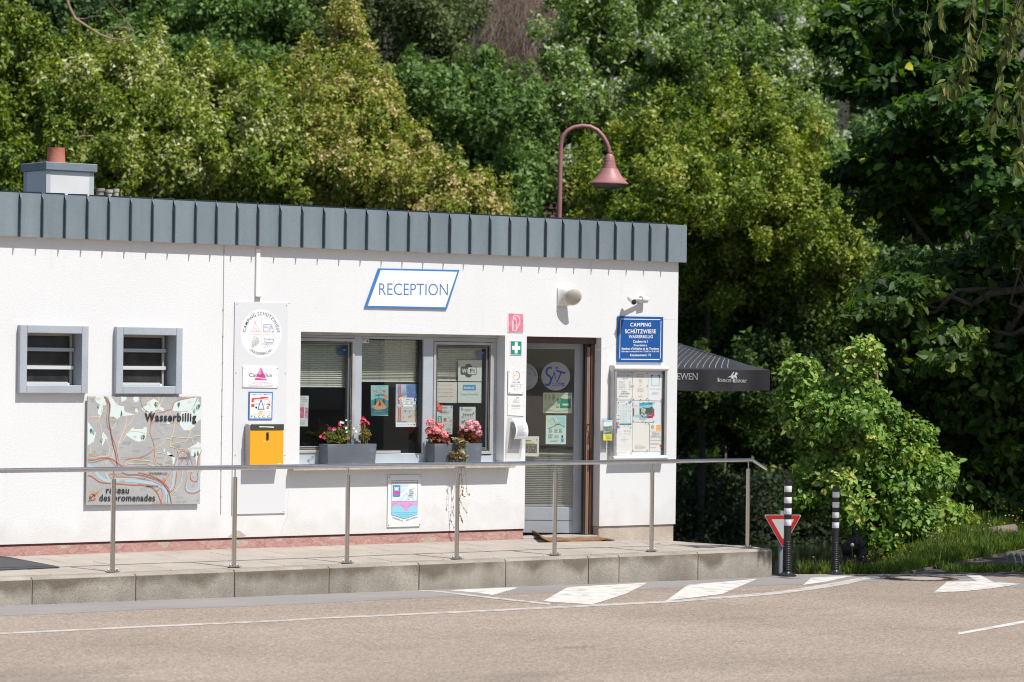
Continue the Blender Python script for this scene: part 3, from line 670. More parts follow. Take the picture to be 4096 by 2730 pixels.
# fascia: one zinc panel and one standing seam for every bay
seam_px = [P(*Q1(x, 760), Y=FY)[0] for x in (160, 348, 537, 725, 905, 1088, 1270, 1450, 1631, 1806, 1980, 2154)] + \
          [P(*H(x, 535), Y=FY)[0] for x in ()] 
right_px = [P(*U8(x, 1180), Y=FY)[0] for x in (76, 228, 375, 521, 666, 812, 959, 1105, 1249, 1393)]
gap = right_px[0] - seam_px[-1]; nn = round(gap / 0.2635)
mid = [seam_px[-1] + gap * k / nn for k in range(1, nn)]
seams = seam_px + mid + right_px
pitch = float(np.mean(np.diff(seams))); print('seam pitch', pitch, len(seams))
while seams[0] > -11.5: seams.insert(0, seams[0] - pitch)
FR = 0.06
bounds = seams + [FR]
for i in range(len(bounds) - 1):
    a, c = bounds[i] + 0.003, bounds[i + 1] - (0.003 if i < len(bounds) - 2 else 0)
    b = MB(); t = random.uniform(-0.004, 0.004); zb = SB + 0.002; bow = random.uniform(-.002, .002)
    b.add([(a, FY, zb), (c, FY, zb), (c, FY + t * .3, FT - 0.004), (a, FY + t * .3, FT - 0.004), (a, 0.30, FT + .010), (c, 0.30, FT + .010),
           (a, FY + 0.01, zb), (c, FY + 0.01, zb)], [(0, 1, 2, 3), (3, 2, 5, 4), (1, 0, 6, 7)], random.choice(ZINC))
    b.quad((c, FY, zb), (c, 0.3, zb), (c, 0.3, FT), (c, FY + t * .3, FT - 0.004), M['zinc']) if i == len(bounds) - 2 else None
    b.build('fascia_panel', bld)
for x in seams:
    b = MB(); d = 0.036; j = random.uniform(-.001, .001)
    v = [(x - 0.003 + j, FY - 0.002), (x + 0.003 + j, FY - 0.002)]
    b.hexa([(x - .004, FY - d, SB), (x + .004, FY - d, SB), (x + .004, FY, SB), (x - .004, FY, SB),
            (x - .004, FY - d, FT - 0.055), (x + .004, FY - d, FT - 0.055), (x + .004, FY, FT + .0), (x - .004, FY, FT + .0)], M['zinc_dark'])
    b.hexa([(x - .004, FY - d * .5, FT - .055), (x + .004, FY - d * .5, FT - .055), (x + .004, 0.3, FT - .0), (x - .004, 0.3, FT),
            (x - .004, FY - .004, FT + .012), (x + .004, FY - .004, FT + .012), (x + .004, 0.3, FT + .03), (x - .004, 0.3, FT + .03)], M['zinc_dark'])
    b.build('fascia_seam', bld)
# bare patch and hairline cracks in the render
wd_ = Draw(U6, (0, -.0004, 0)); wd_.poly([(1945, 428), (1990, 392), (2020, 368), (2050, 372), (2075, 392), (2112, 418), (2070, 424)], M['cement']); wd_.build(bld, 'bare_patch')
for q_, pts_ in ((U7, [(306, 22), (300, 60), (296, 110), (298, 180), (292, 240), (268, 290), (252, 330), (243, 378)]), (Q8, [(430, 828), (470, 822), (520, 812), (565, 795), (590, 770), (634, 768)]), (Q8, [(1070, 536), (1110, 542), (1150, 540), (1200, 544)])):
    wd_ = Draw(q_, (0, -.0004, 0)); wd_.line(pts_, 2.2, (.42, .40, .37)); wd_.build(bld, 'crack')
# thin cable down the wall and the short conduit
cx = P(*Q2(1745, 300))[0]
b = MB(); b.tube([(cx + random.uniform(-.002, .002), -0.004, z) for z in np.linspace(2.92, P(*U6(1895, 230))[2], 14)], 0.0035, flat((.45, .44, .43), .6), 6)
for z in np.linspace(2.3, 0.5, 8): b.box(cx - .006, cx + .006, -.009, 0, z, z + .008, flat((.35, .34, .33), .6))
b.build('cable', bld, smooth=40)
x0, x1, z0, z1 = rc(Q1, 2146, 1035, 2180, 1432, -0.02)
b = MB(); b.box(x0, x1 - 0.01, -0.022, 0, z0, z1, M['white']); b.box(x0 - 0.0, x1 + 0.012, -0.03, 0, z0 - 0.01, z0 - 0.001, flat((.55, .5, .43), .6)); b.build('conduit', bld, bevel=.002)

# interior, so that the glass has a room behind it
dk = noisy('interior_plaster', [(0.3, (0.50, 0.47, 0.42)), (0.7, (0.60, 0.56, 0.50))], 1, 3, 0.9)
b = MB(); b.box(-14, -0.33, 6.6, 6.9, -0.05, 2.9, dk); b.box(-14, -0.33, 0.33, 6.6, -0.12, -0.03, flat((.36, .32, .27), .6))
b.box(-14, -0.33, 0.33, 6.6, 2.86, 2.92, dk); b.box(-5.6, -5.5, 0.33, 6.6, -0.02, 2.85, dk); b.box(-2.30, -2.22, 0.45, 6.6, -0.02, 2.85, dk)
b.box(-6.05, -5.95, 0.33, 4, -0.02, 2.85, dk)
b.build('interior', bld)
b = MB(); b.box(-4.9, -2.6, 0.55, 1.15, -0.02, 0.78, flat((.12, .09, .07), .5)); b.build('counter', bld)

# ------------------------------------------------------------------ big reception window
GR = M['grey_frame']; Y0 = 0.135
def bx(b, q, x0, y0, x1, y1, ya, yb, mat, Yp=None):
    a = P(*q(x0, y0), Y=Yp if Yp is not None else ya); c = P(*q(x1, y1), Y=Yp if Yp is not None else ya)
    b.box(a[0], c[0], ya, yb, c[2], a[2], mat)
w = part_empty('window', bld)
b = MB(); XL, XR = -4.95, -2.33
ztop = win[3]
def zz(y, Y=Y0): return P(*Q5(1000, y), Y=Y)[2]
def xx(x, Y=Y0): return P(*Q5(x, 800), Y=Y)[0]
# lintel strip, head, mullions, bottom rail
b.box(XL, XR, Y0 - 0.03, Y0 + 0.05, zz(118) , ztop + 0.02, M['trim']); b.build('lintel_trim', w, bevel=.003)
b = MB(); zt = zz(118) - 0.001; zb0 = 0.79
mx = [(xx(690), xx(775)), (xx(1420) - 0.006, xx(1523))]
for a, c in mx: b.box(a, c, Y0, Y0 + 0.08, zb0, zt, GR)
b.box(mx[0][1] + .0005, mx[1][0] - .0005, Y0, Y0 + 0.08, zz(148), zt, GR); b.box(mx[0][1] + .0005, mx[1][0] - .0005, Y0, Y0 + 0.08, zb0, zz(1347), GR)
b.box(XL, mx[0][0] - .0005, Y0, Y0 + 0.08, zz(150), zt, GR); b.box(XL, mx[0][0] - .0005, Y0, Y0 + .08, zb0, zz(1332), GR)
b.box(mx[1][1] + .0005, XR, Y0, Y0 + .08, zz(165), zt, GR); b.box(mx[1][1] + .0005, XR, Y0, Y0 + .08, zb0, zz(1372), GR)
b.box(xx(2140), XR - .0, Y0 + .0005, Y0 + .079, zz(1372) + .0005, zz(165) - .0005, GR)
b.build('frame', w, bevel=.004)
# sliding sashes left and right with their dark gaskets
def sash(x0, x1, z0, z1, fw, dep=0.0):
    b = MB(); ya, yb = Y0 - 0.012, Y0 + 0.05
    def ringbox(x0, x1, z0, z1, t, ya, yb, mat):
        b.box(x0, x0 + t, ya, yb, z0, z1, mat); b.box(x1 - t, x1, ya, yb, z0, z1, mat); b.box(x0 + t + .0004, x1 - t - .0004, ya, yb, z0, z0 + t, mat); b.box(x0 + t + .0004, x1 - t - .0004, ya, yb, z1 - t, z1, mat)
    ringbox(x0, x1, z0, z1, 0.028, ya, yb, M['trim'])
    ringbox(x0 + .0285, x1 - .0285, z0 + .0285, z1 - .0285, 0.012, ya + 0.012, yb, M['rubber'])
    ringbox(x0 + .041, x1 - .041, z0 + .041, z1 - .041, 0.022, ya + 0.026, yb + .01, M['grey_dark'])
    b.build('sash', w, bevel=.002); return (x0 + .05, x1 - .05, z0 + .05, z1 - .05)
pl = sash(XL, mx[0][0] + 0.003, zz(1330), zz(152), .03)
pr = sash(mx[1][1] - 0.002, xx(2135), zz(1362), zz(168), .03)
GY = Y0 + 0.055
b = MB(); b.box(pl[0], pl[1], GY, GY + .006, pl[2], pl[3], M['glass']); b.build('pane', w)
b = MB(); b.box(mx[0][1] - .01, mx[1][0] + .01, GY, GY + .006, zz(1347) - .01, zz(148) + .01, M['glass']); b.build('pane', w)
b = MB(); b.box(pr[0], pr[1], GY, GY + .006, pr[2], pr[3], M['glass']); b.build('pane', w)
b = MB(); b.box(mx[1][0] - 0.035, mx[1][0] - 0.0005, Y0 + .02, GY - .001, zz(1347) + .0005, zz(148) - .0005, M['rubber'])
b.box(xx(940), xx(1195), Y0 + .01, GY - .004, zz(1340), zz(1318), M['trim']); b.build('gasket', w)
# window sill of pale granite
gran = noisy('speckled_sill_stone', [(0.35, (0.26, 0.24, 0.21)), (0.5, (0.42, 0.39, 0.35)), (0.7, (0.5, 0.47, 0.42))], 90, 3, 0.8, .2, 90)
xs0 = P(*Q4(862, 815), Y=-0.105)[0]; xs1 = P(*U2(1762, 60), Y=-0.105)[0]
b = MB(); b.box(xs0, xs1, -0.105, -0.001, 0.745, 0.782, gran); b.box(win[0] + .001, win[1] - .001, -0.001, Y0 - .001, 0.745, 0.782, gran)
b.build('sill', w, bevel=.003)

# small toilet windows in projecting boxes
def small_window(box, q, xb, xr, bars, bottom):
    x0, x1, z0, z1 = box; w = part_empty('window', bld); w['label'] = 'small square window in a projecting grey box frame'
    b = MB(); t = 0.075 * 1.0; ti = 0.07
    YI = 0.10
    for (a, c, e, g) in ((x0, x0 + t, z0, z1), (x1 - t * .92, x1, z0, z1), (x0 + t + .0004, x1 - t * .92 - .0004, z1 - t, z1), (x0 + t + .0004, x1 - t * .92 - .0004, z0, z0 + t)):
        b.box(a, c, YF, YI + 0.08, e, g, GR)
    b.build('box_frame', w, bevel=.006, bseg=2)
    X0, X1, Z0, Z1 = x0 + t, x1 - t * .92, z0 + t, z1 - t
    XV = P(*q(xb, 400), Y=YI)[0]
    b = MB(); b.box(XV, XV + .022, YI, YI + .03, Z0, Z1, flat((.35, .33, .29), .5)); b.box(X0, XV, YI, YI + .03, Z1 - .022, Z1, flat((.33, .29, .24), .5)); b.box(X0, XV, YI, YI + .03, Z0, Z0 + .02, M['white']); b.build('frame', w)
    b = MB(); b.box(X0, X1, YI + .05, YI + .056, Z0, Z1, flat((.03, .032, .034), .35)); b.build('backing', w) if False else None
    zb = [P(*q(xb - 150, y), Y=YI)[2] for y in bars]
    zs = [Z0 + .02] + zb[::-1] + [Z1 - .02]
    for a, c in zip(zs[:-1], zs[1:]):
        b = MB(); b.hexa([(X0, YI + .012, a), (XV - .001, YI + .012, a), (XV - .001, YI + .018, a), (X0, YI + .018, a), (X0, YI + .022, c), (XV - .001, YI + .022, c), (XV - .001, YI + .028, c), (X0, YI + .028, c)], M['dark_glass'])
        b.build('louvre_pane', w)
    for k, z in enumerate(zb):
        b = MB(); b.box(X0, XV + .03, YI - .022, YI - .0005, z - .017, z + .017, GR if k != 1 else flat((.55, .56, .57), .4)); b.build('bar', w, bevel=.002)
    b = MB(); b.box(X0, XV - 0.03, YI - .02, YI - .0005, Z0, Z0 + .03, flat((.5, .51, .53), .4)); b.build('bar', w, bevel=.002)
M['dark_glass'] = noisy('dusty_dark_glass', [(0.4, (0.022, 0.021, 0.021)), (0.75, (0.045, 0.045, 0.042))], 6, 8, 0.18)
small_window(s1, Q2, 548, 570, (292, 433), 560)
small_window(s2, Q2, 1272, 1300, (300, 437), 560)

# ------------------------------------------------------------------ doorway
dw = part_empty('door', bld)
DY = 0.115
def zd(y, q=Q6, x=600, Y=DY): return P(*q(x, y), Y=Y)[2]
def xd(x, q=Q6, y=800, Y=DY): return P(*q(x, y), Y=Y)[0]
b = MB(); b.box(dor[0] - .1, dor[1], DY - .03, DY + .10, zd(392), 2.13, M['brown']); b.build('head_beam', dw, bevel=.004)
zt = zd(392) - .001
xa = xd(958); 
b = MB(); b.box(xd(924), xa + .004, DY - .006, DY + .10, 0.0, zt, M['brown']); b.box(xd(876), xd(924), DY + .031, DY + .05, 0, zt, M['brown']); b.box(xd(876), xd(894), DY + .005, DY + .03, 0.0, zt, M['rubber']); b.build('side_frame', dw, bevel=.002)
b = MB()
for a, c in ((895, 907), (909, 921)): b.box(xd(a), xd(c), DY + .006, DY + .03, 0.02, zt - .03, M['copper'])
b.build('insect_screen_housing', dw, bevel=.003)
b = MB(); zh0, zh1 = zd(1230), zd(1120); xh = xd(915)
b.tube([(xh - .02, DY + .01, zh1), (xh - .02, DY - .035, zh1), (xh + .012, DY - .04, zh1), (xh + .012, DY - .04, zh0), (xh - .01, DY - .035, zh0), (xh - .01, DY + .01, zh0)], .006, M['rubber'], 8); b.build('pull_handle', dw, smooth=50)
MB().box(dor[0], dor[1], 0.02, 0.30, -0.06, 0.012, M['trim']).build('threshold', dw, bevel=.003)
# leaf: hinged on the right, swung inwards so that it faces the viewer
hinge = P(*Q6(872, 800), Y=DY + .09); HX = np.array([hinge[0], hinge[1], 0])
LU = np.array([RTH[0], RTH[1], 0]); LN = np.array([-FWH[0], -FWH[1], 0]); LW = 0.90
dq6 = Draw(Q6, HX, LU, (0, 0, 1), LN); du3 = Draw(U3, HX, LU, (0, 0, 1), LN)
def lbox(b, u0, u1, z0, z1, n0, n1, mat):     # n: towards viewer
    f = lambda u, z, n: HX + LU * u + LN * n + np.array([0, 0, z])
    b.hexa([f(u0, z0, n1), f(u1, z0, n1), f(u1, z0, n0), f(u0, z0, n0), f(u0, z1, n1), f(u1, z1, n1), f(u1, z1, n0), f(u0, z1, n0)], mat)
leaf_b = du3.uv(500, 1000)[1]; leaf_t = dq6.uv(600, 372)[1]; gt_ = dq6.uv(600, 441)[1]; gb_ = du3.uv(500, 728)[1]
us = dq6.uv(775, 900)[0]
b = MB(); lbox(b, us, -0.002, leaf_b, leaf_t, -.045, 0, GR); lbox(b, -LW, us - .0005, gt_, leaf_t, -.045, 0, GR)
lbox(b, -LW, us - .0005, leaf_b, gb_ - .002, -.045, -.002, GR); lbox(b, -LW, -LW + .09, gb_, gt_ - .0005, -.045, 0, GR)
b.build('leaf', dw, bevel=.003)
gz = du3.uv(400, 868)[1]; b = MB(); lbox(b, -LW, us - .001, gz - .003, gz + .003, -.0015, -.0008, M['grey_dark']); b.build('panel_groove', dw)
b = MB(); lbox(b, -LW + .09, us, gb_, gt_, -.030, -.024, M['glass']); b.build('pane', dw)
# chimney (stands back on the flat roof)
ch = part_empty('chimney', bld); CYF = 1.2
def pc(x, y, Y): return P(*Q1(x, y), Y=Y)
xl, xr = pc(388, 400, CYF)[0], pc(785, 400, CYF)[0]; zt = pc(500, 383, CYF)[2]; ct = pc(500, 315, CYF)[2]
chw = noisy('chimney_render', [(0.3, (0.58, 0.58, 0.58)), (0.7, (0.66, 0.66, 0.66))], 3, 4, 0.8)
b = MB(); b.box(xl, xr, CYF, CYF + .46, 3.1, zt - .001, chw); b.build('body', ch, bevel=.004)
for a in (xl - .002, xr - .045): b = MB(); b.box(a, a + .047, CYF - .002, CYF + .01, 3.1, zt - .002, flat((.42, .44, .46), .5)); b.build('corner_strip', ch)
b = MB(); b.box(xl - .003, xl + .01, CYF + .40, CYF + .462, 3.1, zt - .002, flat((.42, .44, .46), .5)); b.build('corner_strip', ch)
b = MB(); b.box(xl - .02, xr + .025, CYF - .03, CYF + .50, zt, ct, M['zinc']); b.build('cap', ch, bevel=.006)
pt = noisy('terracotta', [(0.3, (0.36, 0.10, 0.06)), (0.6, (0.5, 0.16, 0.10)), (0.8, (0.3, 0.2, 0.17))], 5, 6, 0.85, .3, 30)
c0 = pc(468, 310, CYF + .22); hh = pc(468, 192, CYF + .22)[2] - ct; rr = (pc(538, 250, CYF + .22)[0] - pc(400, 250, CYF + .22)[0]) / 2
b = MB(); b.lathe([(rr * 1.02, 0), (rr, hh * .2), (rr * .93, hh * .97), (rr * .95, hh), (rr * .8, hh), (rr * .78, 0.05)], (c0[0], CYF + .22, ct), pt, 24); b.build('pot', ch, smooth=35)
for x0, x1, y0 in ((803, 873, 530), (873, 941, 541), (945, 995, 534)):
    a = pc(x0, y0, 1.6); c = pc(x1, y0, 1.6); r = (c[0] - a[0]) / 2
    b = MB(); b.lathe([(r * .8, -.5), (r * .82, -.035), (r, -.03), (r * 1.02, 0), (r * .75, 0), (r * .72, -.3)], ((a[0] + c[0]) / 2, 1.6, a[2]), noisy('vent_pipe_%d' % x0, [(.35, (.2, .17, .14)), (.6, (.42, .38, .33))], 9, 5, .9), 16)
    b.build('vent_pipe', bld, smooth=35)

# ================================================================== THINGS ON THE FACADE
def board(name, label, cat, q, pts, Y, th, mat, group=None, bevel=.001, screws=(), sr=.006, scr=None):
    """flat sheet: pts = pixel corners (tl, tr, br, bl); front face at Y, thickness th backwards"""
    w = [P(*q(*p), Y=Y) for p in pts]
    c = np.mean(w, axis=0); t = thing(name, label, cat, (c[0], Y + th, min(p[2] for p in w)), group)
    b = MB(); b.prism([(p[0], Y, p[2]) for p in w][::-1], (0, th, 0), mat); b.build('plate', t, bevel=bevel)
    for s in screws:
        p = P(*q(*s), Y=Y); b = MB(); b.lathe([(sr, 0), (sr * .9, .002), (sr * .4, .004)], (p[0], Y - .0003, p[2]), scr or M['screw'], 10, (0, -1, 0)); b.build('screw', t, smooth=40)
    d = Draw(q, (0, Y - .0003, 0)); return t, d
BL = (0.035, 0.16, 0.42)
# RECEPTION sign
YS = -0.016
t, d = board('reception_sign', 'white slanted reception sign with a blue border above the wide window', 'sign', H, [(870, 617), (1056, 621), (1027, 711), (838, 707)], YS, .012, flat((.05, .19, .47), .4))
d.poly([(1051, 625), (875, 621), (845, 703), (1023, 706.5)], (.75, .76, .77))
d.text('RECEPTION', 871, 1029, 678.5, 649.5, (.05, .17, .42), bold=-0.006, yb1=679.5)
for x, y in ((878, 624), (1046, 628), (1020, 704), (848, 700)): d.disc(x, y, 1.1, (.3, .3, .32))
d.build(t)
# tall white panel
YP = -0.012
tall, d = board('campsite_signboard', 'tall white panel with the round campsite logo at its top', 'panel', Q3, [(126, 182), (793, 196), (757, 2833), (88, 2850)], YP, .010, M['panel'],
    screws=((152, 208), (773, 227), (137, 1074), (760, 1080), (128, 2108), (749, 2106), (736, 2960 - 0)) if False else ((152, 208), (773, 227), (137, 1074), (760, 1080), (128, 2040 + 70), (749, 2106), (736, 2960 - 150)))
CXl, CYl = 454, 580
d.disc(CXl, CYl, 305, (.73, .735, .77), 64)
d.arc('CAMPING SCHÜTZWIESE', CXl + 2, CYl + 4, 232, 44, (.012, .012, .015), mid=math.pi / 2 + 0.0, span=3.02, bold=.006)
d.arc('-WASSERBILLIG-', CXl - 2, CYl + 2, 268, 34, (.02, .02, .02), mid=-math.pi / 2 + .0, span=1.42, bold=.006, inner=True)
ORc = (.75, .45, .2)
d.line([(458, 390), (455, 585)], 3.5, ORc); d.line([(453, 600), (451, 797)], 3.5, ORc); d.line([(284, 587), (447, 592)], 3.5, ORc); d.line([(462, 592), (623, 597)], 3.5, ORc)
RD = (.62, .16, .08)
d.line([(308, 550), (446, 554)], 3.5, RD); d.line([(330, 550), (378, 445), (432, 552)], 3.5, RD); d.line([(362, 552), (364, 520), (378, 507), (390, 520), (394, 553)], 3.5, RD)
for a in ((366, 428), (376, 420), (392, 428)): d.line([(379, 452), a], 3, RD)
NB = (.07, .11, .3)
d.line([(481, 555), (483, 470), (490, 465), (575, 467), (583, 472), (583, 487), (600, 522), (614, 527), (612, 560), (600, 561)], 3.8, NB); d.line([(481, 555), (498, 557)], 3.8, NB); d.line([(520, 559), (584, 561)], 3.8, NB)
for x, y in ((509, 555), (599, 557)): d.ring(x, y, 8, 3.8, NB, 14)
d.line([(490, 484), (507, 485), (506, 503), (490, 502)], 3.2, NB, closed=True); d.line([(513, 496), (531, 497), (530, 509), (513, 508)], 3.2, NB, closed=True)
d.line([(540, 496), (558, 497), (557, 548), (539, 547)], 3.2, NB, closed=True); d.line([(568, 488), (583, 489), (590, 521), (568, 519)], 3.2, NB, closed=True)
GN = (.25, .36, .14)
for r_, xs, y in ((0, (348, 374, 396, 418), 680), (1, (345, 370, 392, 413), 706), (2, (346, 370, 391), 730), (3, (346,), 744)):
    for k, x in enumerate(xs): d.ring(x + (k % 2) * 0, y - k * 4 if r_ < 3 else y, 11, 3, GN, 14)
d.line([(352, 640), (358, 615), (378, 620), (384, 605), (392, 628), (412, 640), (386, 648), (362, 645)], 3, GN, closed=True); d.line([(384, 640), (425, 645)], 3, GN)
BR = (.22, .14, .13)
d.line([(489, 640), (490, 675), (497, 688), (540, 692), (598, 692), (607, 682), (608, 650)], 3.4, BR); d.line([(489, 640), (520, 655), (570, 658), (608, 650)], 3.4, BR); d.line([(563, 628), (556, 660)], 3.2, BR)
d.ring(531, 716, 12, 3.2, BR, 14); LB = (.25, .45, .62)
for y, x0, x1 in ((704, 470, 520), (702, 548, 605), (718, 465, 515), (716, 548, 598), (748, 478, 566)):
    d.line([(x, y + (3 if k % 2 else -3)) for k, x in enumerate(np.linspace(x0, x1, 8))], 2.6, LB)
d.build(tall)
# plaques riding on the panel
t, d = board('plaque', 'white camping association plaque with a pink triangle, on the tall white panel', 'plaque', Q3, [(222, 988), (666, 995), (666, 1264), (220, 1256)], YP - .008, .006, flat((.76, .76, .76), .3), screws=((240, 1010), (657, 1016), (238, 1235), (655, 1240)))
PK = (.62, .08, .30)
d.poly([(450, 1001), (368, 1166), (528, 1167)], PK); d.poly([(440, 1012), (434, 1034), (410, 1098), (455, 1100), (452, 1030)], (.72, .25, .45))
d.line([(296, 1135), (380, 1128), (440, 1136), (520, 1150), (600, 1136)], 8, (.78, .76, .66), smooth=True)
d.text('Camprilux', 303, 594, 1124, 1074, (.02, .02, .03)); d.text('best of Luxembourg', 342, 556, 1206, 1187, (.6, .12, .3), bold=-.01)
d.text('Member Camprilux a.s.b.l. - www.camping.lu', 284, 610, 1232, 1219, (.15, .15, .17), bold=-.01); d.scribble(298, 1244, 598, 1256, 1, (.35, .35, .37), fill=1)
d.build(t)
t, d = board('plaque', 'blue edged campsite recommendation plaque with a red camper van, on the tall white panel', 'plaque', Q3, [(300, 1309), (601, 1313), (594, 1661), (294, 1660)], YP - .008, .006, flat((.02, .17, .42), .35), screws=((305, 1487), (584, 1487)))
d.poly([(586, 1328), (316, 1325), (310, 1645), (581, 1645)][::-1] if False else [(316, 1325), (310, 1645), (581, 1645), (586, 1328)], (.76, .76, .75))
d.text('CAMPING RECOMMANDE', 328, 578, 1354, 1333, (.04, .15, .35), bold=.01)
RR = (.62, .05, .04)
d.poly([(335, 1390), (430, 1388), (455, 1372), (540, 1375), (548, 1391), (430, 1406), (362, 1408), (361, 1440), (330, 1446)], RR); d.poly([(330, 1465), (365, 1465), (372, 1500), (330, 1505)], RR)
d.line([(370, 1468), (560, 1470)], 4, RR); d.line([(498, 1406), (545, 1410), (568, 1460)], 5, RR); d.poly([(528, 1458), (568, 1460), (566, 1495), (530, 1470)], RR)
d.line([(345, 1395), (342, 1442)], 5, RR)
d.disc(391, 1509, 14, M['black'], 16); d.disc(537, 1509, 17, M['black'], 18); d.disc(537, 1509, 10, (.7, .7, .7), 14); d.disc(537, 1509, 4, M['black'], 10)
d.line([(370, 1418), (430, 1420), (428, 1456), (370, 1455)], 2.5, (.3, .3, .3), closed=True); d.line([(476, 1412), (498, 1413), (498, 1466)], 2.5, (.3, .3, .3))
TB = (.03, .16, .4)
d.poly([(452, 1392), (405, 1535), (497, 1535)], TB); d.poly([(452, 1428), (421, 1523), (482, 1523)], (.76, .76, .75)); d.disc(452, 1388, 9, TB); d.disc(452, 1388, 4, (.7, .7, .7))
d.rect(420, 1550, 473, 1597, (.78, .55, .25)); d.rect(358, 1574, 418, 1596, (.78, .72, .55))
d.text('2016', 434, 462, 1566, 1556, (.35, .2, .1)); d.text('2017', 486, 520, 1563, 1552, (.3, .3, .33)); d.text('2018', 545, 570, 1562, 1552, (.3, .3, .33)); d.text('2018', 482, 522, 1592, 1581, (.3, .3, .33)); d.text('2020', 547, 570, 1588, 1577, (.3, .3, .33))
d.text('F.L.C.C.C.', 322, 575, 1634, 1608, (.03, .1, .36), bold=.014)
d.build(t)
# letter box
YB = YP - .011; YBF = -0.115
a = P(*Q4(313, 384), Y=YBF); c = P(*Q4(724, 822), Y=YBF)
lb = thing('letter_box', 'yellow fronted letter box with a dark slotted top and grey sides', 'letter box', ((a[0] + c[0]) / 2, YB, c[2]))
gs = noisy('grey_beige_box', [(0.3, (0.40, 0.37, 0.345)), (0.7, (0.46, 0.43, 0.40))], 5, 3, .45)
top = P(*Q4(500, 306), Y=YBF)[2]
b = MB(); zmid = a[2]
b.hexa([(a[0], YBF + .004, c[2] - .002), (c[0], YBF + .004, c[2] - .002), (c[0], YB, c[2] - .002), (a[0], YB, c[2] - .002), (a[0] + .002, YBF + .004, top - .004), (c[0], YBF + .004, top - .004), (c[0], YB, top + .004), (a[0] + .002, YB, top + .004)], gs)
b.build('body', lb, bevel=.006, bseg=2, smooth=40)
b = MB(); b.box(a[0] - .001, c[0] + .002, YBF - .006, YBF + .003, c[2], a[2] - .002, flat((.74, .36, .02), .32)); b.build('door', lb, bevel=.002)
b = MB(); b.box(a[0] + .008, c[0] + .005, YBF - .009, YBF + .003, a[2], top, noisy('dark_olive_plastic', [(.3, (.045, .048, .04)), (.7, (.06, .062, .052))], 8, 3, .4)); b.build('lid', lb, bevel=.003)
d = Draw(Q4, (0, YBF - .0095, 0)); d.poly([(430, 330), (429, 346), (500, 345), (614, 353), (617, 336)], (.62, .62, .6)); d.build(lb, 'slot')
p = P(*Q4(532, 455), Y=YBF - .006)
b = MB(); b.box(p[0] - .012, p[0] + .012, YBF - .014, YBF - .0065, p[2] - .036, p[2] + .036, M['rubber']); b.lathe([(.009, 0), (.009, .006), (.006, .007)], (p[0], YBF - .0142, p[2] + .022), M['screw'], 12, (0, -1, 0)); b.build('lock', lb, bevel=.002)
d = Draw(Q4, (0, YBF - .0065, 0)); d.rect(478, 517, 510, 524, (.8, .72, .55)); d.rect(665, 796, 708, 809, (.75, .6, .45)); d.build(lb, 'sticker')
# blue sign by the corner
YN = -0.02
t, d = board('campsite_sign', 'square blue campsite licence sign with white serif lettering near the corner', 'sign', Q7, [(188, 40), (663, 50), (656, 525), (182, 521)], YN, .014, flat((.012, .085, .30), .3), screws=((214, 72), (638, 80), (631, 493), (207, 491)), sr=.007)
W_ = (.78, .79, .8)
for p0, p1 in (((222, 70), (630, 77)), ((222, 490), (622, 494))): d.line([p0, p1], 7, W_)
for p0, p1 in (((212, 82), (206, 482)), ((638, 88), (632, 484))):
    a = d.uv(*p0); c = d.uv(*p1); d.stroke([a, c], .0032, W_)
TX = [('CAMPING', 317, 534, 149, 108, .02), ('SCHÜTZWIESE', 261, 587, 220, 177, .02), ('WASSERBILLIG', 297, 552, 271, 237, .015), ('Catégorie I', 346, 499, 318, 289, .02), ('Propriétaire:', 352, 494, 355, 333, .02),
      ("Syndicat d'Initiative et de Tourisme", 226, 617, 391, 367, .025), ('Autorisation ministériell No C124/87 du 18.08.1987', 223, 620, 417, 401, .02), ('Emplacements: 75', 313, 532, 459, 434, .02)]
for s_, x0, x1, yb, yc, bo in TX: d.text(s_, x0, x1, yb, yc, W_, bold=bo, serif=True)
d.build(t)
# fire, first aid and plaques beside the door
WHT = flat((.74, .73, .7), .5)
t, d = board('safety_sign', 'faded pink sign with a white fire extinguisher symbol', 'sign', Q6, [(186, 117), (323, 122), (322, 295), (184, 292)], -.006, .005, WHT)
d.poly([(190, 122), (188, 288), (318, 291), (319, 126)], noisy('faded_pink', [(.3, (.62, .11, .19)), (.7, (.72, .27, .35))], 14, 4, .5))
d.line([(222, 272), (223, 195), (231, 172), (250, 172), (258, 190), (262, 220), (256, 272)], 6, (.75, .7, .68), closed=False); d.line([(220, 273), (262, 274)], 6, (.75, .7, .68)); d.rect(230, 190, 236, 262, (.74, .5, .52))
d.line([(232, 168), (234, 148), (248, 138), (272, 145), (288, 170), (290, 200), (280, 230), (262, 258)], 7, (.75, .7, .68), smooth=True); d.line([(226, 165), (252, 163), (258, 176)], 5, (.75, .7, .68)); d.line([(262, 258), (250, 230), (285, 215)], 4, (.75, .7, .68))
d.build(t)
t, d = board('safety_sign', 'green first aid sign with a white cross', 'sign', Q6, [(205, 366), (309, 370), (308, 497), (204, 495)], -.006, .005, WHT)
d.poly([(210, 371), (208, 490), (304, 492), (305, 374)], (.005, .24, .16))
a = d.uv(257, 431); d.rectw(a[0] - .052, a[1] - .020, a[0] + .052, a[1] + .020, (.76, .76, .74)); d.rectw(a[0] - .0185, a[1] - .058, a[0] + .0185, a[1] - .0203, (.76, .76, .74)); d.rectw(a[0] - .0185, a[1] + .0203, a[0] + .0185, a[1] + .058, (.76, .76, .74)); d.build(t)
t, d = board('plaque', 'clear edged cycling plaque with a ring of stars, under the first aid sign', 'plaque', Q6, [(187, 627), (326, 634), (324, 845), (185, 840)], -.014, .006, flat((.74, .74, .74), .25), screws=((198, 645), (318, 647), (198, 830), (317, 834)), sr=.005)
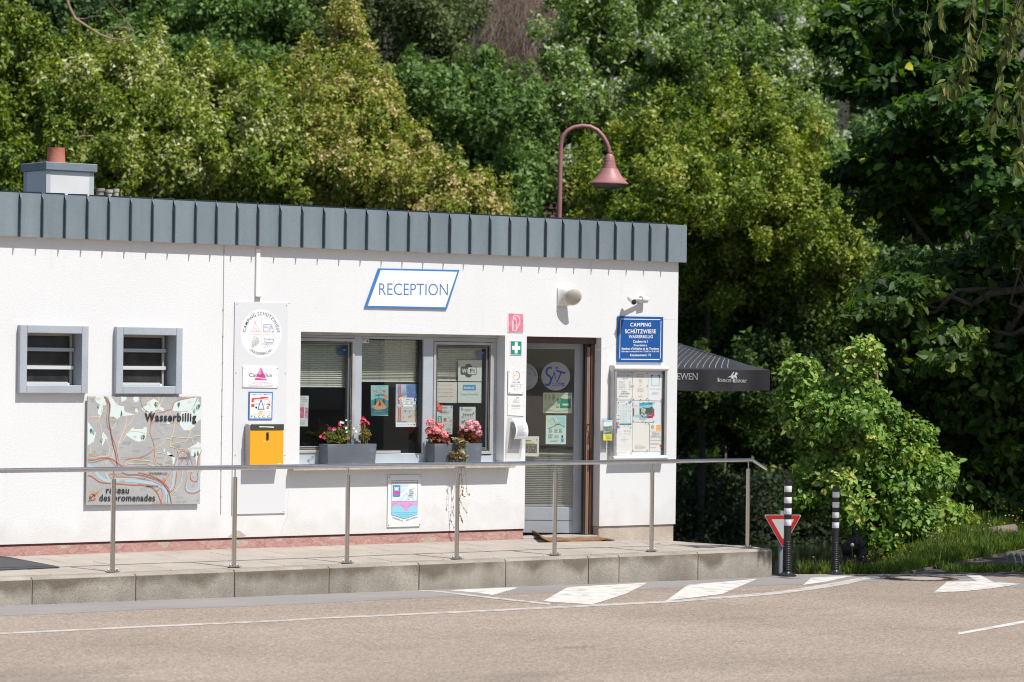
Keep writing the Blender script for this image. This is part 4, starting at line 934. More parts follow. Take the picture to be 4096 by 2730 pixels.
d.ring(258, 680, 38, 5, (.72, .40, .15), a0=math.pi * .5, a1=math.pi * 1.5); d.ring(258, 680, 38, 5, (.03, .08, .16), a0=-math.pi * .5, a1=math.pi * .5)
def star(x, y, r, c):
    d.poly([(x, y - r), (x + r * .22, y - r * .22), (x + r, y), (x + r * .22, y + r * .22), (x, y + r), (x - r * .22, y + r * .22), (x - r, y), (x - r * .22, y - r * .22)][::-1], c)
for x, y, r in ((246, 680, 16), (263, 663, 10), (270, 682, 7)): star(x, y, r, (.75, .42, .12))
d.text('bed', 226, 250, 743, 732, (.03, .05, .15), bold=.02); star(257, 737, 5, (.7, .15, .12)); d.text('bike', 264, 292, 743, 732, (.03, .05, .15), bold=.02)
d.line([(202, 755), (316, 757), (316, 782), (202, 780)], 1.6, (.2, .3, .42), closed=True)
for x in (225, 248, 271, 294): d.line([(x, 756), (x, 781)], 1.6, (.2, .3, .42)) if False else d.rect(x - .8, 757, x + .8, 781, (.2, .3, .42))
d.rect(205, 770, 222, 775, (.1, .2, .35)); d.rect(228, 770, 245, 775, (.1, .2, .35)); d.disc(240, 800, 5, (.7, .1, .08)); d.scribble(252, 797, 300, 803, 1, (.6, .3, .25), fill=1); d.scribble(252, 816, 285, 820, 1, (.5, .5, .5), fill=1); d.build(t)
t, d = board('plaque', 'white ecological label plaque with rounded corners above the leaflet tray', 'plaque', Q6, [(186, 868), (325, 873), (326, 1035), (318, 1043), (188, 1036), (180, 1028), (180, 875)][0:7] if False else [(182, 864), (327, 870), (325, 1044), (180, 1036)], -.006, .005, flat((.74, .74, .735), .3), bevel=.003)
gg = (.12, .12, .12)
d.line([(230, 918), (243, 880), (252, 900), (262, 874)], 2.5, gg); d.line([(230, 918), (282, 920), (282, 905), (262, 905), (262, 874), (284, 876)], 2.5, gg); d.ring(250, 905, 8, 2.5, gg, 14, ); d.line([(268, 885), (272, 872)], 2.2, gg); d.line([(275, 884), (281, 888)], 2.2, gg)
d.text('EcoLabel', 217, 292, 958, 938, (.1, .1, .1)); d.text('Luxembourg', 216, 291, 979, 965, (.4, .4, .4), bold=-.01); d.disc(188, 947, 2.6, gg, 8); d.disc(322, 948, 2.6, gg, 8); d.disc(239, 1008, 3, (.6, .08, .06), 8); d.scribble(246, 1004, 268, 1009, 1, (.5, .4, .4), fill=1); d.build(t)
# leaflet holders
def holder(name, label, q, x0, y0, x1, y1, yfr, paper):
    a = P(*q(x0, y0), Y=-.004); c = P(*q(x1, y1), Y=-.004); Yf = -.085
    t = thing(name, label, 'leaflet holder', ((a[0] + c[0]) / 2, 0, c[2]))
    b = MB(); b.box(a[0], c[0], -.007, -.003, c[2], a[2], M['acrylic']); b.box(a[0], c[0], Yf, Yf + .004, c[2] + .03, a[2] - (a[2] - c[2]) * .35, M['acrylic'])
    for x in (a[0], c[0] - .004): b.hexa([(x, Yf + .0045, c[2]), (x + .004, Yf + .0045, c[2]), (x + .004, -.0075, c[2]), (x, -.0075, c[2]), (x, Yf + .0045, a[2] - (a[2] - c[2]) * .36), (x + .004, Yf + .0045, a[2] - (a[2] - c[2]) * .36), (x + .004, -.0075, a[2] - .01), (x, -.0075, a[2] - .01)], M['acrylic'])
    b.box(a[0], c[0], Yf + .0045, -.0075, c[2] + .0, c[2] + .004, M['acrylic']); b.build('tray', t)
    return t, a, c
t, a, c = holder('leaflet_holder', 'clear leaflet tray with curled white sheets, left of the door', Q6, 182, 1052, 312, 1330, 0, None)
pp = thing('leaflet', 'curled white printed sheet drooping from the tray left of the door', 'leaflet', ((a[0] + c[0]) / 2, -.03, c[2] + .08))
b = MB(); N_ = 14; xs_ = (a[0] + .045, c[0] + .006); vs = []
zt_ = a[2] - .012; zb_ = c[2] + (a[2] - c[2]) * .30
for i in range(N_ + 1):
    k = i / N_; z = zt_ + (zb_ - zt_) * k; y = -.022 - .07 * math.sin(k * 2.3) * (1 if k < .5 else 1) - .012 * k; sh = -.012 * max(0, k - .3)
    vs += [(xs_[0] + sh * 3 * k, y, z), (xs_[1] + sh * 1.5, y - .004, z + .003 * k)]
b.add(vs, [(2 * i, 2 * i + 2, 2 * i + 3, 2 * i + 1) for i in range(N_)], flat((.70, .70, .71), .7)); sh_ = b.build('sheet', pp, smooth=60)
b = MB()
for i in range(26):
    k = .30 + .022 * i; j = k * N_; i0 = min(int(j), N_ - 1); f_ = j - i0; A = np.array(vs[2 * i0]) * (1 - f_) + np.array(vs[2 * i0 + 2]) * f_; B_ = np.array(vs[2 * i0 + 1]) * (1 - f_) + np.array(vs[2 * i0 + 3]) * f_
    if k > .9: break
    e = random.uniform(.6, .92); n_ = np.array([0, -.0008, 0]); p0 = A + (B_ - A) * .1 + n_; p1 = A + (B_ - A) * e + n_; b.quad(p0, p1, p1 + [0, 0, .0022], p0 + [0, 0, .0022], flat((.35, .35, .38), .8))
b.build('print', pp)
t, a, c = holder('leaflet_holder', 'clear leaflet holder beside the notice board with a brochure in it', Q7, 18, 1108, 118, 1425, 0, None)
bro = thing('brochure', 'brochure with a river photo above a yellow block, in the clear holder', 'brochure', ((a[0] + c[0]) / 2, -.06, c[2] + .07))
yb_ = -.074; d = Draw(Q7, (0, yb_, 0)); e = P(*Q7(36, 1126), Y=yb_); g = P(*Q7(127, 1340), Y=yb_)
b = MB(); b.box(e[0], g[0], yb_ + .0005, yb_ + .006, g[2], e[2], M['paper']); b.build('pages', bro)
d.rect(36, 1126, 124, 1165, (.35, .52, .65)); d.rect(36, 1150, 124, 1190, (.62, .66, .68)); d.poly([(36, 1190), (36, 1275), (124, 1272), (124, 1182), (80, 1196)], (.16, .2, .12))
for _ in range(26): x = random.uniform(38, 112); y = random.uniform(1190, 1240); d.rect(x, y, x + random.uniform(3, 10), y + random.uniform(3, 8), random.choice([(.6, .58, .55), (.3, .3, .3), (.12, .16, .08), (.5, .3, .22)]))
d.poly([(38, 1240), (38, 1262), (95, 1255), (120, 1240)], (.25, .4, .5)); d.poly([(36, 1276), (36, 1340), (127, 1342), (124, 1270)], (.70, .64, .05)); d.text('Camping', 52, 92, 1297, 1284, (.2, .22, .3), bold=.01); d.text('Promenades', 60, 112, 1310, 1299, (.2, .22, .3), bold=.01); d.text('Wasserbillig', 60, 110, 1322, 1311, (.2, .22, .3), bold=.01)
d.build(bro)
# notice board
YO = -.085
nb = thing('notice_board', 'aluminium framed glazed notice board with pinned papers, below the blue sign', 'notice board', (-.5, 0, P(*Q7(400, 1540), Y=0)[2]))
al = noisy('satin_aluminium', [(.3, (.40, .40, .40)), (.7, (.50, .50, .49))], 6, 3, .35, metal=.5); cr_ = flat((.70, .66, .58), .45); wh = flat((.72, .72, .71), .35)
x0, x1 = P(*Q7(148, 1000), Y=YO)[0], P(*Q7(708, 1000), Y=YO)[0]; z1 = P(*Q7(400, 585), Y=YO)[2]; z0 = P(*Q7(400, 1522), Y=YO)[2]
b = MB()
for z, r in ((z1, .028), (z0, .024)):
    prof = [(YO - .008 + r * 1.1 - r * 1.1 * math.cos(a), z + r * math.sin(a)) for a in np.linspace(-1.3, 1.57, 8)] + [(-.001, z + r), (-.001, z - r)]
    b.prism([(x0 + .012, y, zz_) for y, zz_ in prof], (x1 - x0 - .024, 0, 0), wh)
b.build('rail', nb, smooth=50)
b = MB()
for z, r in ((z1, .029), (z0, .025)):
    for xa in (x0 - .002, x1 - .012): b.prism([(xa, y, zz_) for y, zz_ in [(YO - .009 + r * 1.1 - r * 1.1 * math.cos(a), z + r * math.sin(a)) for a in np.linspace(-1.3, 1.57, 8)] + [(-.001, z + r), (-.001, z - r)]], (.014, 0, 0), cr_)
b.build('end_cap', nb, smooth=50)
wd = .030
for xa, xb in ((x0, x0 + wd), (x1 - wd, x1)):
    b = MB()
    b.box(xa, xb, YO + .012, -.001, z0 + .024, z1 - .029, al); b.box(xa + .008 if xa == x0 else xa - .006, xb + .006 if xa == x0 else xb - .008, YO + .006, YO + .0115, z0 + .0245, z1 - .0295, al)
    b.box(xb if xa == x0 else xa - .006, (xb + .006) if xa == x0 else xa, YO + .02, YO + .05, z0 + .0242, z1 - .0292, M['grey_dark'])
    b.build('side_profile', nb)
YBk = YO + .052
b = MB(); b.box(x0 + wd + .001, x1 - wd - .001, YBk, -.002, z0 + .024, z1 - .029, flat((.66, .68, .70), .6)); b.build('back_board', nb)
b = MB(); b.box(x0 + wd + .001, x1 - wd - .001, YO + .022, YO + .025, z0 + .024, z1 - .029, M['glass_clear']); b.build('pane', nb)
def pinned(label, q, pts, pins, draw, cat='notice', Y=YBk - .004, c=(.70, .69, .665), nm='pinned_notice'):
    w = [P(*q(*p), Y=Y) for p in pts]; m = np.mean(w, axis=0)
    t = thing(nm, label, cat, (m[0], Y, min(p[2] for p in w)))
    b = MB(); b.prism([(p[0], Y, p[2]) for p in w][::-1], (0, .0008, 0), flat(c, .8)); b.build('sheet', t)
    d = Draw(q, (0, Y - .0002, 0)); draw(d); d.build(t)
    for x, y, cc in pins: p = P(*q(x, y), Y=Y - .004); b = MB(); b.lathe([(.002, 0), (.004, .002), (.0035, .007), (.0048, .009)], (p[0], Y - .001, p[2]), flat(cc, .4), 8, (0, -1, 0)); b.build('pin', t)
TK = (.30, .31, .32); BP = (.25, .12, .06)
def dr(d):
    d.rect(180, 648, 338, 672, (.48, .54, .58)); d.scribble(215, 636, 310, 642, 1, (.1, .1, .1), fill=1); d.ring(196, 652, 11, 2.5, (.2, .35, .4), 14); d.text('SIT', 280, 300, 670, 655, (.05, .1, .3)); d.text('TARIFS 2024', 228, 294, 697, 685, (.2, .2, .22)); d.scribble(228, 703, 292, 709, 1, TK)
    for y in (724, 733, 747, 757, 768, 778, 787, 802): d.scribble(198, y, 270, y + 6, 1, TK); d.rect(303, y, 320, y + 3.5, TK)
    d.rect(225, 823, 278, 827, (.1, .3, .55)); d.scribble(225, 833, 300, 839, 1, (.2, .35, .5)); d.scribble(215, 847, 308, 860, 2, (.12, .12, .12), fill=1); d.scribble(198, 872, 320, 886, 2, TK)
pinned('price list with a grey header and many short rows, top left in the board', Q7, [(178, 630), (338, 630), (337, 915), (175, 915)], [(327, 629, BP), (331, 769, BP), (180, 905, BP), (327, 905, BP)], dr)
def dr(d):
    d.rect(382, 648, 462, 652, (.2, .22, .35)); d.scribble(370, 657, 475, 662, 1, (.3, .35, .5)); d.scribble(380, 670, 465, 687, 2, TK)
    for y in (704, 714, 725, 737): d.rect(407, y, 440, y + 4, TK)
    for y in (760, 769, 852): d.rect(410, y, 436, y + 3, (.7, .35, .25))
    for y in (794, 804, 815, 827): d.scribble(390, y, 455, y + 5, 1, TK, fill=1)
    d.rect(402, 875, 442, 878, TK); d.scribble(390, 884, 455, 889, 1, TK)
pinned('cream notice with short centred lines, second in the top row of the board', Q7, [(342, 628), (502, 628), (500, 917), (340, 917)], [(351, 636, (.1, .08, .06)), (492, 641, BP), (350, 770, BP), (494, 769, BP), (351, 909, (.03, .05, .2)), (424, 911, BP), (491, 901, BP)], dr, c=(.72, .69, .64))
def dr(d):
    d.poly([(531, 653), (531, 772), (627, 772), (627, 653)], (.42, .58, .64)); d.poly([(531, 653), (531, 680), (560, 655)], (.02, .2, .25)); d.poly([(600, 653), (628, 700), (628, 653)], (.05, .25, .3)); d.rect(547, 670, 614, 760, (.70, .71, .72))
    d.text('QR CODE mobilité.lu', 523, 633, 807, 797, (.1, .25, .2), bold=.01); d.scribble(543, 835, 614, 868, 4, (.42, .43, .45))
pinned('white sheet with a blue green square, top right in the board', Q7, [(506, 630), (655, 634), (652, 925), (503, 922)], [(649, 643, (.03, .04, .2)), (513, 916, (.02, .08, .1)), (641, 915, (.02, .05, .1))], dr, c=(.72, .72, .74))
def dr(d):
    d.disc(194, 942, 7, (.45, .5, .45), 12); d.text('Check in guide!', 207, 262, 938, 929, TK); d.scribble(207, 945, 265, 950, 1, TK); d.rect(298, 928, 320, 955, (.03, .25, .4)); d.rect(302, 932, 316, 941, (.6, .5, .1))
    d.poly([(181, 960), (178, 1165), (328, 1165), (328, 960)], (.60, .66, .66)); d.rect(230, 968, 272, 972, TK); d.rect(228, 1062, 280, 1066, TK)
    for y in (988, 1030, 1083, 1110, 1138):
        for x in (192, 216, 248, 273, 300, 318):
            if random.random() < .8: d.ring(x, y, 5, 1.5, TK, 8); d.rect(x - 6, y + 10, x + 6, y + 13, (.42, .44, .46))
    d.rect(208, 1163, 328, 1175, (.01, .22, .25)); d.scribble(240, 1166, 290, 1172, 1, (.6, .7, .7)); d.disc(257, 1189, 4, TK, 8); d.disc(296, 1187, 4, TK, 8)
pinned('pale blue check in sheet of small icons, left in the middle row of the board', Q7, [(178, 922), (334, 922), (333, 1198), (176, 1200)], [(193, 945, BP), (281, 950, BP), (328, 932, BP)], dr)
def dr(d):
    d.text('Siteun', 350, 398, 985, 968, (.5, .1, .15)); d.poly([(343, 1005), (343, 1090), (358, 1088), (358, 1000)], (.45, .05, .08)); d.poly([(552, 1006), (552, 1090), (568, 1088), (569, 1006)], (.4, .05, .08)); d.line([(365, 998), (365, 1050)], 2, TK); d.line([(385, 998), (385, 1050)], 2, TK)
    d.poly([(356, 1060), (356, 1100), (412, 1103), (412, 1058)], (.42, .66, .60)); d.text('Sortly', 363, 406, 1092, 1070, (.05, .15, .15))
    d.poly([(412, 948), (412, 1115), (550, 1106), (551, 940)], (.05, .33, .42)); d.poly([(412, 980), (412, 1010), (550, 995), (551, 965)], (.25, .50, .6)); d.poly([(412, 1010), (412, 1060), (551, 1060), (551, 985), (500, 1000), (450, 995)], (.06, .1, .08))
    d.poly([(432, 1000), (432, 1050), (470, 1060), (480, 1010)], (.5, .42, .3)); d.text('Luxembourg', 416, 500, 968, 952, (.1, .4, .55), bold=.01); d.text('Card', 505, 540, 964, 948, (.01, .06, .15), bold=.03)
    for x, y, r in ((420, 1072, 7), (440, 1052, 8), (459, 1068, 8), (478, 1060, 7), (447, 1098, 9), (432, 1090, 6)):
        d.disc(x, y + 14, r * 1.4, random.choice([(.5, .5, .5), (.03, .03, .04), (.6, .6, .58), (.08, .08, .1)]), 12); d.disc(x, y, r, (.45, .28, .2), 12); d.disc(x, y - 4, r * .8, (.06, .03, .02), 10)
    d.rect(495, 1065, 551, 1104, (.45, .02, .05)); d.text('luxembourg', 502, 545, 1082, 1073, (.7, .6, .6)); d.rect(415, 1108, 480, 1122, (.5, .48, .45))
pinned('colourful visitor card poster with faces, in the centre of the board', Q7, [(342, 944), (570, 940), (568, 1148), (340, 1146)], [(347, 949, BP), (453, 943, BP), (565, 943, BP), (346, 1136, (.02, .06, .1)), (450, 1137, BP), (562, 1140, BP)], dr, c=(.62, .63, .65))
def dr(d):
    d.ring(205, 1255, 12, 1.5, TK, 12); d.scribble(190, 1273, 222, 1278, 1, TK, fill=1); d.text('SILVER', 248, 319, 1252, 1235, (.22, .22, .22), bold=-.01, serif=True); d.text('2023 - 2026', 247, 321, 1278, 1265, (.35, .35, .35), bold=-.01, serif=True)
    d.rect(246, 1310, 262, 1313, TK); d.text('Camping Schützwiese', 215, 295, 1337, 1326, (.25, .25, .25)); d.scribble(222, 1345, 286, 1350, 1, TK); d.rect(248, 1362, 258, 1365, TK); d.scribble(188, 1397, 320, 1403, 1, (.5, .5, .5), fill=1); d.rect(265, 1437, 280, 1439, TK); d.scribble(185, 1468, 310, 1474, 1, TK)
pinned('silver award certificate, bottom left in the board', Q7, [(176, 1200), (334, 1200), (332, 1492), (173, 1495)], [(322, 1202, BP), (176, 1483, BP), (325, 1476, BP)], dr)
def dr(d):
    d.scribble(367, 1380, 420, 1386, 1, TK, fill=1); d.scribble(365, 1396, 480, 1436, 5, TK)
pinned('sheet with a blank square and lines of small print, bottom centre in the board', Q7, [(340, 1156), (518, 1158), (515, 1450), (338, 1452)], [(477, 1156, BP), (511, 1160, BP), (342, 1447, BP), (496, 1444, BP)], dr, c=(.70, .67, .63))
def dr(d):
    d.disc(549, 1199, 21, (.35, .42, .12), 24, rv=1.05); d.ring(549, 1196, 9, 2, (.6, .62, .4), 14); d.text('your place', 532, 568, 1236, 1230, TK); d.poly([(589, 1180), (589, 1238), (633, 1238), (633, 1180)], (.78, .33, .06)); d.ring(611, 1200, 12, 3, (.8, .7, .6), 18); d.text('Bread', 597, 625, 1228, 1218, (.8, .7, .6))
    d.line([(525, 1246), (640, 1246), (640, 1325), (525, 1325)], 1.5, (.25, .25, .25), closed=True)
    for k, s_ in enumerate(('Brötchen-service', 'Broodjes-service', 'Bread delivery service')): d.text(s_, (543, 543, 531)[k], (622, 622, 632)[k], 1269 + 20 * k, 1254 + 20 * k, (.08, .08, .08), bold=.02)
    d.scribble(524, 1337, 650, 1350, 2, TK); d.scribble(524, 1368, 640, 1388, 3, TK); d.scribble(524, 1412, 610, 1424, 2, TK); d.rect(515, 1165, 518, 1445, (.5, .25, .1))
    d.disc(634, 1398, 14, (.45, .13, .05), 12); d.disc(640, 1425, 12, (.5, .18, .07), 12); d.disc(630, 1418, 7, (.7, .5, .35), 10)
pinned('bread delivery notice with green and orange badges, bottom right in the board', Q7, [(518, 1162), (648, 1162), (647, 1450), (514, 1448)], [(645, 1165, BP), (643, 1442, BP)], dr, c=(.71, .68, .65))
t = thing('card_stickers', 'strip of small payment card stickers on the left edge of the notice board', 'sticker', P(*Q7(188, 1215), Y=YO + .02))
d = Draw(Q7, (0, YO + .0215, 0)); d.rect(172, 1068, 205, 1092, (.72, .72, .70)); d.text('OK!', 175, 203, 1086, 1072, (.1, .05, .02), bold=.04); d.rect(190, 1086, 200, 1090, (.6, .15, .03))
for y in (1097, 1126): d.rect(173, y, 204, y + 26, (.68, .70, .74)); d.rect(173, y + 22, 204, y + 26, (.03, .12, .35)); d.text('VISA', 176, 202, y + 18, y + 6, (.03, .1, .4), bold=.03, shear=.1)
d.rect(173, 1158, 204, 1184, (.55, .1, .05)); d.disc(182, 1171, 9, (.65, .05, .04), 14); d.disc(195, 1171, 9, (.75, .4, .05), 14); d.rect(173, 1190, 204, 1215, (.03, .15, .4)); d.disc(182, 1202, 9, (.6, .05, .06), 14); d.disc(195, 1202, 9, (.1, .3, .6), 14); d.build(t)
# shield sign low on the wall
t, d = board('tourist_sign', 'white sign with a bridge and river shield, low on the wall below the window', 'sign', U2, [(165, 163), (580, 160), (568, 803), (156, 815)], -.012, .008, flat((.72, .725, .73), .3), screws=((182, 186), (567, 182), (558, 781), (171, 791)), scr=flat((.06, .06, .06), .4))
K = (.01, .02, .05); SKY = (.48, .66, .74)
d.poly([(209, 230), (207, 664), (370, 714), (530, 657), (539, 226)], K); d.poly([(213, 234), (211, 660), (370, 709), (526, 653), (535, 230)], (.74, .74, .74))
d.line([(209, 262), (538, 258)], 3, K); d.text('Syndicat d\'Initiative et de Tourisme', 217, 531, 260, 242, K, bold=.02)
for tri in ([(212, 282), (212, 318), (420, 312), (420, 276)], [(320, 330), (320, 362), (425, 325)][::-1], [(260, 488), (345, 488), (402, 396), (398, 376)], [(370, 488), (398, 488), (425, 415), (412, 415)], [(212, 360), (212, 460), (400, 350), (320, 362)], [(470, 415), (462, 488), (498, 487), (484, 410)], [(498, 385), (518, 487), (530, 486), (512, 380)]):
    d.poly(tri, SKY)
d.disc(478, 318, 52, (.76, .75, .72), 30)
d.poly([(223, 289), (224, 425), (240, 434), (302, 434), (316, 425), (318, 289)], (.02, .12, .28)); d.poly([(228, 294), (229, 420), (242, 428), (300, 428), (311, 420), (313, 294)], (.08, .25, .48))
d.poly([(232, 318), (248, 330), (242, 352), (300, 355), (290, 335), (308, 310), (285, 318), (275, 308), (262, 320), (250, 312)], (.6, .66, .75)); d.poly([(232, 362), (245, 380), (236, 410), (262, 400), (290, 415), (296, 385), (304, 368), (275, 362), (255, 368)], (.65, .05, .3))
for r_, n_ in enumerate((3, 3, 3, 2)):
    for k in range(n_): d.disc(433 + k * 19 + (r_ % 2) * 8, 357 + r_ * 24, 12, K, 14); d.disc(433 + k * 19 + (r_ % 2) * 8, 357 + r_ * 24, 10, (.45, .68, .74), 14)
d.line([(430, 345), (465, 338), (492, 322)], 3, (.3, .05, .1), smooth=True)
d.line([(400, 378), (402, 405), (422, 418), (424, 465)], 3, (.05, .25, .35), smooth=True); d.line([(448, 382), (444, 410), (426, 418)], 3, (.05, .25, .35), smooth=True); d.line([(405, 468), (440, 466)], 3, (.05, .25, .35))
PKK = (.62, .30, .55); d.poly([(211, 491), (211, 660), (370, 709), (526, 653), (529, 486)], (.26, .56, .70)); d.poly([(211, 491), (211, 562), (240, 548), (290, 545), (335, 552), (366, 580), (364, 612), (408, 612), (408, 580), (440, 552), (490, 542), (528, 550), (529, 486)], PKK)
d.line([(211, 491), (529, 486)], 3, (.1, .02, .1)); d.line([(215, 527), (270, 516), (330, 535), (366, 572)], 3, (.15, .05, .18), smooth=True); d.line([(408, 570), (450, 530), (490, 514), (528, 522)], 3, (.15, .05, .18), smooth=True)
d.line([(240, 526), (275, 520), (318, 526)], 6, (.3, .6, .75), smooth=True); d.line([(455, 520), (490, 514), (522, 520)], 6, (.3, .6, .75), smooth=True)
for y, x0, x1 in ((632, 220, 520), (654, 268, 476), (676, 313, 432)): d.line([(x, y + 4 * math.sin(k * 1.57)) for k, x in enumerate(np.linspace(x0, x1, 29 if x1 - x0 > 250 else 21))], 5.5, (.01, .42, .6))
d.text('WASSERBILLIG', 214, 352, 700, 682, K, yb1=742); d.text('sur', 361, 376, 739, 730, K); d.text('SÛRE & MOSELLE', 386, 528, 738, 720, K, yb1=692)
d.build(t)
# walking map board
YM = -.035
t, d = board('map_board', 'weathered grey walking map board under the second small window', 'map board', QM, [(34, 87), (1520, 88), (1502, 1492), (14, 1508)], YM, .012, noisy('grey_painted_board', [(.3, (.345, .35, .345)), (.7, (.405, .41, .405))], 3, 5, .4, fine=(40, .95, 1.04)), screws=((96, 152), (1486, 145), (65, 1457), (1475, 1440)), sr=.005, scr=flat((.1, .09, .09), .5))
b = MB()
for x, y in ((150, 300), (150, 1300), (1380, 300), (1380, 1300)): p = P(*QM(x, y), Y=YM); b.box(p[0] - .03, p[0] + .03, YM + .0125, -.0005, p[2] - .03, p[2] + .03, M['grey_dark'])
b.build('bracket', t)
MT = (.60, .68, .65); CRM = (.70, .58, .36); ORG = (.60, .15, .055); RV = (.36, .48, .55); BW = (.16, .085, .075)
for pl_ in ([(120, 120), (175, 190), (165, 310), (205, 350), (235, 250), (225, 200), (275, 205), (262, 120), (240, 88), (150, 88)], [(300, 88), (340, 200), (325, 340), (420, 385), (470, 345), (640, 330), (635, 318), (520, 285), (505, 215), (440, 205), (390, 160), (345, 88)], [(470, 88), (478, 160), (540, 130), (545, 88)],
            [(640, 88), (625, 120), (650, 165), (700, 150), (700, 88)], [(735, 240), (780, 310), (860, 320), (960, 250), (1025, 285), (1030, 240), (985, 225), (960, 150), (900, 120), (800, 165), (820, 195)], [(1180, 155), (1140, 265), (1170, 282), (1370, 275), (1400, 250), (1470, 88), (1380, 95)],
            [(1250, 280), (1240, 460), (1290, 530), (1370, 530), (1430, 480), (1440, 440), (1520, 380), (1520, 240), (1480, 110), (1400, 260), (1330, 290)], [(530, 590), (640, 660), (700, 682), (775, 665), (800, 600), (810, 490), (770, 485), (760, 510), (640, 515), (630, 485)], [(34, 410), (34, 725), (70, 715), (72, 700), (115, 680), (140, 560)],
            [(225, 570), (215, 700), (225, 740), (270, 640), (305, 650), (240, 552)], [(1045, 755), (1020, 800), (1040, 815)], [(1065, 800), (1080, 860), (1130, 845), (1150, 980), (1170, 960), (1175, 880)], [(1340, 770), (1370, 830), (1375, 860), (1440, 870), (1455, 1000), (1470, 880), (1520, 800), (1520, 710), (1470, 675), (1462, 700)], [(652, 245), (650, 285), (690, 300), (698, 285), (680, 240)], [(1062, 432), (1070, 450), (1110, 448), (1100, 422)]):
    d.poly(pl_ if True else pl_, MT)
d.line([(34, 985), (120, 1040), (180, 1130), (300, 1190), (500, 1180), (800, 1210), (950, 1240), (1030, 1290), (1070, 1380), (1075, 1490)], 44, RV, smooth=True); d.line([(270, 1080), (290, 1130), (320, 1190)], 30, RV, smooth=True)
d.line([(1080, 1320), (1140, 1270), (1160, 1180), (1180, 1020), (1215, 880), (1270, 815), (1330, 850), (1380, 960), (1410, 1060), (1350, 1060), (1340, 1150), (1320, 1290), (1400, 1330), (1480, 1290), (1480, 1150), (1520, 1040)], 26, RV, smooth=True)
d.line([(240, 450), (265, 500), (250, 540)], 5, RV); d.line([(930, 430), (960, 520), (1030, 600)], 5, RV, smooth=True)
for l in ([(34, 362), (110, 350), (190, 348), (215, 310), (222, 230), (270, 120), (310, 100)], [(222, 290), (260, 275), (285, 310)], [(190, 350), (175, 420), (205, 470), (215, 550), (270, 640), (315, 750), (300, 860), (200, 872), (110, 862), (75, 825), (34, 818)], [(60, 700), (75, 825)], [(315, 750), (365, 765), (350, 880), (280, 940), (275, 1020)], [(325, 350), (370, 355), (415, 385), (375, 490), (345, 512)], [(430, 88), (425, 170), (400, 210)], [(545, 340), (520, 500), (440, 700), (425, 840)], [(705, 300), (640, 340), (600, 430), (525, 490), (545, 555), (500, 650), (440, 700)], [(545, 555), (640, 540), (760, 560), (848, 610)], [(800, 88), (830, 160), (865, 220)], [(960, 88), (960, 180), (950, 250), (900, 275)], [(1035, 88), (985, 190), (965, 270), (945, 330)], [(1105, 260), (1130, 380), (1130, 430), (1165, 440), (1165, 500), (1135, 600), (1110, 640)], [(1140, 420), (1190, 425), (1230, 450)], [(905, 770), (1010, 700), (1040, 650), (1090, 638), (1120, 660), (1115, 730), (1170, 760), (1210, 790), (1200, 840), (1215, 800)], [(1115, 720), (1200, 690), (1290, 680), (1340, 640), (1375, 540), (1385, 460)], [(1110, 740), (1230, 770), (1370, 780)], [(1130, 612), (1250, 625), (1390, 625), (1450, 600), (1520, 602)], [(1390, 625), (1415, 720)], [(910, 850), (950, 825), (1040, 835), (1060, 870), (1050, 930), (1080, 950), (1075, 985)], [(505, 975), (610, 918), (700, 920), (840, 930), (920, 965), (970, 1000)], [(495, 985), (600, 965), (800, 970), (900, 1000), (970, 1000)], [(580, 1005), (800, 1005)], [(1075, 985), (1120, 970), (1150, 940)], [(320, 1085), (340, 1150), (420, 1158), (560, 1163)], [(1155, 1060), (1130, 1270)], [(1270, 950), (1265, 1120), (1240, 1240), (1150, 1350)], [(1120, 1330), (1150, 1370), (1170, 1350)], [(1435, 1080), (1425, 1140), (1410, 1100)], [(1145, 1405), (1180, 1405)]):
    d.line(l, 7.5, CRM, smooth=True)
for l, w_ in (([(248, 88), (295, 170), (300, 260), (285, 350), (290, 450), (310, 510), (335, 510), (350, 600), (400, 740), (430, 880), (435, 950)], 7), ([(728, 88), (735, 180), (770, 250), (840, 310), (860, 450), (848, 560), (890, 680), (905, 780), (905, 900), (890, 940), (960, 965), (1010, 975), (975, 1000)], 5.5), ([(860, 450), (930, 380), (945, 305), (1020, 290), (1080, 262), (1140, 250), (1160, 170), (1250, 130), (1460, 88)], 6), ([(905, 770), (820, 840), (700, 885), (550, 905), (495, 990)], 6),
               ([(34, 908), (120, 912), (240, 885), (330, 895), (420, 950), (490, 1005)], 12), ([(34, 1118), (90, 1130), (200, 1205), (380, 1222), (600, 1240), (800, 1252), (880, 1280), (950, 1360), (1000, 1490)], 11), ([(690, 1078), (860, 1120), (1000, 1190), (1080, 1270), (1105, 1330)], 12), ([(330, 1090), (460, 1130), (700, 1150), (900, 1200), (1010, 1260)], 5.5), ([(330, 1095), (335, 1130), (460, 1140), (465, 1100), (350, 1095)], 4), ([(1165, 1000), (1210, 870), (1270, 800), (1330, 830), (1380, 910), (1405, 1000)], 10), ([(1215, 1000), (1280, 880), (1305, 820)], 6), ([(1290, 880), (1330, 920), (1345, 1000)], 5), ([(1470, 1000), (1480, 900), (1522, 790)], 10),
               ([(1395, 1070), (1375, 1150), (1420, 1195), (1470, 1180), (1475, 1080)], 8), ([(1355, 1070), (1330, 1180), (1310, 1300), (1400, 1355), (1510, 1310)], 7), ([(1120, 1070), (1060, 1170), (1030, 1230), (1105, 1330), (1170, 1270), (1200, 1070)], 7), ([(680, 1240), (720, 1225), (840, 1245)], 5), ([(935, 1330), (990, 1280), (1010, 1360), (1000, 1450)], 5), ([(1080, 1360), (1075, 1430), (1085, 1490)], 7), ([(1010, 1200), (1020, 1155), (1045, 1165), (1040, 1220)], 5)):
    d.line(l, w_, ORG, smooth=True)
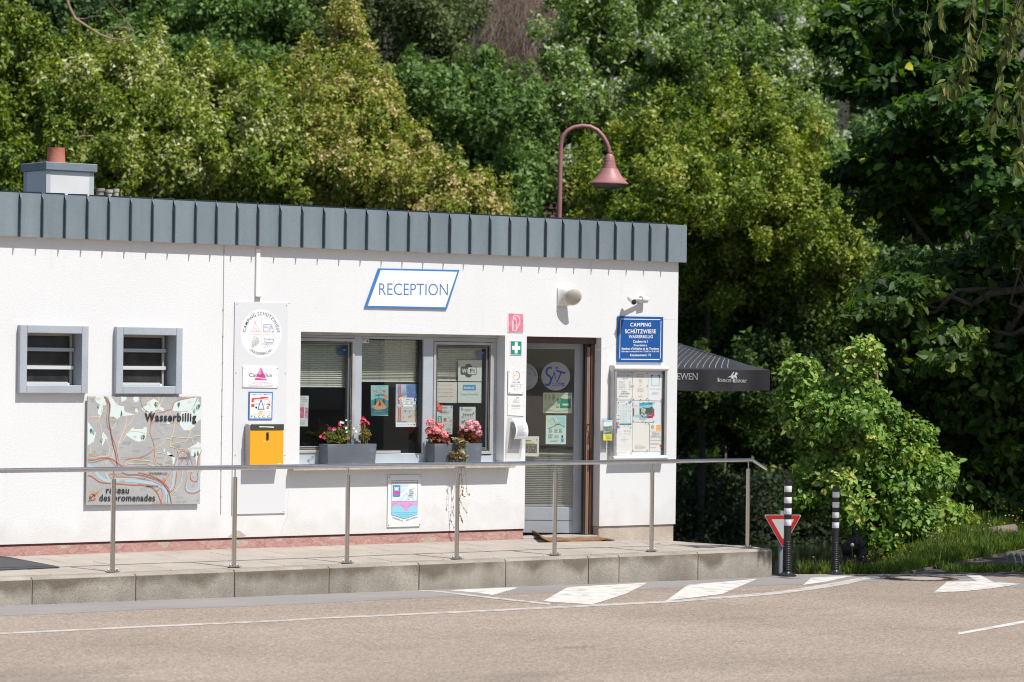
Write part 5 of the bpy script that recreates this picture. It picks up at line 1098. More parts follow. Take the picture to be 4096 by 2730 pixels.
for l, w_ in (([(250, 88), (310, 160), (322, 250), (310, 380), (335, 560), (370, 740), (400, 840), (410, 940), (425, 1010)], 8), ([(34, 942), (120, 945), (260, 905), (330, 920), (400, 1000)], 5), ([(480, 1080), (560, 1108), (700, 1110), (860, 1150), (980, 1200), (1070, 1300), (1110, 1390), (1128, 1490)], 8)):
    d.line(l, w_, BW, smooth=True)
for x, y, c_ in ((175, 205, (.25, .42, .33)), (77, 530, (.04, .16, .14)), (108, 545, (.28, .42, .33)), (215, 650, (.25, .42, .33)), (742, 612, (.3, .44, .35)), (765, 612, (.04, .2, .17)), (922, 185, (.04, .18, .15)), (940, 183, (.28, .42, .33)), (1223, 188, (.03, .18, .15)), (1463, 220, (.28, .42, .33)), (1487, 212, (.03, .2, .16)), (1426, 268, (.28, .42, .33))):
    d.line([(x, y + 15), (x, y + 48)], 4, (.15, .08, .05)) if False else d.rect(x - 2, y + 10, x + 2, y + 46, (.15, .08, .05)); d.disc(x, y, 18, c_, 14, rv=1.4)
for x, y in ((475, 300), (1434, 835), (1472, 820)): d.poly([(x, y - 35), (x - 12, y + 32), (x + 12, y + 32)], (.02, .14, .12))
DKI = (.02, .022, .028)
d.text('Wasserbillig', 778, 1450, 408, 300, DKI, bold=.03); d.rect(776, 284, 812, 293, DKI); d.rect(848, 284, 884, 293, DKI); d.line([(862, 293), (880, 330), (872, 390)], 9, DKI)
d.text('réseau', 272, 572, 1352, 1262, DKI, bold=.018); d.text('des promenades', 184, 912, 1450, 1362, DKI, bold=.018)
d.text('WASSERBILLIG', 832, 1072, 1104, 1080, DKI, bold=.03); d.text('LANGSUR', 1218, 1332, 899, 876, DKI, bold=.02); d.text('OBERBILLIG', 798, 952, 1270, 1248, DKI, bold=.02)
for s_, x0, x1, y in (('echternach', 1368, 1518, 768), ('grevenmacher', 880, 1068, 1482), ('mompach', 1200, 1310, 112), ('bech', 50, 180, 860), ('herborn', 60, 200, 122)): d.text(s_.upper(), x0, x1, y, y - 20, (.55, .16, .08), bold=-.01)
for s_, x0, x1, y in (('schaedberg', 335, 438, 415), ('felsmur', 377, 438, 556), ('geyersknap', 583, 705, 240), ('marxberg', 620, 715, 800), ('kuelt', 826, 864, 760), ('hinkel', 447, 492, 762), ('kaps', 100, 142, 815), ('spatzewois', 883, 980, 642), ('jakobsberg', 735, 845, 890), ('fuchsloch', 928, 1023, 888), ('ginsterberg', 978, 1062, 455), ('holzer', 1042, 1098, 502), ('schleid', 1335, 1390, 672), ('pierre', 1130, 1172, 652), ('rosport', 1415, 1487, 635), ('eiseck', 1420, 1475, 545), ('kalk', 630, 670, 614), ('Allemagne', 710, 802, 1300), ('igeler', 1390, 1435, 1250), ('Moselle', 455, 520, 1190), ('Mertert', 705, 770, 1160), ('kirch', 1170, 1212, 1368), ('Promenades', 1188, 1285, 1407), ('Echelle 1:10000', 1185, 1330, 1462), ('sauer', 1340, 1392, 152)): d.text(s_, x0, x1, y, y - 15, (.17, .16, .17), bold=-.008)
for x, y in ((366, 357), (715, 900), (918, 928), (765, 266), (776, 1160), (1164, 1336), (1264, 925), (1026, 1190), (935, 1315)): d.disc(x, y, 6, DKI, 8)
for x0, y0, x1, y1, n_ in ((490, 672, 595, 695, 13), (465, 878, 612, 893, 16), (1170, 720, 1250, 750, 10), (640, 935, 830, 960, 20), (1070, 925, 1140, 950, 9), (1340, 790, 1380, 900, 5), (225, 790, 285, 815, 7)):
    for k in range(n_): x = x0 + (x1 - x0) * k / n_; d.rect(x, y0, x + 2.4, y1, (.22, .21, .22))
d.ring(104, 1375, 40, 18, (.70, .21, .07), 32); d.poly([(228, 1284), (38, 1425), (52, 1430)], DKI)
d.build(t)
# wall lamp
c = P(*Q8(214, 326), Y=-.12)
ln = Vector((-.32, -.80, -.40)).normalized(); disc = []
u_ = ln.cross(Vector((0, 0, 1))).normalized(); v_ = u_.cross(ln)
for k in range(24): a = k / 24 * 2 * math.pi; disc.append(tuple(Vector(c) + u_ * .098 * math.cos(a) + v_ * .090 * math.sin(a)))
pa = P(*Q8(68, 240), Y=-.001); pb = P(*Q8(200, 418), Y=-.001)
wl = thing('wall_lamp', 'white wedge shaped wall lamp with a round lens above the door', 'lamp', (c[0] - .05, 0, pb[2]))
wm = noisy('aged_white_enamel', [(.3, (.60, .58, .54)), (.7, (.72, .71, .68))], 9, 5, .4)
b = MB(); b.hull([(pa[0], -.001, pa[2]), (pa[0], -.001, pb[2]), (pa[0] + .11, -.001, pb[2]), (pa[0] + .11, -.001, pa[2]), (pa[0], -.018, pa[2] - .004), (pa[0], -.018, pb[2] + .004)] + disc, wm); b.build('body', wl, smooth=25)
b = MB(); b.lathe([(.093, 0), (.096, .006), (.092, .010), (.086, .011)], c, wm, 28, ln); b.build('rim', wl, smooth=40)
b = MB(); b.lathe([(.086, .010), (.080, .018), (.060, .027), (.030, .032), (.001, .033)], c, noisy('frosted_lens', [(.3, (.38, .35, .305)), (.7, (.47, .44, .39))], 6, 3, .15), 28, ln); b.build('lens', wl, smooth=60)
# security camera
hd = P(*Q8(787, 370), Y=-.20); bk = P(*Q8(880, 350), Y=-.035)
sc_ = thing('security_camera', 'small white bullet security camera above the blue sign', 'camera', (bk[0], 0, bk[2] - .04))
b = MB(); b.tube([(bk[0] + .035, -.037, bk[2]), (bk[0] - .05, -.05, bk[2] + .001)], .038, wm, 20); b.box(bk[0] - .03, bk[0] + .03, -.01, 0, bk[2] - .035, bk[2] + .035, wm); b.build('mount', sc_, smooth=40)
dirc = Vector((-.30, -.85, -.28)).normalized(); base = Vector(hd) - dirc * .14
b = MB(); b.lathe([(.02, 0), (.030, .01), (.031, .13), (.033, .14), (.033, .155), (.028, .156)], base, wm, 24, dirc); b.tube([(bk[0] - .045, -.05, bk[2]), tuple(base + dirc * .03)], .016, wm, 10); b.build('housing', sc_, smooth=40)
b = MB(); b.lathe([(.0275, .1565), (.026, .1575), (.001, .158)], base, M['black'], 20, dirc); b.lathe([(.013, .1585), (.011, .164)], base, M['screw'], 16, dirc); b.lathe([(.010, .1645), (.001, .168)], base, M['black'], 16, dirc); b.build('lens', sc_, smooth=40)

# ------------------------------------------------------------------ blinds, posters (behind the glass)
BY = GY + .045
blm = noisy('blind_fabric', [(.3, (.58, .58, .52)), (.7, (.66, .66, .60))], 4, 3, .8)
def blind(label, x0, x1, y0, y1, n, stack, side):
    a = P(*Q5(x0, y0), Y=BY); c = P(*Q5(x1, y1), Y=BY)
    t = thing('window_blind', label, 'blind', ((a[0] + c[0]) / 2, BY, c[2]), 'pleated blinds in the reception window')
    z1, z0 = a[2], c[2] + .018; zst = P(*Q5(x0, stack), Y=BY)[2]; nst = 5
    zz_ = list(np.linspace(z1, zst, n + 1)) + list(np.linspace(zst, z0, nst + 1))[1:]
    for k in range(len(zz_) - 1):
        za, zb = zz_[k], zz_[k + 1]; zm = (za + zb) / 2; dp = .011
        b = MB(); b.add([(a[0], BY + dp, za), (c[0], BY + dp, za), (c[0], BY - dp, zm), (a[0], BY - dp, zm), (a[0], BY + dp, zb), (c[0], BY + dp, zb)], [(3, 2, 1, 0), (5, 2, 3, 4)][::1], blm)
        b.add([(a[0], BY + dp, za), (c[0], BY + dp, za), (c[0], BY - dp, zm), (a[0], BY - dp, zm), (a[0], BY + dp, zb), (c[0], BY + dp, zb)], [], blm); b.build('pleat', t)
    b = MB(); b.box(a[0], c[0], BY - .012, BY + .012, c[2], c[2] + .017, flat((.66, .66, .63), .5)); b.build('bottom_rail', t, bevel=.003)
    b = MB()
    for f_ in (.3, .63): x = a[0] + (c[0] - a[0]) * f_; b.tube([(x, BY - .0125, z1), (x, BY - .0125, c[2])], .0012, flat((.3, .3, .28), .8), 5)
    b.build('cord', t)
blind('half lowered pleated blind in the left pane of the reception window', 60, 606, 168, 655, 18, 515, 0)
blind('half lowered pleated blind in the wide middle pane of the reception window', 770, 1402, 152, 602, 17, 500, 0)
blind('half lowered pleated blind in the right pane of the reception window', 1548, 2052, 205, 592, 17, 545, 0)
PY = GY + .0075
def poster(label, pts, draw, c, cat='poster', nm='poster', q=Q5, Y=PY):
    w = [P(*q(*p), Y=Y) for p in pts]; m = np.mean(w, axis=0); t = thing(nm, label, cat, (m[0], Y, min(p[2] for p in w)))
    b = MB(); b.prism([(p[0], Y, p[2]) for p in w][::-1], (0, .0006, 0), flat(c, .6)); b.build('sheet', t)
    d = Draw(q, (0, Y - .0001, 0), step=.00004); draw(d); d.build(t)
def dr(d):
    d.poly([(130, 860), (130, 975), (172, 975), (175, 862)], (.62, .15, .28)); d.poly([(180, 862), (178, 975), (216, 976), (218, 870)], (.6, .30, .40))
    for _ in range(30): x = random.uniform(132, 205); y = random.uniform(865, 962); d.disc(x, y, random.uniform(3, 7), random.choice([(.7, .5, .5), (.35, .02, .08), (.5, .06, .15), (.7, .3, .42), (.12, .03, .05)]), 8)
    d.rect(172, 862, 179, 975, (.66, .67, .66)); d.text('art zu', 135, 182, 764, 748, (.2, .22, .22)); d.text('verbesteg', 135, 206, 788, 770, (.2, .22, .22)); d.text('THE DATE', 137, 198, 809, 797, (.25, .27, .27)); d.scribble(132, 824, 185, 856, 3, (.4, .42, .42)); d.scribble(132, 990, 190, 1050, 5, (.45, .46, .46))
poster('pale event poster with pink photos at the left edge of the window', [(60, 742), (222, 742), (212, 1062), (60, 1060)], dr, (.62, .66, .64))
def dr(d):
    d.poly([(870, 790), (872, 942), (1053, 940), (1055, 790), (960, 760)], (.08, .27, .30)); d.poly([(873, 870), (872, 942), (1053, 940), (1053, 865), (965, 900)], (.03, .16, .20))
    d.disc(1029, 754, 26, (.75, .27, .10), 22); d.text('WELCOME', 892, 1034, 712, 680, (.68, .22, .08), bold=.035, yb1=708); d.text('CAMPING', 910, 1016, 749, 722, (.02, .07, .1), bold=.03, yb1=746); d.scribble(942, 753, 980, 758, 1, (.03, .1, .12), fill=1); d.scribble(942, 655, 980, 659, 1, (.03, .1, .12), fill=1); d.rect(878, 641, 892, 656, (.6, .5, .5)); d.rect(898, 641, 914, 656, (.55, .6, .6))
    for x in (918, 1007):
        for k in range(4): d.poly([(x, 762 + k * 17), (x - 8 - 3 * k, 790 + k * 16), (x + 8 + 3 * k, 790 + k * 16)], (.01, .06, .08))
    d.poly([(892, 842), (885, 862), (930, 892), (940, 888), (1020, 880), (1036, 852), (1000, 845)], (.56, .36, .24)); d.disc(960, 865, 26, (.56, .36, .24), 16, rv=.6)
    d.poly([(964, 776), (912, 846), (1027, 846)], (.80, .33, .07)); d.poly([(964, 780), (948, 846), (982, 846)], (.12, .08, .14)); d.poly([(964, 776), (1012, 825), (1027, 846), (990, 846)], (.68, .24, .05)); d.disc(1006, 860, 9, (.42, .25, .16), 12, rv=.4)
    d.scribble(898, 901, 1028, 907, 1, (.5, .6, .6)); d.scribble(905, 909, 1020, 915, 1, (.6, .66, .66), fill=1); d.scribble(878, 924, 1045, 930, 1, (.4, .5, .5))
poster('turquoise welcome camping poster with an orange tent', [(871, 632), (1055, 633), (1053, 952), (873, 947)], dr, (.30, .55, .58))
def dr(d):
    d.poly([(1135, 622), (1132, 1000), (1388, 1000), (1390, 625)], (.45, .52, .68)); d.poly([(1240, 625), (1250, 760), (1388, 880), (1390, 625)], (.10, .22, .48)); d.poly([(1132, 860), (1131, 1010), (1387, 1010), (1388, 900), (1260, 820)], (.62, .58, .60)); d.poly([(1131, 960), (1131, 1030), (1386, 1030), (1387, 985), (1260, 940)], (.68, .60, .52))
    for _ in range(14): x = random.uniform(1150, 1360); y = random.uniform(640, 960); d.disc(x, y, random.uniform(8, 22), random.choice([(.60, .64, .72), (.68, .66, .68), (.50, .56, .68)]), 14, rv=.6)
    for dx in (-17, -8, 8, 17): d.line([(1172 + dx * .5, 622), (1170 + dx, 1020)], 3.5, (.50, .08, .04))
    for y in range(640, 1020, 16): d.line([(1156, y), (1184, y + 14)], 2.5, (.45, .07, .04)); d.line([(1184, y), (1156, y + 14)], 2.5, (.55, .12, .05))
    for x, y in ((1245, 640), (1262, 668), (1320, 655), (1325, 680), (1290, 700), (1332, 705), (1255, 730), (1135, 665), (1140, 700)): d.line([(1178, 738), (x, y)], 3, (.25, .28, .42)); 
    d.disc(1175, 742, 26, (.45, .10, .06), 16, rv=.5)
    for x0, y0 in ((1320, 655), (1325, 680), (1290, 645)): d.line([(x0, y0), (x0 + 14, y0 + 60)], 1.5, (.3, .3, .35))
    for x, y in ((1360, 865), (1375, 870), (1340, 890), (1325, 905), (1330, 940), (1360, 905), (1378, 910), (1270, 960), (1290, 950), (1215, 965), (1275, 905), (1230, 900)): d.disc(x, y, 7, random.choice([(.6, .4, .05), (.35, .08, .04), (.5, .3, .08)]), 8, rv=1.5)
    for x0, x1, y0, y1, s_, cc in ((1196, 1316, 762, 796, 'SUMMER', (.75, .25, .06)), (1178, 1337, 801, 834, 'IN THE CITY', (.1, .25, .5)), (1203, 1310, 838, 865, 'Luxembourg', (.2, .45, .55))):
        d.rect(x0, y0, x1, y1, (.74, .74, .74)); n_ = len(s_); 
        for k, ch in enumerate(s_):
            if ch != ' ': xa = x0 + 6 + (x1 - x0 - 12) * k / n_; d.text(ch, xa + 1, xa + (x1 - x0 - 12) / n_ - 2, y1 - 7, y0 + 7, [cc, (.75, .25, .06), (.05, .25, .5), (.1, .4, .4)][k % 4] if s_ != 'Luxembourg' else cc, bold=.03)
    d.text('14.06-16.09.2024', 1202, 1314, 889, 877, (.74, .74, .74), bold=.03)
    for x, y in ((1162, 848), (1349, 778), (1176, 776)):
        for k in range(8): d.disc(x + 13 * math.cos(k * .785), y + 13 * math.sin(k * .785), 6, (.74, .74, .72), 8)
        d.disc(x, y, 6, (.7, .5, .05), 8)
    d.rect(1140, 1007, 1240, 1016, (.05, .3, .5)); d.poly([(1130, 1020), (1129, 1068), (1386, 1066), (1387, 1022)], (.66, .67, .67)); d.scribble(1140, 1042, 1235, 1052, 2, (.3, .3, .3)); d.disc(1321, 1044, 10, (.05, .03, .02), 14, rv=.7); d.rect(1342, 1038, 1370, 1052, (.08, .07, .12)); d.rect(1252, 1038, 1270, 1050, (.4, .4, .42)); d.rect(1283, 1038, 1302, 1050, (.4, .4, .42)); d.rect(1343, 975, 1370, 1012, (.62, .62, .64))
poster('summer in the city poster with a chain carousel', [(1133, 620), (1391, 625), (1387, 1068), (1129, 1066)], dr, (.62, .64, .68))
def dr(d):
    gx, gy = 1892, 480; G1 = (.05, .06, .06)
    d.disc(gx, gy - 20, 53, G1, 30); d.disc(gx, gy + 20, 53, G1, 30)
    a = d.uv(1808, 466); c = d.uv(1978, 520)
    def rr_(u0, v0, u1, v1, r, cc):
        pts = []; 
        for (cu, cv, s0) in ((u1 - r, v1 - r, 0), (u0 + r, v1 - r, 1), (u0 + r, v0 + r, 2), (u1 - r, v0 + r, 3)): pts += [(cu + r * math.cos(s0 * math.pi / 2 + t), cv + r * math.sin(s0 * math.pi / 2 + t)) for t in np.linspace(0, math.pi / 2, 6)]
        d.put(pts, [tuple(range(len(pts)))], cc)
    a = d.uv(1808, 437); c = d.uv(1978, 525); rr_(a[0], c[1], c[0], a[1], .017, G1)
    a = d.uv(1888, 444); c = d.uv(1973, 518); rr_(a[0], c[1], c[0], a[1], .014, (.55, .56, .55)); d.text('Wi', 1822, 1882, 502, 459, (.6, .6, .6), bold=.03); d.text('Fi', 1908, 1955, 502, 459, G1, bold=.03)
poster('white sheet with the black WiFi symbol', [(1786, 368), (2032, 372), (2029, 592), (1783, 588)], dr, (.55, .57, .56), nm='window_notice', cat='notice')
def dr(d):
    d.rect(1833, 627, 1969, 687, (.04, .27, .48)); d.text('facebook', 1847, 1954, 671, 643, (.68, .7, .72), bold=.02); d.text('Camping Wasserbillig', 1808, 1992, 736, 716, (.12, .13, .13))
poster('white sheet with a blue rectangle under the WiFi sheet', [(1782, 598), (2028, 602), (2026, 818), (1779, 815)], dr, (.58, .60, .59), nm='window_notice', cat='notice')
def dr(d):
    for x0, x1, y in ((1565, 1727, 640), (1552, 1740, 681), (1556, 1732, 721), (1548, 1740, 761)): d.scribble(x0, y - 12, x1, y, 1, (.6, .12, .08), fill=1)
poster('cream sheet with four lines of small red print', [(1540, 597), (1775, 601), (1768, 818), (1537, 815)], dr, (.57, .56, .50), nm='window_notice', cat='notice')
def dr(d):
    d.rect(1618, 858, 1672, 878, (.02, .25, .5)); d.text('LUXLAIT', 1622, 1670, 875, 862, (.7, .7, .7), bold=.03); d.text('NEW!', 1626, 1663, 907, 896, (.1, .1, .1), bold=.03); d.text('DISTRIBUTEUR', 1602, 1686, 925, 910, (.1, .1, .1), bold=.04); d.scribble(1602, 930, 1686, 936, 1, (.2, .2, .2), fill=1)
    d.rect(1570, 955, 1612, 1030, (.05, .28, .2)); d.rect(1580, 962, 1600, 1025, (.4, .55, .5)); d.rect(1632, 975, 1662, 1012, (.5, .12, .15)); d.rect(1672, 960, 1700, 980, (.45, .5, .55)); d.rect(1650, 1025, 1676, 1048, (.45, .6, .68)); d.rect(1694, 985, 1716, 1018, (.45, .4, .3)); d.rect(1694, 1038, 1714, 1060, (.4, .5, .55)); d.rect(1706, 850, 1722, 872, (.1, .35, .5)); d.ring(1695, 895, 14, 2, (.3, .3, .3), 16); d.text('LOCAL', 1668, 1700, 1090, 1080, (.1, .1, .1), bold=.02); d.text('REGIONAL', 1662, 1706, 1104, 1094, (.1, .1, .1), bold=.02); d.text('PRODUCTS', 1660, 1707, 1130, 1120, (.1, .1, .1), bold=.02)
poster('milk distributor poster with a small green fridge picture', [(1559, 845), (1728, 845), (1723, 1146), (1562, 1142)], dr, (.60, .62, .60))
def dr(d):
    d.rect(1812, 864, 1832, 895, (.2, .35, .5)); d.rect(1814, 880, 1830, 893, (.5, .1, .1)); d.text('LUXLAIT', 1842, 1924, 896, 881, (.04, .04, .05), bold=.03); d.scribble(1856, 903, 1912, 910, 1, (.15, .15, .15), fill=1); d.text('Cornet', 1828, 1852, 931, 922, (.1, .1, .1))
    for k in range(6): x = 1842 + k * 17.5; d.poly([(x - 7, 940), (x, 972), (x + 7, 940)], (.35, .25, .15)); d.disc(x, 937, 7, (.12, .08, .07), 10); d.ring(x, 981, 5, 1.3, (.2, .2, .2), 10)
    for x, y in ((1826, 966), (1968, 905), (1853, 1003), (1915, 1003), (1945, 925)): d.disc(x, y, 8, (.05, .05, .05), 10)
    for x in (1822, 1832, 1842): d.rect(x - 3, 1005, x + 3, 1032, (.15, .06, .05))
    d.text('Choco', 1862, 1892, 1008, 998, (.1, .1, .1)); d.text('Glacee', 1925, 1962, 1008, 998, (.1, .1, .1)); d.scribble(1850, 1060, 1950, 1090, 3, (.25, .25, .25))
poster('ice cream price poster with a row of cones', [(1799, 858), (1967, 858), (1965, 1112), (1797, 1110)], dr, (.60, .62, .61))
t = thing('red_arrow', 'red paper arrow pointing down to the milk distributor poster', 'arrow', P(*Q5(1580, 905), Y=PY - .002))
ap = [P(*Q5(x, y), Y=GY - .002) for x, y in [(1549, 755), (1535, 800), (1573, 872), (1562, 885), (1622, 907), (1615, 832), (1597, 845)]]
b = MB(); b.prism([(p[0], GY - .003, p[2]) for p in ap], (0, .002, 0), flat((.55, .09, .06), .6)); b.build('sheet', t)
poster('small white label in the top left corner of the middle pane', [(776, 150), (852, 152), (850, 195), (775, 193)], lambda d: (d.rect(782, 156, 815, 160, (.1, .1, .1)), d.scribble(782, 166, 812, 176, 2, (.3, .2, .2)), d.poly([(822, 182), (846, 182), (846, 172), (838, 155), (830, 168)], (.1, .12, .2))), (.62, .6, .56), nm='label', cat='label', Y=GY - .002)
for lab, x in (('blue sticker at the top right of the left window pane', 532), ('blue sticker at the top right of the right window pane', 1980)):
    yy = 238 if x < 900 else 272
    poster(lab, [(x, yy), (x + 86, yy + 2), (x + 85, yy + 74), (x + 2, yy + 72)], lambda d: (d.poly([(x + 52, yy + 22), (x + 56, yy + 36), (x + 84, yy + 26), (x + 84, yy + 14)], (.55, .6, .65)), d.rect(x + 5, yy + 56, x + 82, yy + 59, (.1, .25, .5))), (.01, .09, .27), nm='sticker', cat='sticker')

# ------------------------------------------------------------------ things on the door leaf
def leafdraw(q, n): return Draw(q, HX + LN * n, LU, (0, 0, 1), LN, step=.00004)
def dthing(name, label, cat, q, pts, draw, c, n=-.0225, sheet=True):
    d = leafdraw(q, n); w = [d.uv(*p) for p in pts]; m = np.mean(w, axis=0)
    t = thing(name, label, cat, tuple(HX + LN * n + LU * m[0] + np.array([0, 0, min(p[1] for p in w)])))
    if sheet:
        b = MB(); b.prism([HX + LU * p[0] + LN * (n - .0001) + np.array([0, 0, p[1]]) for p in w][::-1], tuple(-LN * .0008), flat(c, .6)); b.build('sheet', t)
    draw(d); d.build(t)
def dr(d):
    d.disc(611, 685, 129, noisy('frosted_film', [(.3, (.33, .34, .35)), (.7, (.38, .385, .39))], 3, 3, .6), 48); B_ = (.02, .07, .34)
    d.line([(577, 612), (548, 610), (528, 640), (534, 668), (560, 690), (570, 715), (558, 750), (536, 765), (517, 755)], 17, B_, smooth=True); d.line([(561, 690), (578, 705), (596, 650), (622, 745), (664, 640)], 15, B_); d.line([(612, 632), (698, 660)], 16, B_); d.rect(610, 601, 628, 619, B_); d.line([(581, 752), (630, 756), (690, 752), (640, 745), (672, 762), (690, 770), (620, 772), (580, 768)], 5, B_, smooth=True)
dthing('sticker', 'round grey sticker with a blue monogram on the glass door', 'sticker', Q6, [(482, 556), (740, 815)], dr, (0, 0, 0), sheet=False)
def dr(d):
    d.disc(330, 690, 122, noisy('frosted_film', [(.3, (.33, .34, .35)), (.7, (.38, .385, .39))], 3, 3, .6), 48); d.arc('CAMPING SCHÜTZWIESE', 330, 692, 92, 18, (.03, .03, .03), span=3.0); d.arc('-WASSERBILLIG-', 330, 692, 108, 15, (.03, .03, .03), mid=-math.pi / 2, span=1.5, inner=True)
    d.line([(330, 610), (330, 770)], 2, (.5, .3, .15)); d.line([(250, 690), (410, 690)], 2, (.5, .3, .15)); d.line([(358, 670), (375, 645), (392, 670), (358, 671)], 2, (.1, .12, .3)); d.line([(355, 710), (385, 710), (385, 725), (355, 725)], 2, (.1, .12, .3))
dthing('sticker', 'round campsite logo sticker half hidden at the left of the glass door', 'sticker', Q6, [(250, 570), (440, 810)], dr, (0, 0, 0), sheet=False)
def dr(d):
    d.poly([(504, 838), (503, 1008), (748, 1010), (752, 840)], (.48, .54, .36)); d.poly([(650, 880), (648, 972), (745, 974), (746, 885), (700, 890)], (.03, .22, .14)); d.poly([(622, 880), (620, 930), (660, 935), (660, 895)], (.06, .3, .2)); d.rect(672, 930, 728, 948, (.55, .58, .42))
    for x in (512, 545, 580): d.scribble(x, 850, x + 22, 905, 7, (.1, .14, .1))
    d.scribble(590, 850, 606, 890, 5, (.1, .14, .1)); d.line([(520, 985), (560, 990), (640, 998), (745, 985)], 3, (.1, .35, .5), smooth=True); d.line([(510, 990), (560, 930), (640, 950)], 2, (.1, .1, .1)); d.rect(560, 930, 640, 950, (.4, .42, .3)); d.rect(612, 958, 640, 965, (.08, .08, .08)); d.rect(725, 836, 750, 860, (.1, .35, .5)); d.text('Camping', 690, 722, 848, 840, (.1, .1, .1))
dthing('poster', 'wide green campsite plan on the glass door', 'poster', Q6, [(500, 832), (757, 833), (753, 1017), (498, 1015)], dr, (.55, .6, .42))
def dr(d):
    d.poly([(530, 1046), (530, 1155), (697, 1155), (699, 1046)], (.45, .62, .50)); d.poly([(590, 1046), (640, 1075), (655, 1110), (686, 1140), (697, 1145), (699, 1046)], (.30, .58, .56)); d.line([(545, 1155), (600, 1132), (640, 1118), (690, 1140)], 5, (.03, .1, .1), smooth=True); d.line([(560, 1110), (585, 1070), (600, 1100), (575, 1120)], 2, (.03, .08, .08), closed=True); d.line([(590, 1060), (610, 1110), (640, 1100), (655, 1120)], 3, (.03, .08, .08)); d.line([(545, 1100), (575, 1062), (600, 1075)], 2, (.03, .08, .08)); d.line([(600, 1120), (640, 1112)], 4, (.03, .08, .08))
    for x in (550, 600, 640): d.scribble(x, 1158, x + 32, 1195, 4, (.08, .15, .12))
    d.scribble(545, 1205, 590, 1245, 5, (.2, .3, .26)); d.scribble(600, 1215, 640, 1245, 3, (.2, .3, .26)); d.rect(663, 1214, 677, 1236, (.05, .06, .07)); d.rect(660, 1243, 682, 1272, (.05, .3, .4)); d.scribble(560, 1262, 650, 1272, 2, (.1, .15, .12))
dthing('poster', 'turquoise village map with a river bend, lower on the glass door', 'poster', Q6, [(524, 1036), (706, 1037), (703, 1295), (521, 1293)], dr, (.50, .66, .58))
def dr(d):
    d.rect(300, 1258, 395, 1268, (.06, .28, .1)); d.rect(300, 1268, 425, 1282, (.75, .62, .05)); d.rect(300, 1284, 422, 1290, (.05, .28, .45)); d.text('!', 437, 446, 1266, 1245, (.6, .1, .05), bold=.04); d.rect(300, 1292, 442, 1375, (.16, .13, .09))
    for _ in range(60): x = random.uniform(300, 432); y = random.uniform(1296, 1366); d.rect(x, y, x + 5, y + 6, random.choice([(.5, .48, .42), (.05, .05, .05), (.3, .25, .2), (.4, .42, .45)]))
dthing('poster', 'white sheet with a yellow heading and crowd photo at the left of the door', 'poster', Q6, [(290, 1222), (463, 1224), (459, 1404), (290, 1402)], dr, (.60, .62, .60))
# door blind: slats behind the lower glass
t = thing('door_blind', 'white pleated blind behind the lower half of the glass door', 'blind', tuple(HX + LN * -.07 + LU * -.4 + np.array([0, 0, gb_])))
zt_ = leafdraw(Q6, -.05).uv(600, 1372)[1]; n_ = 27
for k in range(n_):
    za = zt_ - .02 - (zt_ - .02 - gb_ - .03) * k / n_; zb = zt_ - .02 - (zt_ - .02 - gb_ - .03) * (k + 1) / n_; zm = (za + zb) / 2
    f = lambda u, n, z: HX + LU * u + LN * n + np.array([0, 0, z])
    b = MB(); b.add([f(-LW + .09, -.075, za), f(us, -.075, za), f(us, -.055, zm - .004), f(-LW + .09, -.055, zm - .004), f(-LW + .09, -.075, zb + .003), f(us, -.075, zb + .003)], [(3, 2, 1, 0), (5, 2, 3, 4)], blm); b.build('pleat', t)
b = MB(); lbox(b, -LW + .09, us, zt_ - .018, zt_, -.08, -.045, flat((.62, .62, .58), .5)); lbox(b, -LW + .09, us, gb_ + .002, gb_ + .025, -.08, -.045, flat((.62, .62, .58), .5)); b.build('rail', t, bevel=.002)

# doormat
t0 = GW(*U3(700, 1060)); mt = thing('doormat', 'brown coir doormat with a curled left end in front of the door', 'doormat', tuple(t0))
coir = noisy('coir', [(.3, (.20, .095, .045)), (.7, (.36, .18, .085))], 14, 7, .95, 1.0, 180, .01, fine=(150, .7, 1.2)); cdk = noisy('coir_dark', [(.3, (.03, .018, .012)), (.7, (.08, .04, .025))], 20, 5, .95, .8, 180, .01)
c_bl = GW(*U3(300, 1022), .012); c_br = GW(*U3(900, 1018), .012); c_fr = GW(*U3(1200, 1078), .006); c_fl = GW(*U3(400, 1092), .012)
b = MB(); nu, nv = 26, 8; vs = []
for j in range(nv + 1):
    for i in range(nu + 1):
        u = i / nu; v = j / nv; p = (np.array(c_fl) * (1 - u) + np.array(c_fr) * u) * (1 - v) + (np.array(c_bl) * (1 - u) + np.array(c_br) * u) * v
        z = .014 + .008 * math.sin(u * 9 + v * 2) * (1 - v) + .006 * math.sin(u * 23) * (1 - v); 
        if u < .16: k = (1 - u / .16); z += .05 * k ** 1.5; p = p + np.array([.04 * k * k, 0, 0])
        z += walk_z(p[0], p[1]); vs.append((p[0], p[1], z))
fc = [(j * (nu + 1) + i, j * (nu + 1) + i + 1, (j + 1) * (nu + 1) + i + 1, (j + 1) * (nu + 1) + i) for j in range(nv) for i in range(nu)]
b.add(vs, fc, coir); b.add([(x, y, z - .014) for x, y, z in vs], [f[::-1] for f in fc], coir)
n1 = (nu + 1) * (nv + 1); rim = [i for i in range(nu + 1)] + [j * (nu + 1) + nu for j in range(1, nv + 1)] + [nv * (nu + 1) + i for i in range(nu - 1, -1, -1)] + [j * (nu + 1) for j in range(nv - 1, 0, -1)]
b.add([vs[i] for i in rim] + [(vs[i][0], vs[i][1], vs[i][2] - .014) for i in rim], [(k, (k + 1) % len(rim), len(rim) + (k + 1) % len(rim), len(rim) + k) for k in range(len(rim))], coir)
b.build('mat', mt, smooth=60)
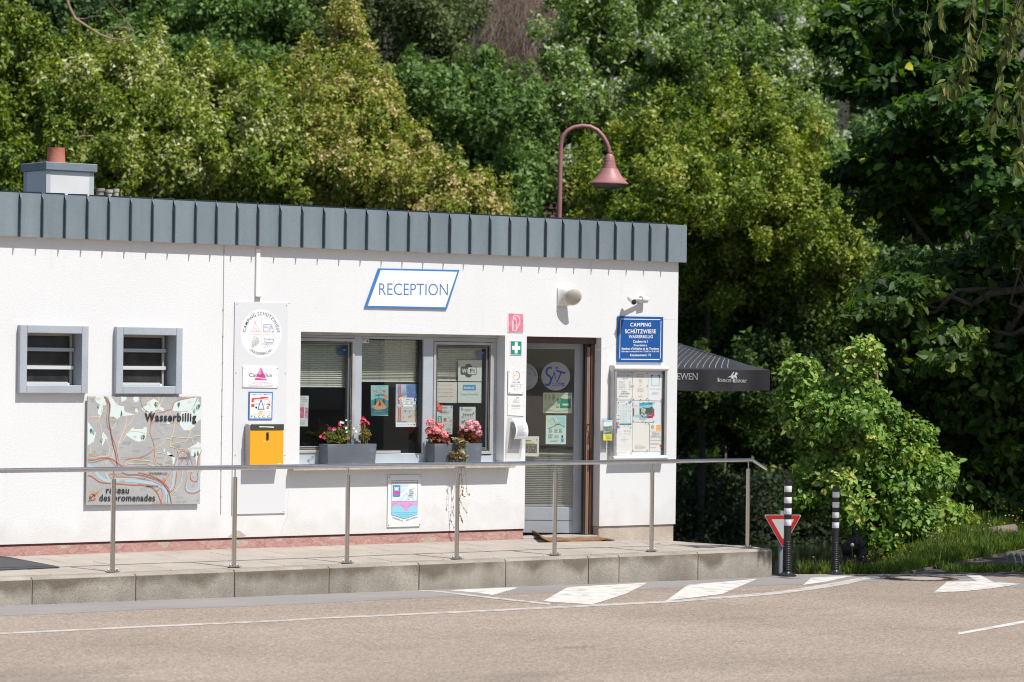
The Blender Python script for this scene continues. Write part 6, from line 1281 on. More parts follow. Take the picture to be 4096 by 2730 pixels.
b = MB(); r1 = [vs[i * 1 + (nu + 1) * (nv - 2)] for i in range(6, nu - 1)]; b.add([(x, y, z + .002) for x, y, z in r1] + [(x, y + .03, z + .002) for x, y, z in r1], [(i, i + 1, len(r1) + i + 1, len(r1) + i) for i in range(len(r1) - 1)], cdk); b.build('stripe', mt)
# rubber mat at the far left
pts = [GW(*U6(*p)) for p in ((-300, 560), (92, 609), (512, 690), (-300, 728))]
rm = thing('rubber_mat', 'flat black rubber mat on the walkway at the left edge', 'mat', tuple(np.mean(pts, axis=0)))
b = MB(); b.prism([(p[0], p[1], p[2] + .012) for p in pts][::-1], (0, 0, -.011), noisy('black_rubber', [(.3, (.035, .036, .04)), (.7, (.055, .056, .06))], 12, 5, .8, .5, 90)); b.build('mat', rm, bevel=.003)

# ------------------------------------------------------------------ handrail
RY = -1.55
rz0 = P(*U6(0, -154 + 10), Y=RY)[2]; RZ = .900
hr = thing('handrail', 'long polished steel handrail along the walkway edge', 'handrail', (-5.0, RY, 0))
e1 = P(*U1(943, 1425), Y=RY); e2 = P(*U1(1080, 1510), Y=RY) + np.array([0, 0, .05])
b = MB(); b.tube([(-13.0, RY, RZ), (-5, RY, RZ), (e1[0] - .005, RY, RZ)], .0212, M['rail'], 20); b.tube([(e1[0] - .006, RY, RZ), (e2[0], RY, e2[2])], .0212, M['rail'], 20)
b.lathe([(.0213, 0), (.0213, .001)], (e1[0] - .005, RY, RZ), M['rail'], 20, (1, 0, -.3)); b.build('rail', hr, smooth=40)
px_ = [G(*p, z=-0.05)[0] for p in ((456, 2288), (928, 2268), (1380, 2251), (1804, 2233), (2212, 2220), (2595, 2205), (2962, 2189))]
px_ = [px_[0] - 2.4, px_[0] - 1.2] + px_
for x in px_:
    po = part_empty('post', hr); 
    b = MB(); b.tube([(x, RY, .006), (x, RY, .808)], .0213, M['steel'], 18); b.lathe([(.0213, .808), (.020, .814), (.008, .8145)], (x, RY, 0), M['steel'], 18); b.build('tube', po, smooth=40)
    b = MB(); b.tube([(x, RY, .80), (x, RY, RZ - .018)], .0062, M['steel'], 10); b.build('pin', po, smooth=40)
    b = MB(); b.box(x - .062, x + .062, RY - .035, RY + .035, .0005, .008, M['steel']); b.build('base_plate', po, bevel=.002)
    for s in (-1, 1): b = MB(); b.lathe([(.011, 0), (.011, .003), (.008, .004), (.008, .012), (.004, .018)], (x + s * .042, RY + .0, .008), M['steel'], 8); b.build('bolt', po, smooth=40)

hr.location.z = -.05
# ------------------------------------------------------------------ bollards, give way sign, manhole, street lamp, parasol
rb = noisy('black_rubber_bollard', [(.3, (.010, .011, .013)), (.7, (.022, .023, .026))], 12, 5, .35, .15, 60)
def bollard():
    t = thing('bollard', 'nearer black plastic bollard with four white bands, overlapping the give way sign', 'bollard', G(3148, 2306), 'flexible bollards beyond the walkway end')
    L = lambda z: (t.location.x, t.location.y, t.location.z + z)
    b = MB(); b.lathe([(.098, 0), (.098, .012), (.075, .024), (.052, .040), (.048, .05)], L(0), rb, 28); b.build('base', t, smooth=40)
    prof = [(.047, .05)]; z = .06
    while z < .36: r = .0455 - .006 * (z - .06) / .3; prof += [(r - .002, z), (r + .0025, z + .006), (r + .0025, z + .014), (r - .002, z + .019)]; z += .0235
    prof += [(.0385, .37), (.0385, .96), (.040, .963), (.0395, .985), (.034, .998), (.01, 1.0)]
    b = MB(); b.lathe(prof, L(0), rb, 28); b.build('body', t, smooth=35)
    for k in range(4): z = .525 + k * .1155; b = MB(); b.lathe([(.0392, 0), (.0398, .001), (.0398, .062), (.0392, .063)], L(z), noisy('reflective_white', [(.3, (.62, .62, .64)), (.7, (.70, .70, .72))], 20, 3, .35), 28); b.build('reflective_band', t, smooth=40)
    for a in range(4): x, y = .078 * math.cos(a * 1.57 + .4), .078 * math.sin(a * 1.57 + .4); b = MB(); b.lathe([(.012, 0), (.012, .006)], (t.location.x + x, t.location.y + y, t.location.z + .018), M['grey_dark'], 8); b.build('bolt', t)
    return t
b1 = bollard(); b2 = copy_tree(b1, G(3340, 2298)); b2.scale = (.93, .93, .925); b2['label'] = 'farther black plastic bollard with four white bands, standing by the weeds'
gd = 35.5
gw = thing('give_way_sign', 'small red and white triangular give way sign behind the nearer bollard', 'road sign', D(3119, 2310, gd))
gn = -np.array([FWH[0], FWH[1], 0]); gu_ = np.array([RTH[0], RTH[1], 0]); go = D(3131, 2100, gd)
dg = Draw(U4, go, gu_, (0, 0, 1), gn)
def rtri(pts, r, n=5):
    out = []; pts = [np.array(p) for p in pts]
    for i in range(3):
        p = pts[i]; a = pts[i - 1] - p; c = pts[(i + 1) % 3] - p; a /= np.linalg.norm(a); c /= np.linalg.norm(c); h = math.acos(np.dot(a, c)) / 2
        ce = p + (a + c) / np.linalg.norm(a + c) * r / math.sin(h); s = p + a * r / math.tan(h) - ce; e = p + c * r / math.tan(h) - ce
        a0 = math.atan2(s[1], s[0]); a1 = math.atan2(e[1], e[0]); dlt = (a1 - a0 + math.pi) % (2 * math.pi) - math.pi
        out += [ce + r * np.array([math.cos(a0 + dlt * k / n), math.sin(a0 + dlt * k / n)]) for k in range(n + 1)]
    return out
T = [dg.uv(838, 612), dg.uv(1016, 926), dg.uv(1192, 612)]
def shrink(T, f): c = np.mean(T, axis=0); return [c + (p - c) * f for p in T]
b = MB(); b.prism([go + gu_ * p[0] + np.array([0, 0, p[1]]) - gn * .012 for p in rtri(T, .012)], tuple(gn * .011), flat((.55, .56, .56), .4)); b.build('plate', gw)
for T_, c_, rr_ in ((shrink(T, .955), (.58, .02, .015), .012), (shrink(T, .60), (.66, .66, .66), .004)): p_ = rtri(T_, rr_); dg.put(p_, [tuple(range(len(p_)))], c_)
dg.build(gw, 'face')
pa = D(3119, 2330, gd); b = MB(); b.tube([tuple(pa + [FWH[0] * .05, FWH[1] * .05, -.6]), tuple(D(3126, 2045, gd) + [FWH[0] * .05, FWH[1] * .05, 0])], .030, flat((.40, .43, .45), .4, .4), 14); b.build('pole', gw, smooth=40)
# manhole cover
mc = G(*U5(1075, 1182)); mh = thing('manhole_cover', 'round manhole cover with a pale concrete centre in the grey strip', 'manhole cover', tuple(mc))
irn = noisy('rusty_iron', [(.3, (.06, .04, .03)), (.7, (.17, .11, .085))], 20, 5, .7, .5, 60)
def mz(x, y): return zg(x, y)
def ringmesh(r0, r1, z, mat, n=40, nm='ring'):
    b = MB(); vs = []
    for k in range(n):
        a = 2 * math.pi * k / n
        for r in (r0, r1): x = mc[0] + r * math.cos(a); y = mc[1] + r * math.sin(a); vs.append((x, y, mz(x, y) + z))
    b.add(vs, [(2 * k, 2 * k + 1, (2 * k + 3) % (2 * n), (2 * k + 2) % (2 * n)) for k in range(n)], mat); b.build(nm, mh)
ringmesh(.25, .41, .0030, irn); ringmesh(.001, .249, .0034, M['slab'], nm='concrete_fill')
for k in range(28): a = 2 * math.pi * k / 28; x = mc[0] + .33 * math.cos(a); y = mc[1] + .33 * math.sin(a); b = MB(); b.box(x - .018, x + .018, y - .018, y + .018, mz(x, y) + .0032, mz(x, y) + .0065, flat((.03, .022, .018), .8)); b.build('stud', mh)
# street lamp
ld = 45.0; lc = noisy('old_pink_red_paint', [(.3, (.30, .125, .12)), (.62, (.37, .165, .16)), (.75, (.36, .25, .24))], 3, 6, .5)
pb_ = D(2239, 1400, ld); pt_ = D(2243, 960 - 0, ld)
px0 = D(2000 + 498 / 2.091, 400 + 1000 / 2.091, ld)[:2]; base = np.array([px0[0], px0[1], -.6])
sl_ = thing('street_lamp', 'faded red swan neck street lamp with a bell shade behind the roof', 'street lamp', tuple(base))
LP = lambda x, y: D(*U8(x, y), ld)
pth = [base, LP(496, 1000), LP(503, 600), LP(508, 400), LP(515, 340), LP(535, 293), LP(570, 256), LP(620, 230), LP(690, 219), LP(755, 226), LP(815, 256), LP(860, 305), LP(890, 355), LP(908, 400), LP(913, 442)]
b = MB(); b.tube(pth, [.045, .037, .034, .033] + [.033] * 10 + [.030], lc, 14); b.build('pole', sl_, smooth=50)
s_ = 45 / 11900 / 2.091
hz = LP(917, 450); prof = [(10, 0), (28, -8), (40, -28), (43, -52), (47, -54), (49, -80), (53, -83), (55, -105), (60, -108), (62, -125), (72, -128), (86, -160), (112, -200), (140, -230), (150, -240), (158, -246), (160, -256), (150, -262)]
b = MB(); b.lathe([(r * s_, z * s_) for r, z in prof], hz, lc, 32); b.build('shade', sl_, smooth=35)
b = MB(); b.lathe([(r * s_, z * s_) for r, z in [(150, -258), (130, -275), (90, -290), (40, -298), (1, -300)]], hz, noisy('milky_lens', [(.3, (.35, .35, .32)), (.7, (.48, .47, .44))], 8, 3, .2), 32); b.build('lens', sl_, smooth=60)
# parasol
ud = 38.0; c1 = D(*Q8(2070, 1016), ud); par = thing('parasol', 'black square parasol with fine white stripes and printed valance behind the corner', 'parasol', (0, 0, 0))
ur = np.array([RTH[0], RTH[1], 0]) * .985 + np.array([FWH[0], FWH[1], 0]) * .10; ur /= np.linalg.norm(ur); uf = np.array([-ur[1], ur[0], 0]); S = 3.4
if np.dot(uf[:2], FWH) < 0: uf = -uf
C1 = np.array(c1); C0 = C1 - ur * S; C2 = C1 + uf * S; C3 = C0 + uf * S; AP = (C0 + C1 + C2 + C3) / 4 + np.array([0, 0, .62])
par.location = (AP[0], AP[1], -.45)
fab = noisy('charcoal_canvas', [(.3, (.022, .022, .026)), (.7, (.035, .034, .040))], 2, 5, .6, .3, 300, .002)
# shallow canopy sag + valance with soft folds
def canopy(A, B_, nm):
    b = MB(); n = 12; vs = []; fs = []
    for i in range(n + 1):
        for j in range(n + 1):
            e = A + (B_ - A) * (j / n); p = e + (AP - e) * (i / n); k = i / n; p = p - np.array([0, 0, .05 * math.sin(k * math.pi)]); vs.append(tuple(p))
    for i in range(n):
        for j in range(n): fs.append((i * (n + 1) + j, i * (n + 1) + j + 1, (i + 1) * (n + 1) + j + 1, (i + 1) * (n + 1) + j))
    b.add(vs, fs, fab); b.build(nm, par, smooth=40)
canopy(C0, C1, 'canopy_panel'); canopy(C1, C2, 'canopy_panel'); canopy(C2, C3, 'canopy_panel'); canopy(C3, C0, 'canopy_panel')
VH = (1213 - 1016) / 2.353 * ud / 11900
def vfold(s, k, amp=1.0): return amp * (.018 * math.sin(s * 7.0 + .6) + .012 * math.sin(s * 17 + 1)) * k
def valance(A, B_, out, amp=1.0):
    b = MB(); n = 60; vs = []; L_ = np.linalg.norm(B_ - A)
    for k in range(5):
        for j in range(n + 1):
            s = L_ * j / n; p = A + (B_ - A) * (j / n) + out * (.01 + vfold(s, k / 4, amp)); vs.append((p[0], p[1], p[2] - VH * k / 4 - .012 * math.sin(s * 3) * (k / 4)))
    b.add(vs, [(k * (n + 1) + j, (k + 1) * (n + 1) + j, (k + 1) * (n + 1) + j + 1, k * (n + 1) + j + 1) for k in range(4) for j in range(n)], fab); b.build('valance', par, smooth=60)
valance(C0, C1, -uf); valance(C1, C2, ur); valance(C2, C3, uf); valance(C3, C0, -ur)
# white stripes of the front panel
b = MB(); wmt = flat((.42, .42, .44), .7)
def cp(t, k):  # point on the front panel: t along the edge C0->C1, k towards the apex
    e = C0 + (C1 - C0) * t; p = e + (AP - e) * k; return p - np.array([0, 0, .05 * math.sin(k * math.pi) - .006]) - uf * .004
px_m = ud / FPX / 2.353
for i in range(20):
    ub = (2070 - 1675) * px_m + .081 * i; ut = (2070 - 1735) * px_m + .0475 * i; s_r = ut / (S / 2); tb = 1 - ub / S; tt = 1 - s_r / 2
    if ub > 1.75: break
    vs = []; A_ = cp(tb, .035); T_ = C1 + (AP - C1) * s_r - np.array([0, 0, .05 * math.sin(s_r * math.pi) - .006]) - uf * .004
    for k in range(9):
        f = k / 8; kk = .035 + (s_r - .035) * f; g = f ** 1.25; t_ = tb + (tt - tb) * g
        # parameter on the panel: t runs along the eave
        te = (t_ - kk * .5) / (1 - kk) if kk < .98 else t_
        p = cp(te, kk); q_ = cp(te + .0017, kk); vs += [tuple(p), tuple(q_)]
    b.add(vs, [(2 * j, 2 * j + 1, 2 * j + 3, 2 * j + 2) for j in range(8)], wmt)
    b.build('stripe', par); b = MB()
# printed words on the front valance, following its folds
do = Draw(Q8, C1 - uf * .012, ur, (0, 0, 1), -uf)
VM = do.mb
do.text('LËTZEBUERGER EWEN'[-4:], 1192, 1392, 1102, 1040, (.62, .62, .63), bold=-.012, serif=True, yb1=1104, shear=0)
do.text('SOURCES ROSPORT', 1577, 1853, 1124, 1096, (.62, .62, .63), bold=.0, serif=True, yb1=1134)
do.text('S', 1575, 1592, 1124, 1086, (.62, .62, .63), serif=True); do.text('R', 1722, 1744, 1130, 1090, (.62, .62, .63), serif=True)
hb = (.62, .62, .63)
do.poly([(1668, 1088), (1690, 1072), (1712, 1066), (1735, 1062), (1745, 1042), (1752, 1033), (1757, 1040), (1770, 1050), (1766, 1056), (1755, 1054), (1752, 1070), (1758, 1080), (1756, 1098), (1748, 1100), (1750, 1086), (1735, 1084), (1722, 1088), (1716, 1100), (1706, 1096), (1705, 1084), (1690, 1082)], hb)
do.poly([(1704, 1070), (1716, 1066), (1722, 1052), (1732, 1050), (1728, 1044), (1718, 1042), (1708, 1054)], hb); do.disc(1727, 1036, 5.5, hb, 10)
vv = []
for p in VM.v:
    p = np.array(p); s = np.dot(p - C0, ur); k = max(0, min(1, (C1[2] - p[2]) / VH)); vv.append(tuple(p - uf * (vfold(s, k) + .004)))
VM.v = vv; do.build(par)
b = MB(); b.tube([(AP[0], AP[1], -.42), (AP[0], AP[1], AP[2])], .03, M['grey_dark'], 12); b.build('pole', par, smooth=40)
b = MB()
for c_ in (C0, C1, C2, C3): b.tube([tuple(AP - [0, 0, .06]), tuple(c_ - [0, 0, .03])], .012, M['grey_dark'], 6)
b.build('rib', par); b = MB(); b.box(AP[0] - .4, AP[0] + .4, AP[1] - .4, AP[1] + .4, -.47, -.39, M['slab']); b.build('foot', par)
# ================================================================== PLANTS
LT = {
 'diamond': ([(0, 0, 0), (.5, .30, .06), (1, 0, 0), (.5, -.30, .06)], [(0, 3, 2), (0, 2, 1)]),
 'quad': ([(0, 0, 0), (.45, .34, .05), (1, 0, -.06), (.45, -.34, .05)], [(0, 3, 2, 1)]),
 'ovate': ([(0, 0, 0), (.18, .24, .05), (.45, .34, .07), (.78, .18, .03), (1.02, 0, -.08), (.78, -.18, .03), (.45, -.34, .07), (.18, -.24, .05), (.45, 0, 0)],
           [(0, 8, 2, 1), (8, 4, 3, 2), (0, 7, 6, 8), (8, 6, 5, 4)]),
 'lance': ([(0, 0, 0), (.2, .11, .03), (.5, .17, .04), (.82, .09, .0), (1.05, 0, -.08), (.82, -.09, 0), (.5, -.17, .04), (.2, -.11, .03), (.5, 0, 0)],
           [(0, 8, 2, 1), (8, 4, 3, 2), (0, 7, 6, 8), (8, 6, 5, 4)]),
 'maple': ([(0, 0, 0), (-.05, .34, .03), (.22, .26, .02), (.32, .52, .06), (.48, .30, .02), (.66, .30, .04), (.68, .12, 0), (1.02, 0, -.05), (.68, -.12, 0), (.66, -.30, .04), (.48, -.30, .02), (.32, -.52, .06), (.22, -.26, .02), (-.05, -.34, .03), (.4, 0, -.01)],
           [(0, 14, 2, 1), (14, 4, 3, 2), (14, 6, 5, 4), (14, 8, 7, 6), (14, 10, 9, 8), (14, 12, 11, 10), (14, 0, 13, 12)]),
}
NLEAF = []
LT['tri'] = ([(0, -.1, 0), (.55, .40, .08), (1, -.22, -.02)], [(0, 2, 1)])
LT['hex'] = ([(0, 0, 0), (.3, .32, .06), (.75, .22, .02), (1.02, 0, -.06), (.75, -.22, .02), (.3, -.32, .06)], [(0, 3, 2, 1), (0, 5, 4, 3)])
LT['maple_lo'] = ([(0, 0, 0), (.15, .30, .03), (.40, .48, .05), (.55, .22, .02), (1.0, 0, -.05), (.55, -.22, .02), (.40, -.48, .05), (.15, -.30, .03)], [(0, 3, 2, 1), (0, 5, 4, 3), (0, 7, 6, 5)])
LOW = {'maple': 'hex', 'ovate': 'hex'}
def norm(a): return a / (np.linalg.norm(a, axis=-1, keepdims=True) + 1e-9)
def leaf_frames(pos, nrm, size, droop=0.0):
    """rotation frames: x along the leaf, z the leaf's normal"""
    n = norm(nrm); r = norm(rng.normal(size=pos.shape) + np.array([0, 0, -droop]))
    x = norm(r - n * np.sum(r * n, axis=1, keepdims=True)); y = np.cross(n, x); return x, y, n
def leaf_obj(name, kind, pos, nrm, size, tint, mat, parent, droop=0.0, stuff=True):
    T, F = LT[kind]; T = np.array(T); k = len(T); N = len(pos); NLEAF.append(N * sum(len(f) - 2 for f in F))
    x, y, n = leaf_frames(pos, nrm, size, droop); off = np.array(root_loc(parent)) if parent else 0
    V = (pos - off)[:, None, :] + size[:, None, None] * (T[None, :, 0, None] * x[:, None] + T[None, :, 1, None] * y[:, None] + T[None, :, 2, None] * n[:, None])
    V = V.reshape(-1, 3); loops = []; starts = []; tot = []
    flat_ = np.concatenate([np.array(f) for f in F]); ln = np.array([len(f) for f in F]); per = len(flat_)
    L = (np.arange(N)[:, None] * k + flat_[None]).reshape(-1)
    st = np.concatenate([[0], np.cumsum(ln)[:-1]]); S = (np.arange(N)[:, None] * per + st[None]).reshape(-1)
    me = bpy.data.meshes.new(name); me.vertices.add(len(V)); me.vertices.foreach_set('co', V.reshape(-1).astype(np.float32))
    me.loops.add(len(L)); me.loops.foreach_set('vertex_index', L.astype(np.int32)); me.polygons.add(len(S)); me.polygons.foreach_set('loop_start', S.astype(np.int32))
    me.update(calc_edges=True)
    at = me.attributes.new('tint', 'FLOAT', 'FACE'); at.data.foreach_set('value', np.repeat(np.clip(tint, 0, 1), len(F)).astype(np.float32))
    me.materials.append(mat); me.validate(verbose=False)
    o = bpy.data.objects.new(name, me); col.objects.link(o)
    if parent: o.parent = parent
    if stuff: o['kind'] = 'stuff'
    return o
def single_leaves(kind, pos, nrm, size, tint, mat, parent, droop=0.0):
    """the leaves that show largest: each an object sharing one of a few meshes"""
    T, F = LT[kind]; x, y, n = leaf_frames(pos, nrm, size, droop); off = np.array(root_loc(parent)); ms = []
    for j in range(6):
        me = bpy.data.meshes.new('leaf'); me.from_pydata(T, [], F); at = me.attributes.new('tint', 'FLOAT', 'FACE')
        at.data.foreach_set('value', [(j + .5) / 6] * len(F)); me.materials.append(mat); ms.append(me)
    for i in range(len(pos)):
        o = bpy.data.objects.new('leaf', ms[int(min(5, max(0, tint[i] * 6)))]); col.objects.link(o); o.parent = parent; s = size[i]; p = pos[i] - off
        o.matrix_local = Matrix([[x[i][a] * s, y[i][a] * s, n[i][a] * s, p[a]] for a in range(3)] + [[0, 0, 0, 1]])

def ell(cx, cy, rx, ry, d, rd=None, q=None):
    """ellipsoid from its outline in the photo and its real distance"""
    if q: a = q(cx, cy); b_ = q(cx + rx, cy + ry); cx, cy = a; rx, ry = b_[0] - a[0], b_[1] - a[1]
    m = d / FPX; return (D(cx, cy, d), rx * m, ry * m, (rd if rd else min(rx, ry) * m))
AX = np.array([[RTH[0], RTH[1], 0], [FWH[0], FWH[1], 0], [0, 0, 1.0]])
def crown(tree, mat, ells, nclump, nleaf, size, kind='quad', crad=0.45, tmean=.5, tvar=.22, singles=0, up=.35, droop=0.0, inner=.25, topt=0.0, flatn=.55, name='crown', szv=.3, back=.35):
    P_ = []; Nn = []; Tn = []; Sz = []
    vol = np.array([e[1] * e[2] + e[1] * e[3] for e in ells]); w = vol / vol.sum() + .35 / len(ells); w = w / w.sum()
    ne = rng.multinomial(nclump, w)
    for (c, rx, rz, rd), m in zip(ells, ne):
        far = kind == 'tri'; nb = max(6, int(m / (4.5 if far else 7))); ub = norm(rng.normal(size=(nb * 4, 3))); ub = ub[ub[:, 1] < back][:nb]; rb = rng.uniform(.5, 1.06, len(ub)); tb = rng.normal(size=len(ub)) * tvar * .45
        bs_ = rng.uniform(.07, .24, len(ub)) if far else rng.uniform(.16, .42, len(ub)); vz = 1.25 if far else .75; fz = 1.05 if far else flatn; rn = .95 if far else .6; up_ = up * .4 if far else up
        if not len(ub): continue
        bi = rng.integers(0, len(ub), m); off = norm(rng.normal(size=(m, 3))) * (rng.uniform(0, 1, (m, 1)) ** .5) * bs_[bi][:, None]
        u = ub[bi] * rb[bi][:, None] + off * np.array([1, 1, vz]); u = u * (1 + .18 * np.sin(ub[bi] @ np.array([7.1, 3.3, 5.7]) * 1.7 + c[0]))[:, None]; lc = np.stack([u[:, 0] * rx, u[:, 1] * rd, u[:, 2] * rz], 1)
        k = rng.integers(max(1, nleaf // 2), nleaf * 3 // 2 + 1, m)
        for i in range(m):
            n_ = k[i]; spike = far and rng.uniform() < .22 and u[i][2] > -.2
            if spike:       # upright shoot
                h_ = rng.uniform(.35, .95); t_ = rng.uniform(0, 1, n_); g = np.stack([rng.normal(size=n_), rng.normal(size=n_), np.zeros(n_)], 1) * (.17 * (1 - t_ * .8))[:, None]; g[:, 2] = t_ * h_; cr = .3
            else: cr = crad * (.85 if far else 1) * rng.uniform(.4, 1.15); g = norm(rng.normal(size=(n_, 3))) * rng.uniform(.1, 1, (n_, 1)) ** .5 * cr * np.array([1, 1, fz])
            p = lc[i] + g; out = norm(norm(u[i]) * .8 + norm(off[i]) * .5 + g / cr * .6)
            nn = norm(out * .9 + np.array([0, 0, up_]) + rng.normal(size=(n_, 3)) * rn)
            P_.append(c + p @ AX); Nn.append(nn @ AX); t = tmean + tb[bi[i]] + rng.normal() * tvar * .35 + topt * (lc[i][2] / rz)
            Tn.append(t + rng.normal(size=n_) * tvar * .75); Sz.append(size * (1 + rng.normal(size=n_) * szv).clip(.4, 1.8))
    P_ = np.concatenate(P_); Nn = np.concatenate(Nn); Tn = np.concatenate(Tn); Sz = np.concatenate(Sz)
    if inner:       # sparse bigger leaves, tinted darker for inner shade, filling the middle so that little shows through
        m = int(len(P_) * inner * .2); e = rng.choice(len(ells), m, p=w); u = norm(rng.normal(size=(m, 3))) * rng.uniform(0, .8, (m, 1)) ** .5
        q_ = np.array([[ells[j][1], ells[j][3], ells[j][2]] for j in e]) * u; cc = np.array([ells[j][0] for j in e])
        P_ = np.vstack([P_, cc + q_ @ AX]); Nn = np.vstack([Nn, norm(rng.normal(size=(m, 3)) + AX[1] * -.6)]); Tn = np.append(Tn, tmean - .1 + rng.normal(size=m) * tvar); Sz = np.append(Sz, np.full(m, size * 1.5))
    if singles:
        dist = (P_ - CAM) @ FW; inview = np.abs((P_ - CAM) @ RT / dist) < .17; px = ((P_ - CAM) @ R[:, 1]) / dist; inview &= np.abs(px) < .113
        score = np.where(inview, dist, 1e6); ix = np.argsort(score)[:int(singles * 2.2)]; ix = rng.choice(ix, singles, replace=False)
        single_leaves(kind, P_[ix], Nn[ix], Sz[ix], Tn[ix], mat, tree, droop); msk = np.ones(len(P_), bool); msk[ix] = False
        P_, Nn, Tn, Sz = P_[msk], Nn[msk], Tn[msk], Sz[msk]; kind = LOW.get(kind, kind)
    return leaf_obj(name, kind, P_, Nn, Sz, Tn, mat, tree, droop)
def limb(b, a, c, r0, r1, mat, wob=.08, seg=7, n=7):
    a = np.array(a, float); c = np.array(c, float); L_ = np.linalg.norm(c - a); pts = []
    for i in range(n): k = i / (n - 1); pts.append(a + (c - a) * k + rng.normal(size=3) * wob * L_ * .25 * math.sin(k * math.pi))
    b.tube(pts, [r0 + (r1 - r0) * i / (n - 1) for i in range(n)], mat, seg); return pts
def tree(name, label, cat, ells, d, leafm, nclump, nleaf, size, trunk_px, ground=None, bark=None, limbs=6, group=None, tr=.16, **kw):
    bx_ = D(trunk_px, 1452, d); gz_ = ground if ground is not None else ground_z((trunk_px - CX) / FPX * d, d)
    t = thing(name, label, cat, (bx_[0], bx_[1], gz_), group); b = MB(); top = max(ells, key=lambda e: e[0][2])[0]
    tp = np.array([bx_[0] * .5 + top[0] * .5, bx_[1] * .5 + top[1] * .5, top[2]]); bk_ = bark or M['bark']
    pts = limb(b, (bx_[0], bx_[1], gz_ - .3), tp, tr, tr * .3, bk_, .05, 9, 9); b.build('trunk', t, smooth=60)
    for i in range(limbs):
        b = MB(); e = ells[rng.integers(len(ells))]; s = pts[rng.integers(2, 8)]; u = norm(rng.normal(size=3)); u[1] = -abs(u[1]) * .8
        q_ = e[0] + np.array([u[0] * e[1] * .7, u[1] * e[3] * .7, u[2] * e[2] * .7]) @ AX; limb(b, s, q_, tr * .3, min(.012, tr * .1), bk_, .25, 6, 7)
        for _ in range(2): q2 = q_ + rng.normal(size=3) * tr * 1.5; limb(b, s + (q_ - s) * .6, q2, min(.02, tr * .12), .004, bk_, .3, 5, 5)
        b.build('limb', t, smooth=60)
    crown(t, leafm, ells, nclump, nleaf, size, **kw); return t
# leaf colours (albedo)
LM = {
 'yellow': leaf_mat('samara_maple_leaf', [(0, (0.042, 0.076, 0.014)), (.35, (0.134, 0.213, 0.024)), (.62, (0.257, 0.336, 0.041)), (.86, (0.420, 0.451, 0.119)), (1, (0.593, 0.610, 0.370))], .30, .5),
 'orange': leaf_mat('tinged_maple_leaf', [(0, (0.054, 0.090, 0.014)), (.35, (0.166, 0.233, 0.030)), (.62, (0.308, 0.353, 0.054)), (.86, (0.498, 0.454, 0.150)), (1, (0.612, 0.479, 0.273))], .30, .5),
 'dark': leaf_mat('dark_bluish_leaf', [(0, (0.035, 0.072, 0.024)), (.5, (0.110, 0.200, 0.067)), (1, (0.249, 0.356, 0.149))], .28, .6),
 'olive': leaf_mat('olive_needle', [(0, (0.046, 0.068, 0.021)), (.5, (0.130, 0.176, 0.065)), (1, (0.260, 0.299, 0.143))], .35, .65),
 'mid': leaf_mat('mid_green_leaf', [(0, (0.040, 0.085, 0.020)), (.5, (0.131, 0.231, 0.056)), (1, (0.275, 0.400, 0.125))], .30, .5),
 'poplar': leaf_mat('poplar_leaf', [(0, (0.048, 0.093, 0.024)), (.45, (0.163, 0.271, 0.062)), (.82, (0.309, 0.435, 0.124)), (.93, (0.640, 0.640, 0.528)), (1, (0.640, 0.640, 0.640))], .38, .45),
 'gold': leaf_mat('golden_green_leaf', [(0, (0.036, 0.075, 0.012)), (.4, (0.142, 0.229, 0.029)), (.7, (0.285, 0.372, 0.057)), (.9, (0.443, 0.470, 0.114)), (1, (0.526, 0.470, 0.146))], .32, .45),
 'shade': leaf_mat('shaded_green_leaf', [(0, (0.016, 0.038, 0.009)), (.5, (0.055, 0.110, 0.022)), (.9, (0.140, 0.200, 0.041)), (1, (0.280, 0.320, 0.072))], .38, .5),  # foliage in shade: the shade is put into these dark tones
 'maple': leaf_mat('maple_leaf', [(0, (0.024, 0.060, 0.013)), (.5, (0.061, 0.150, 0.023)), (.85, (0.205, 0.338, 0.029)), (1, (0.651, 0.572, 0.049))], .45, .42),
 'linden': leaf_mat('linden_leaf', [(0, (0.024, 0.054, 0.012)), (.5, (0.057, 0.119, 0.021)), (.9, (0.129, 0.211, 0.033)), (1, (0.258, 0.282, 0.046))], .45, .45),
 'bright': leaf_mat('bright_shrub_leaf', [(0, (0.074, 0.153, 0.023)), (.5, (0.185, 0.330, 0.065)), (.85, (0.346, 0.470, 0.106)), (1, (0.568, 0.541, 0.141))], .32, .45),
 'cherry': leaf_mat('cherry_leaf', [(0, (.06, .09, .02)), (.6, (.13, .17, .04)), (.9, (.20, .23, .06)), (1, (.42, .14, .03))], .4, .45),
 'ivy': leaf_mat('undergrowth_leaf', [(0, (0.009, 0.017, 0.006)), (.6, (0.028, 0.047, 0.013)), (1, (0.066, 0.094, 0.028))], .3, .55),  # colour lowered so the sunlit bank reads as shaded
}
GT = 'trees on the far river bank'
E_ = ell
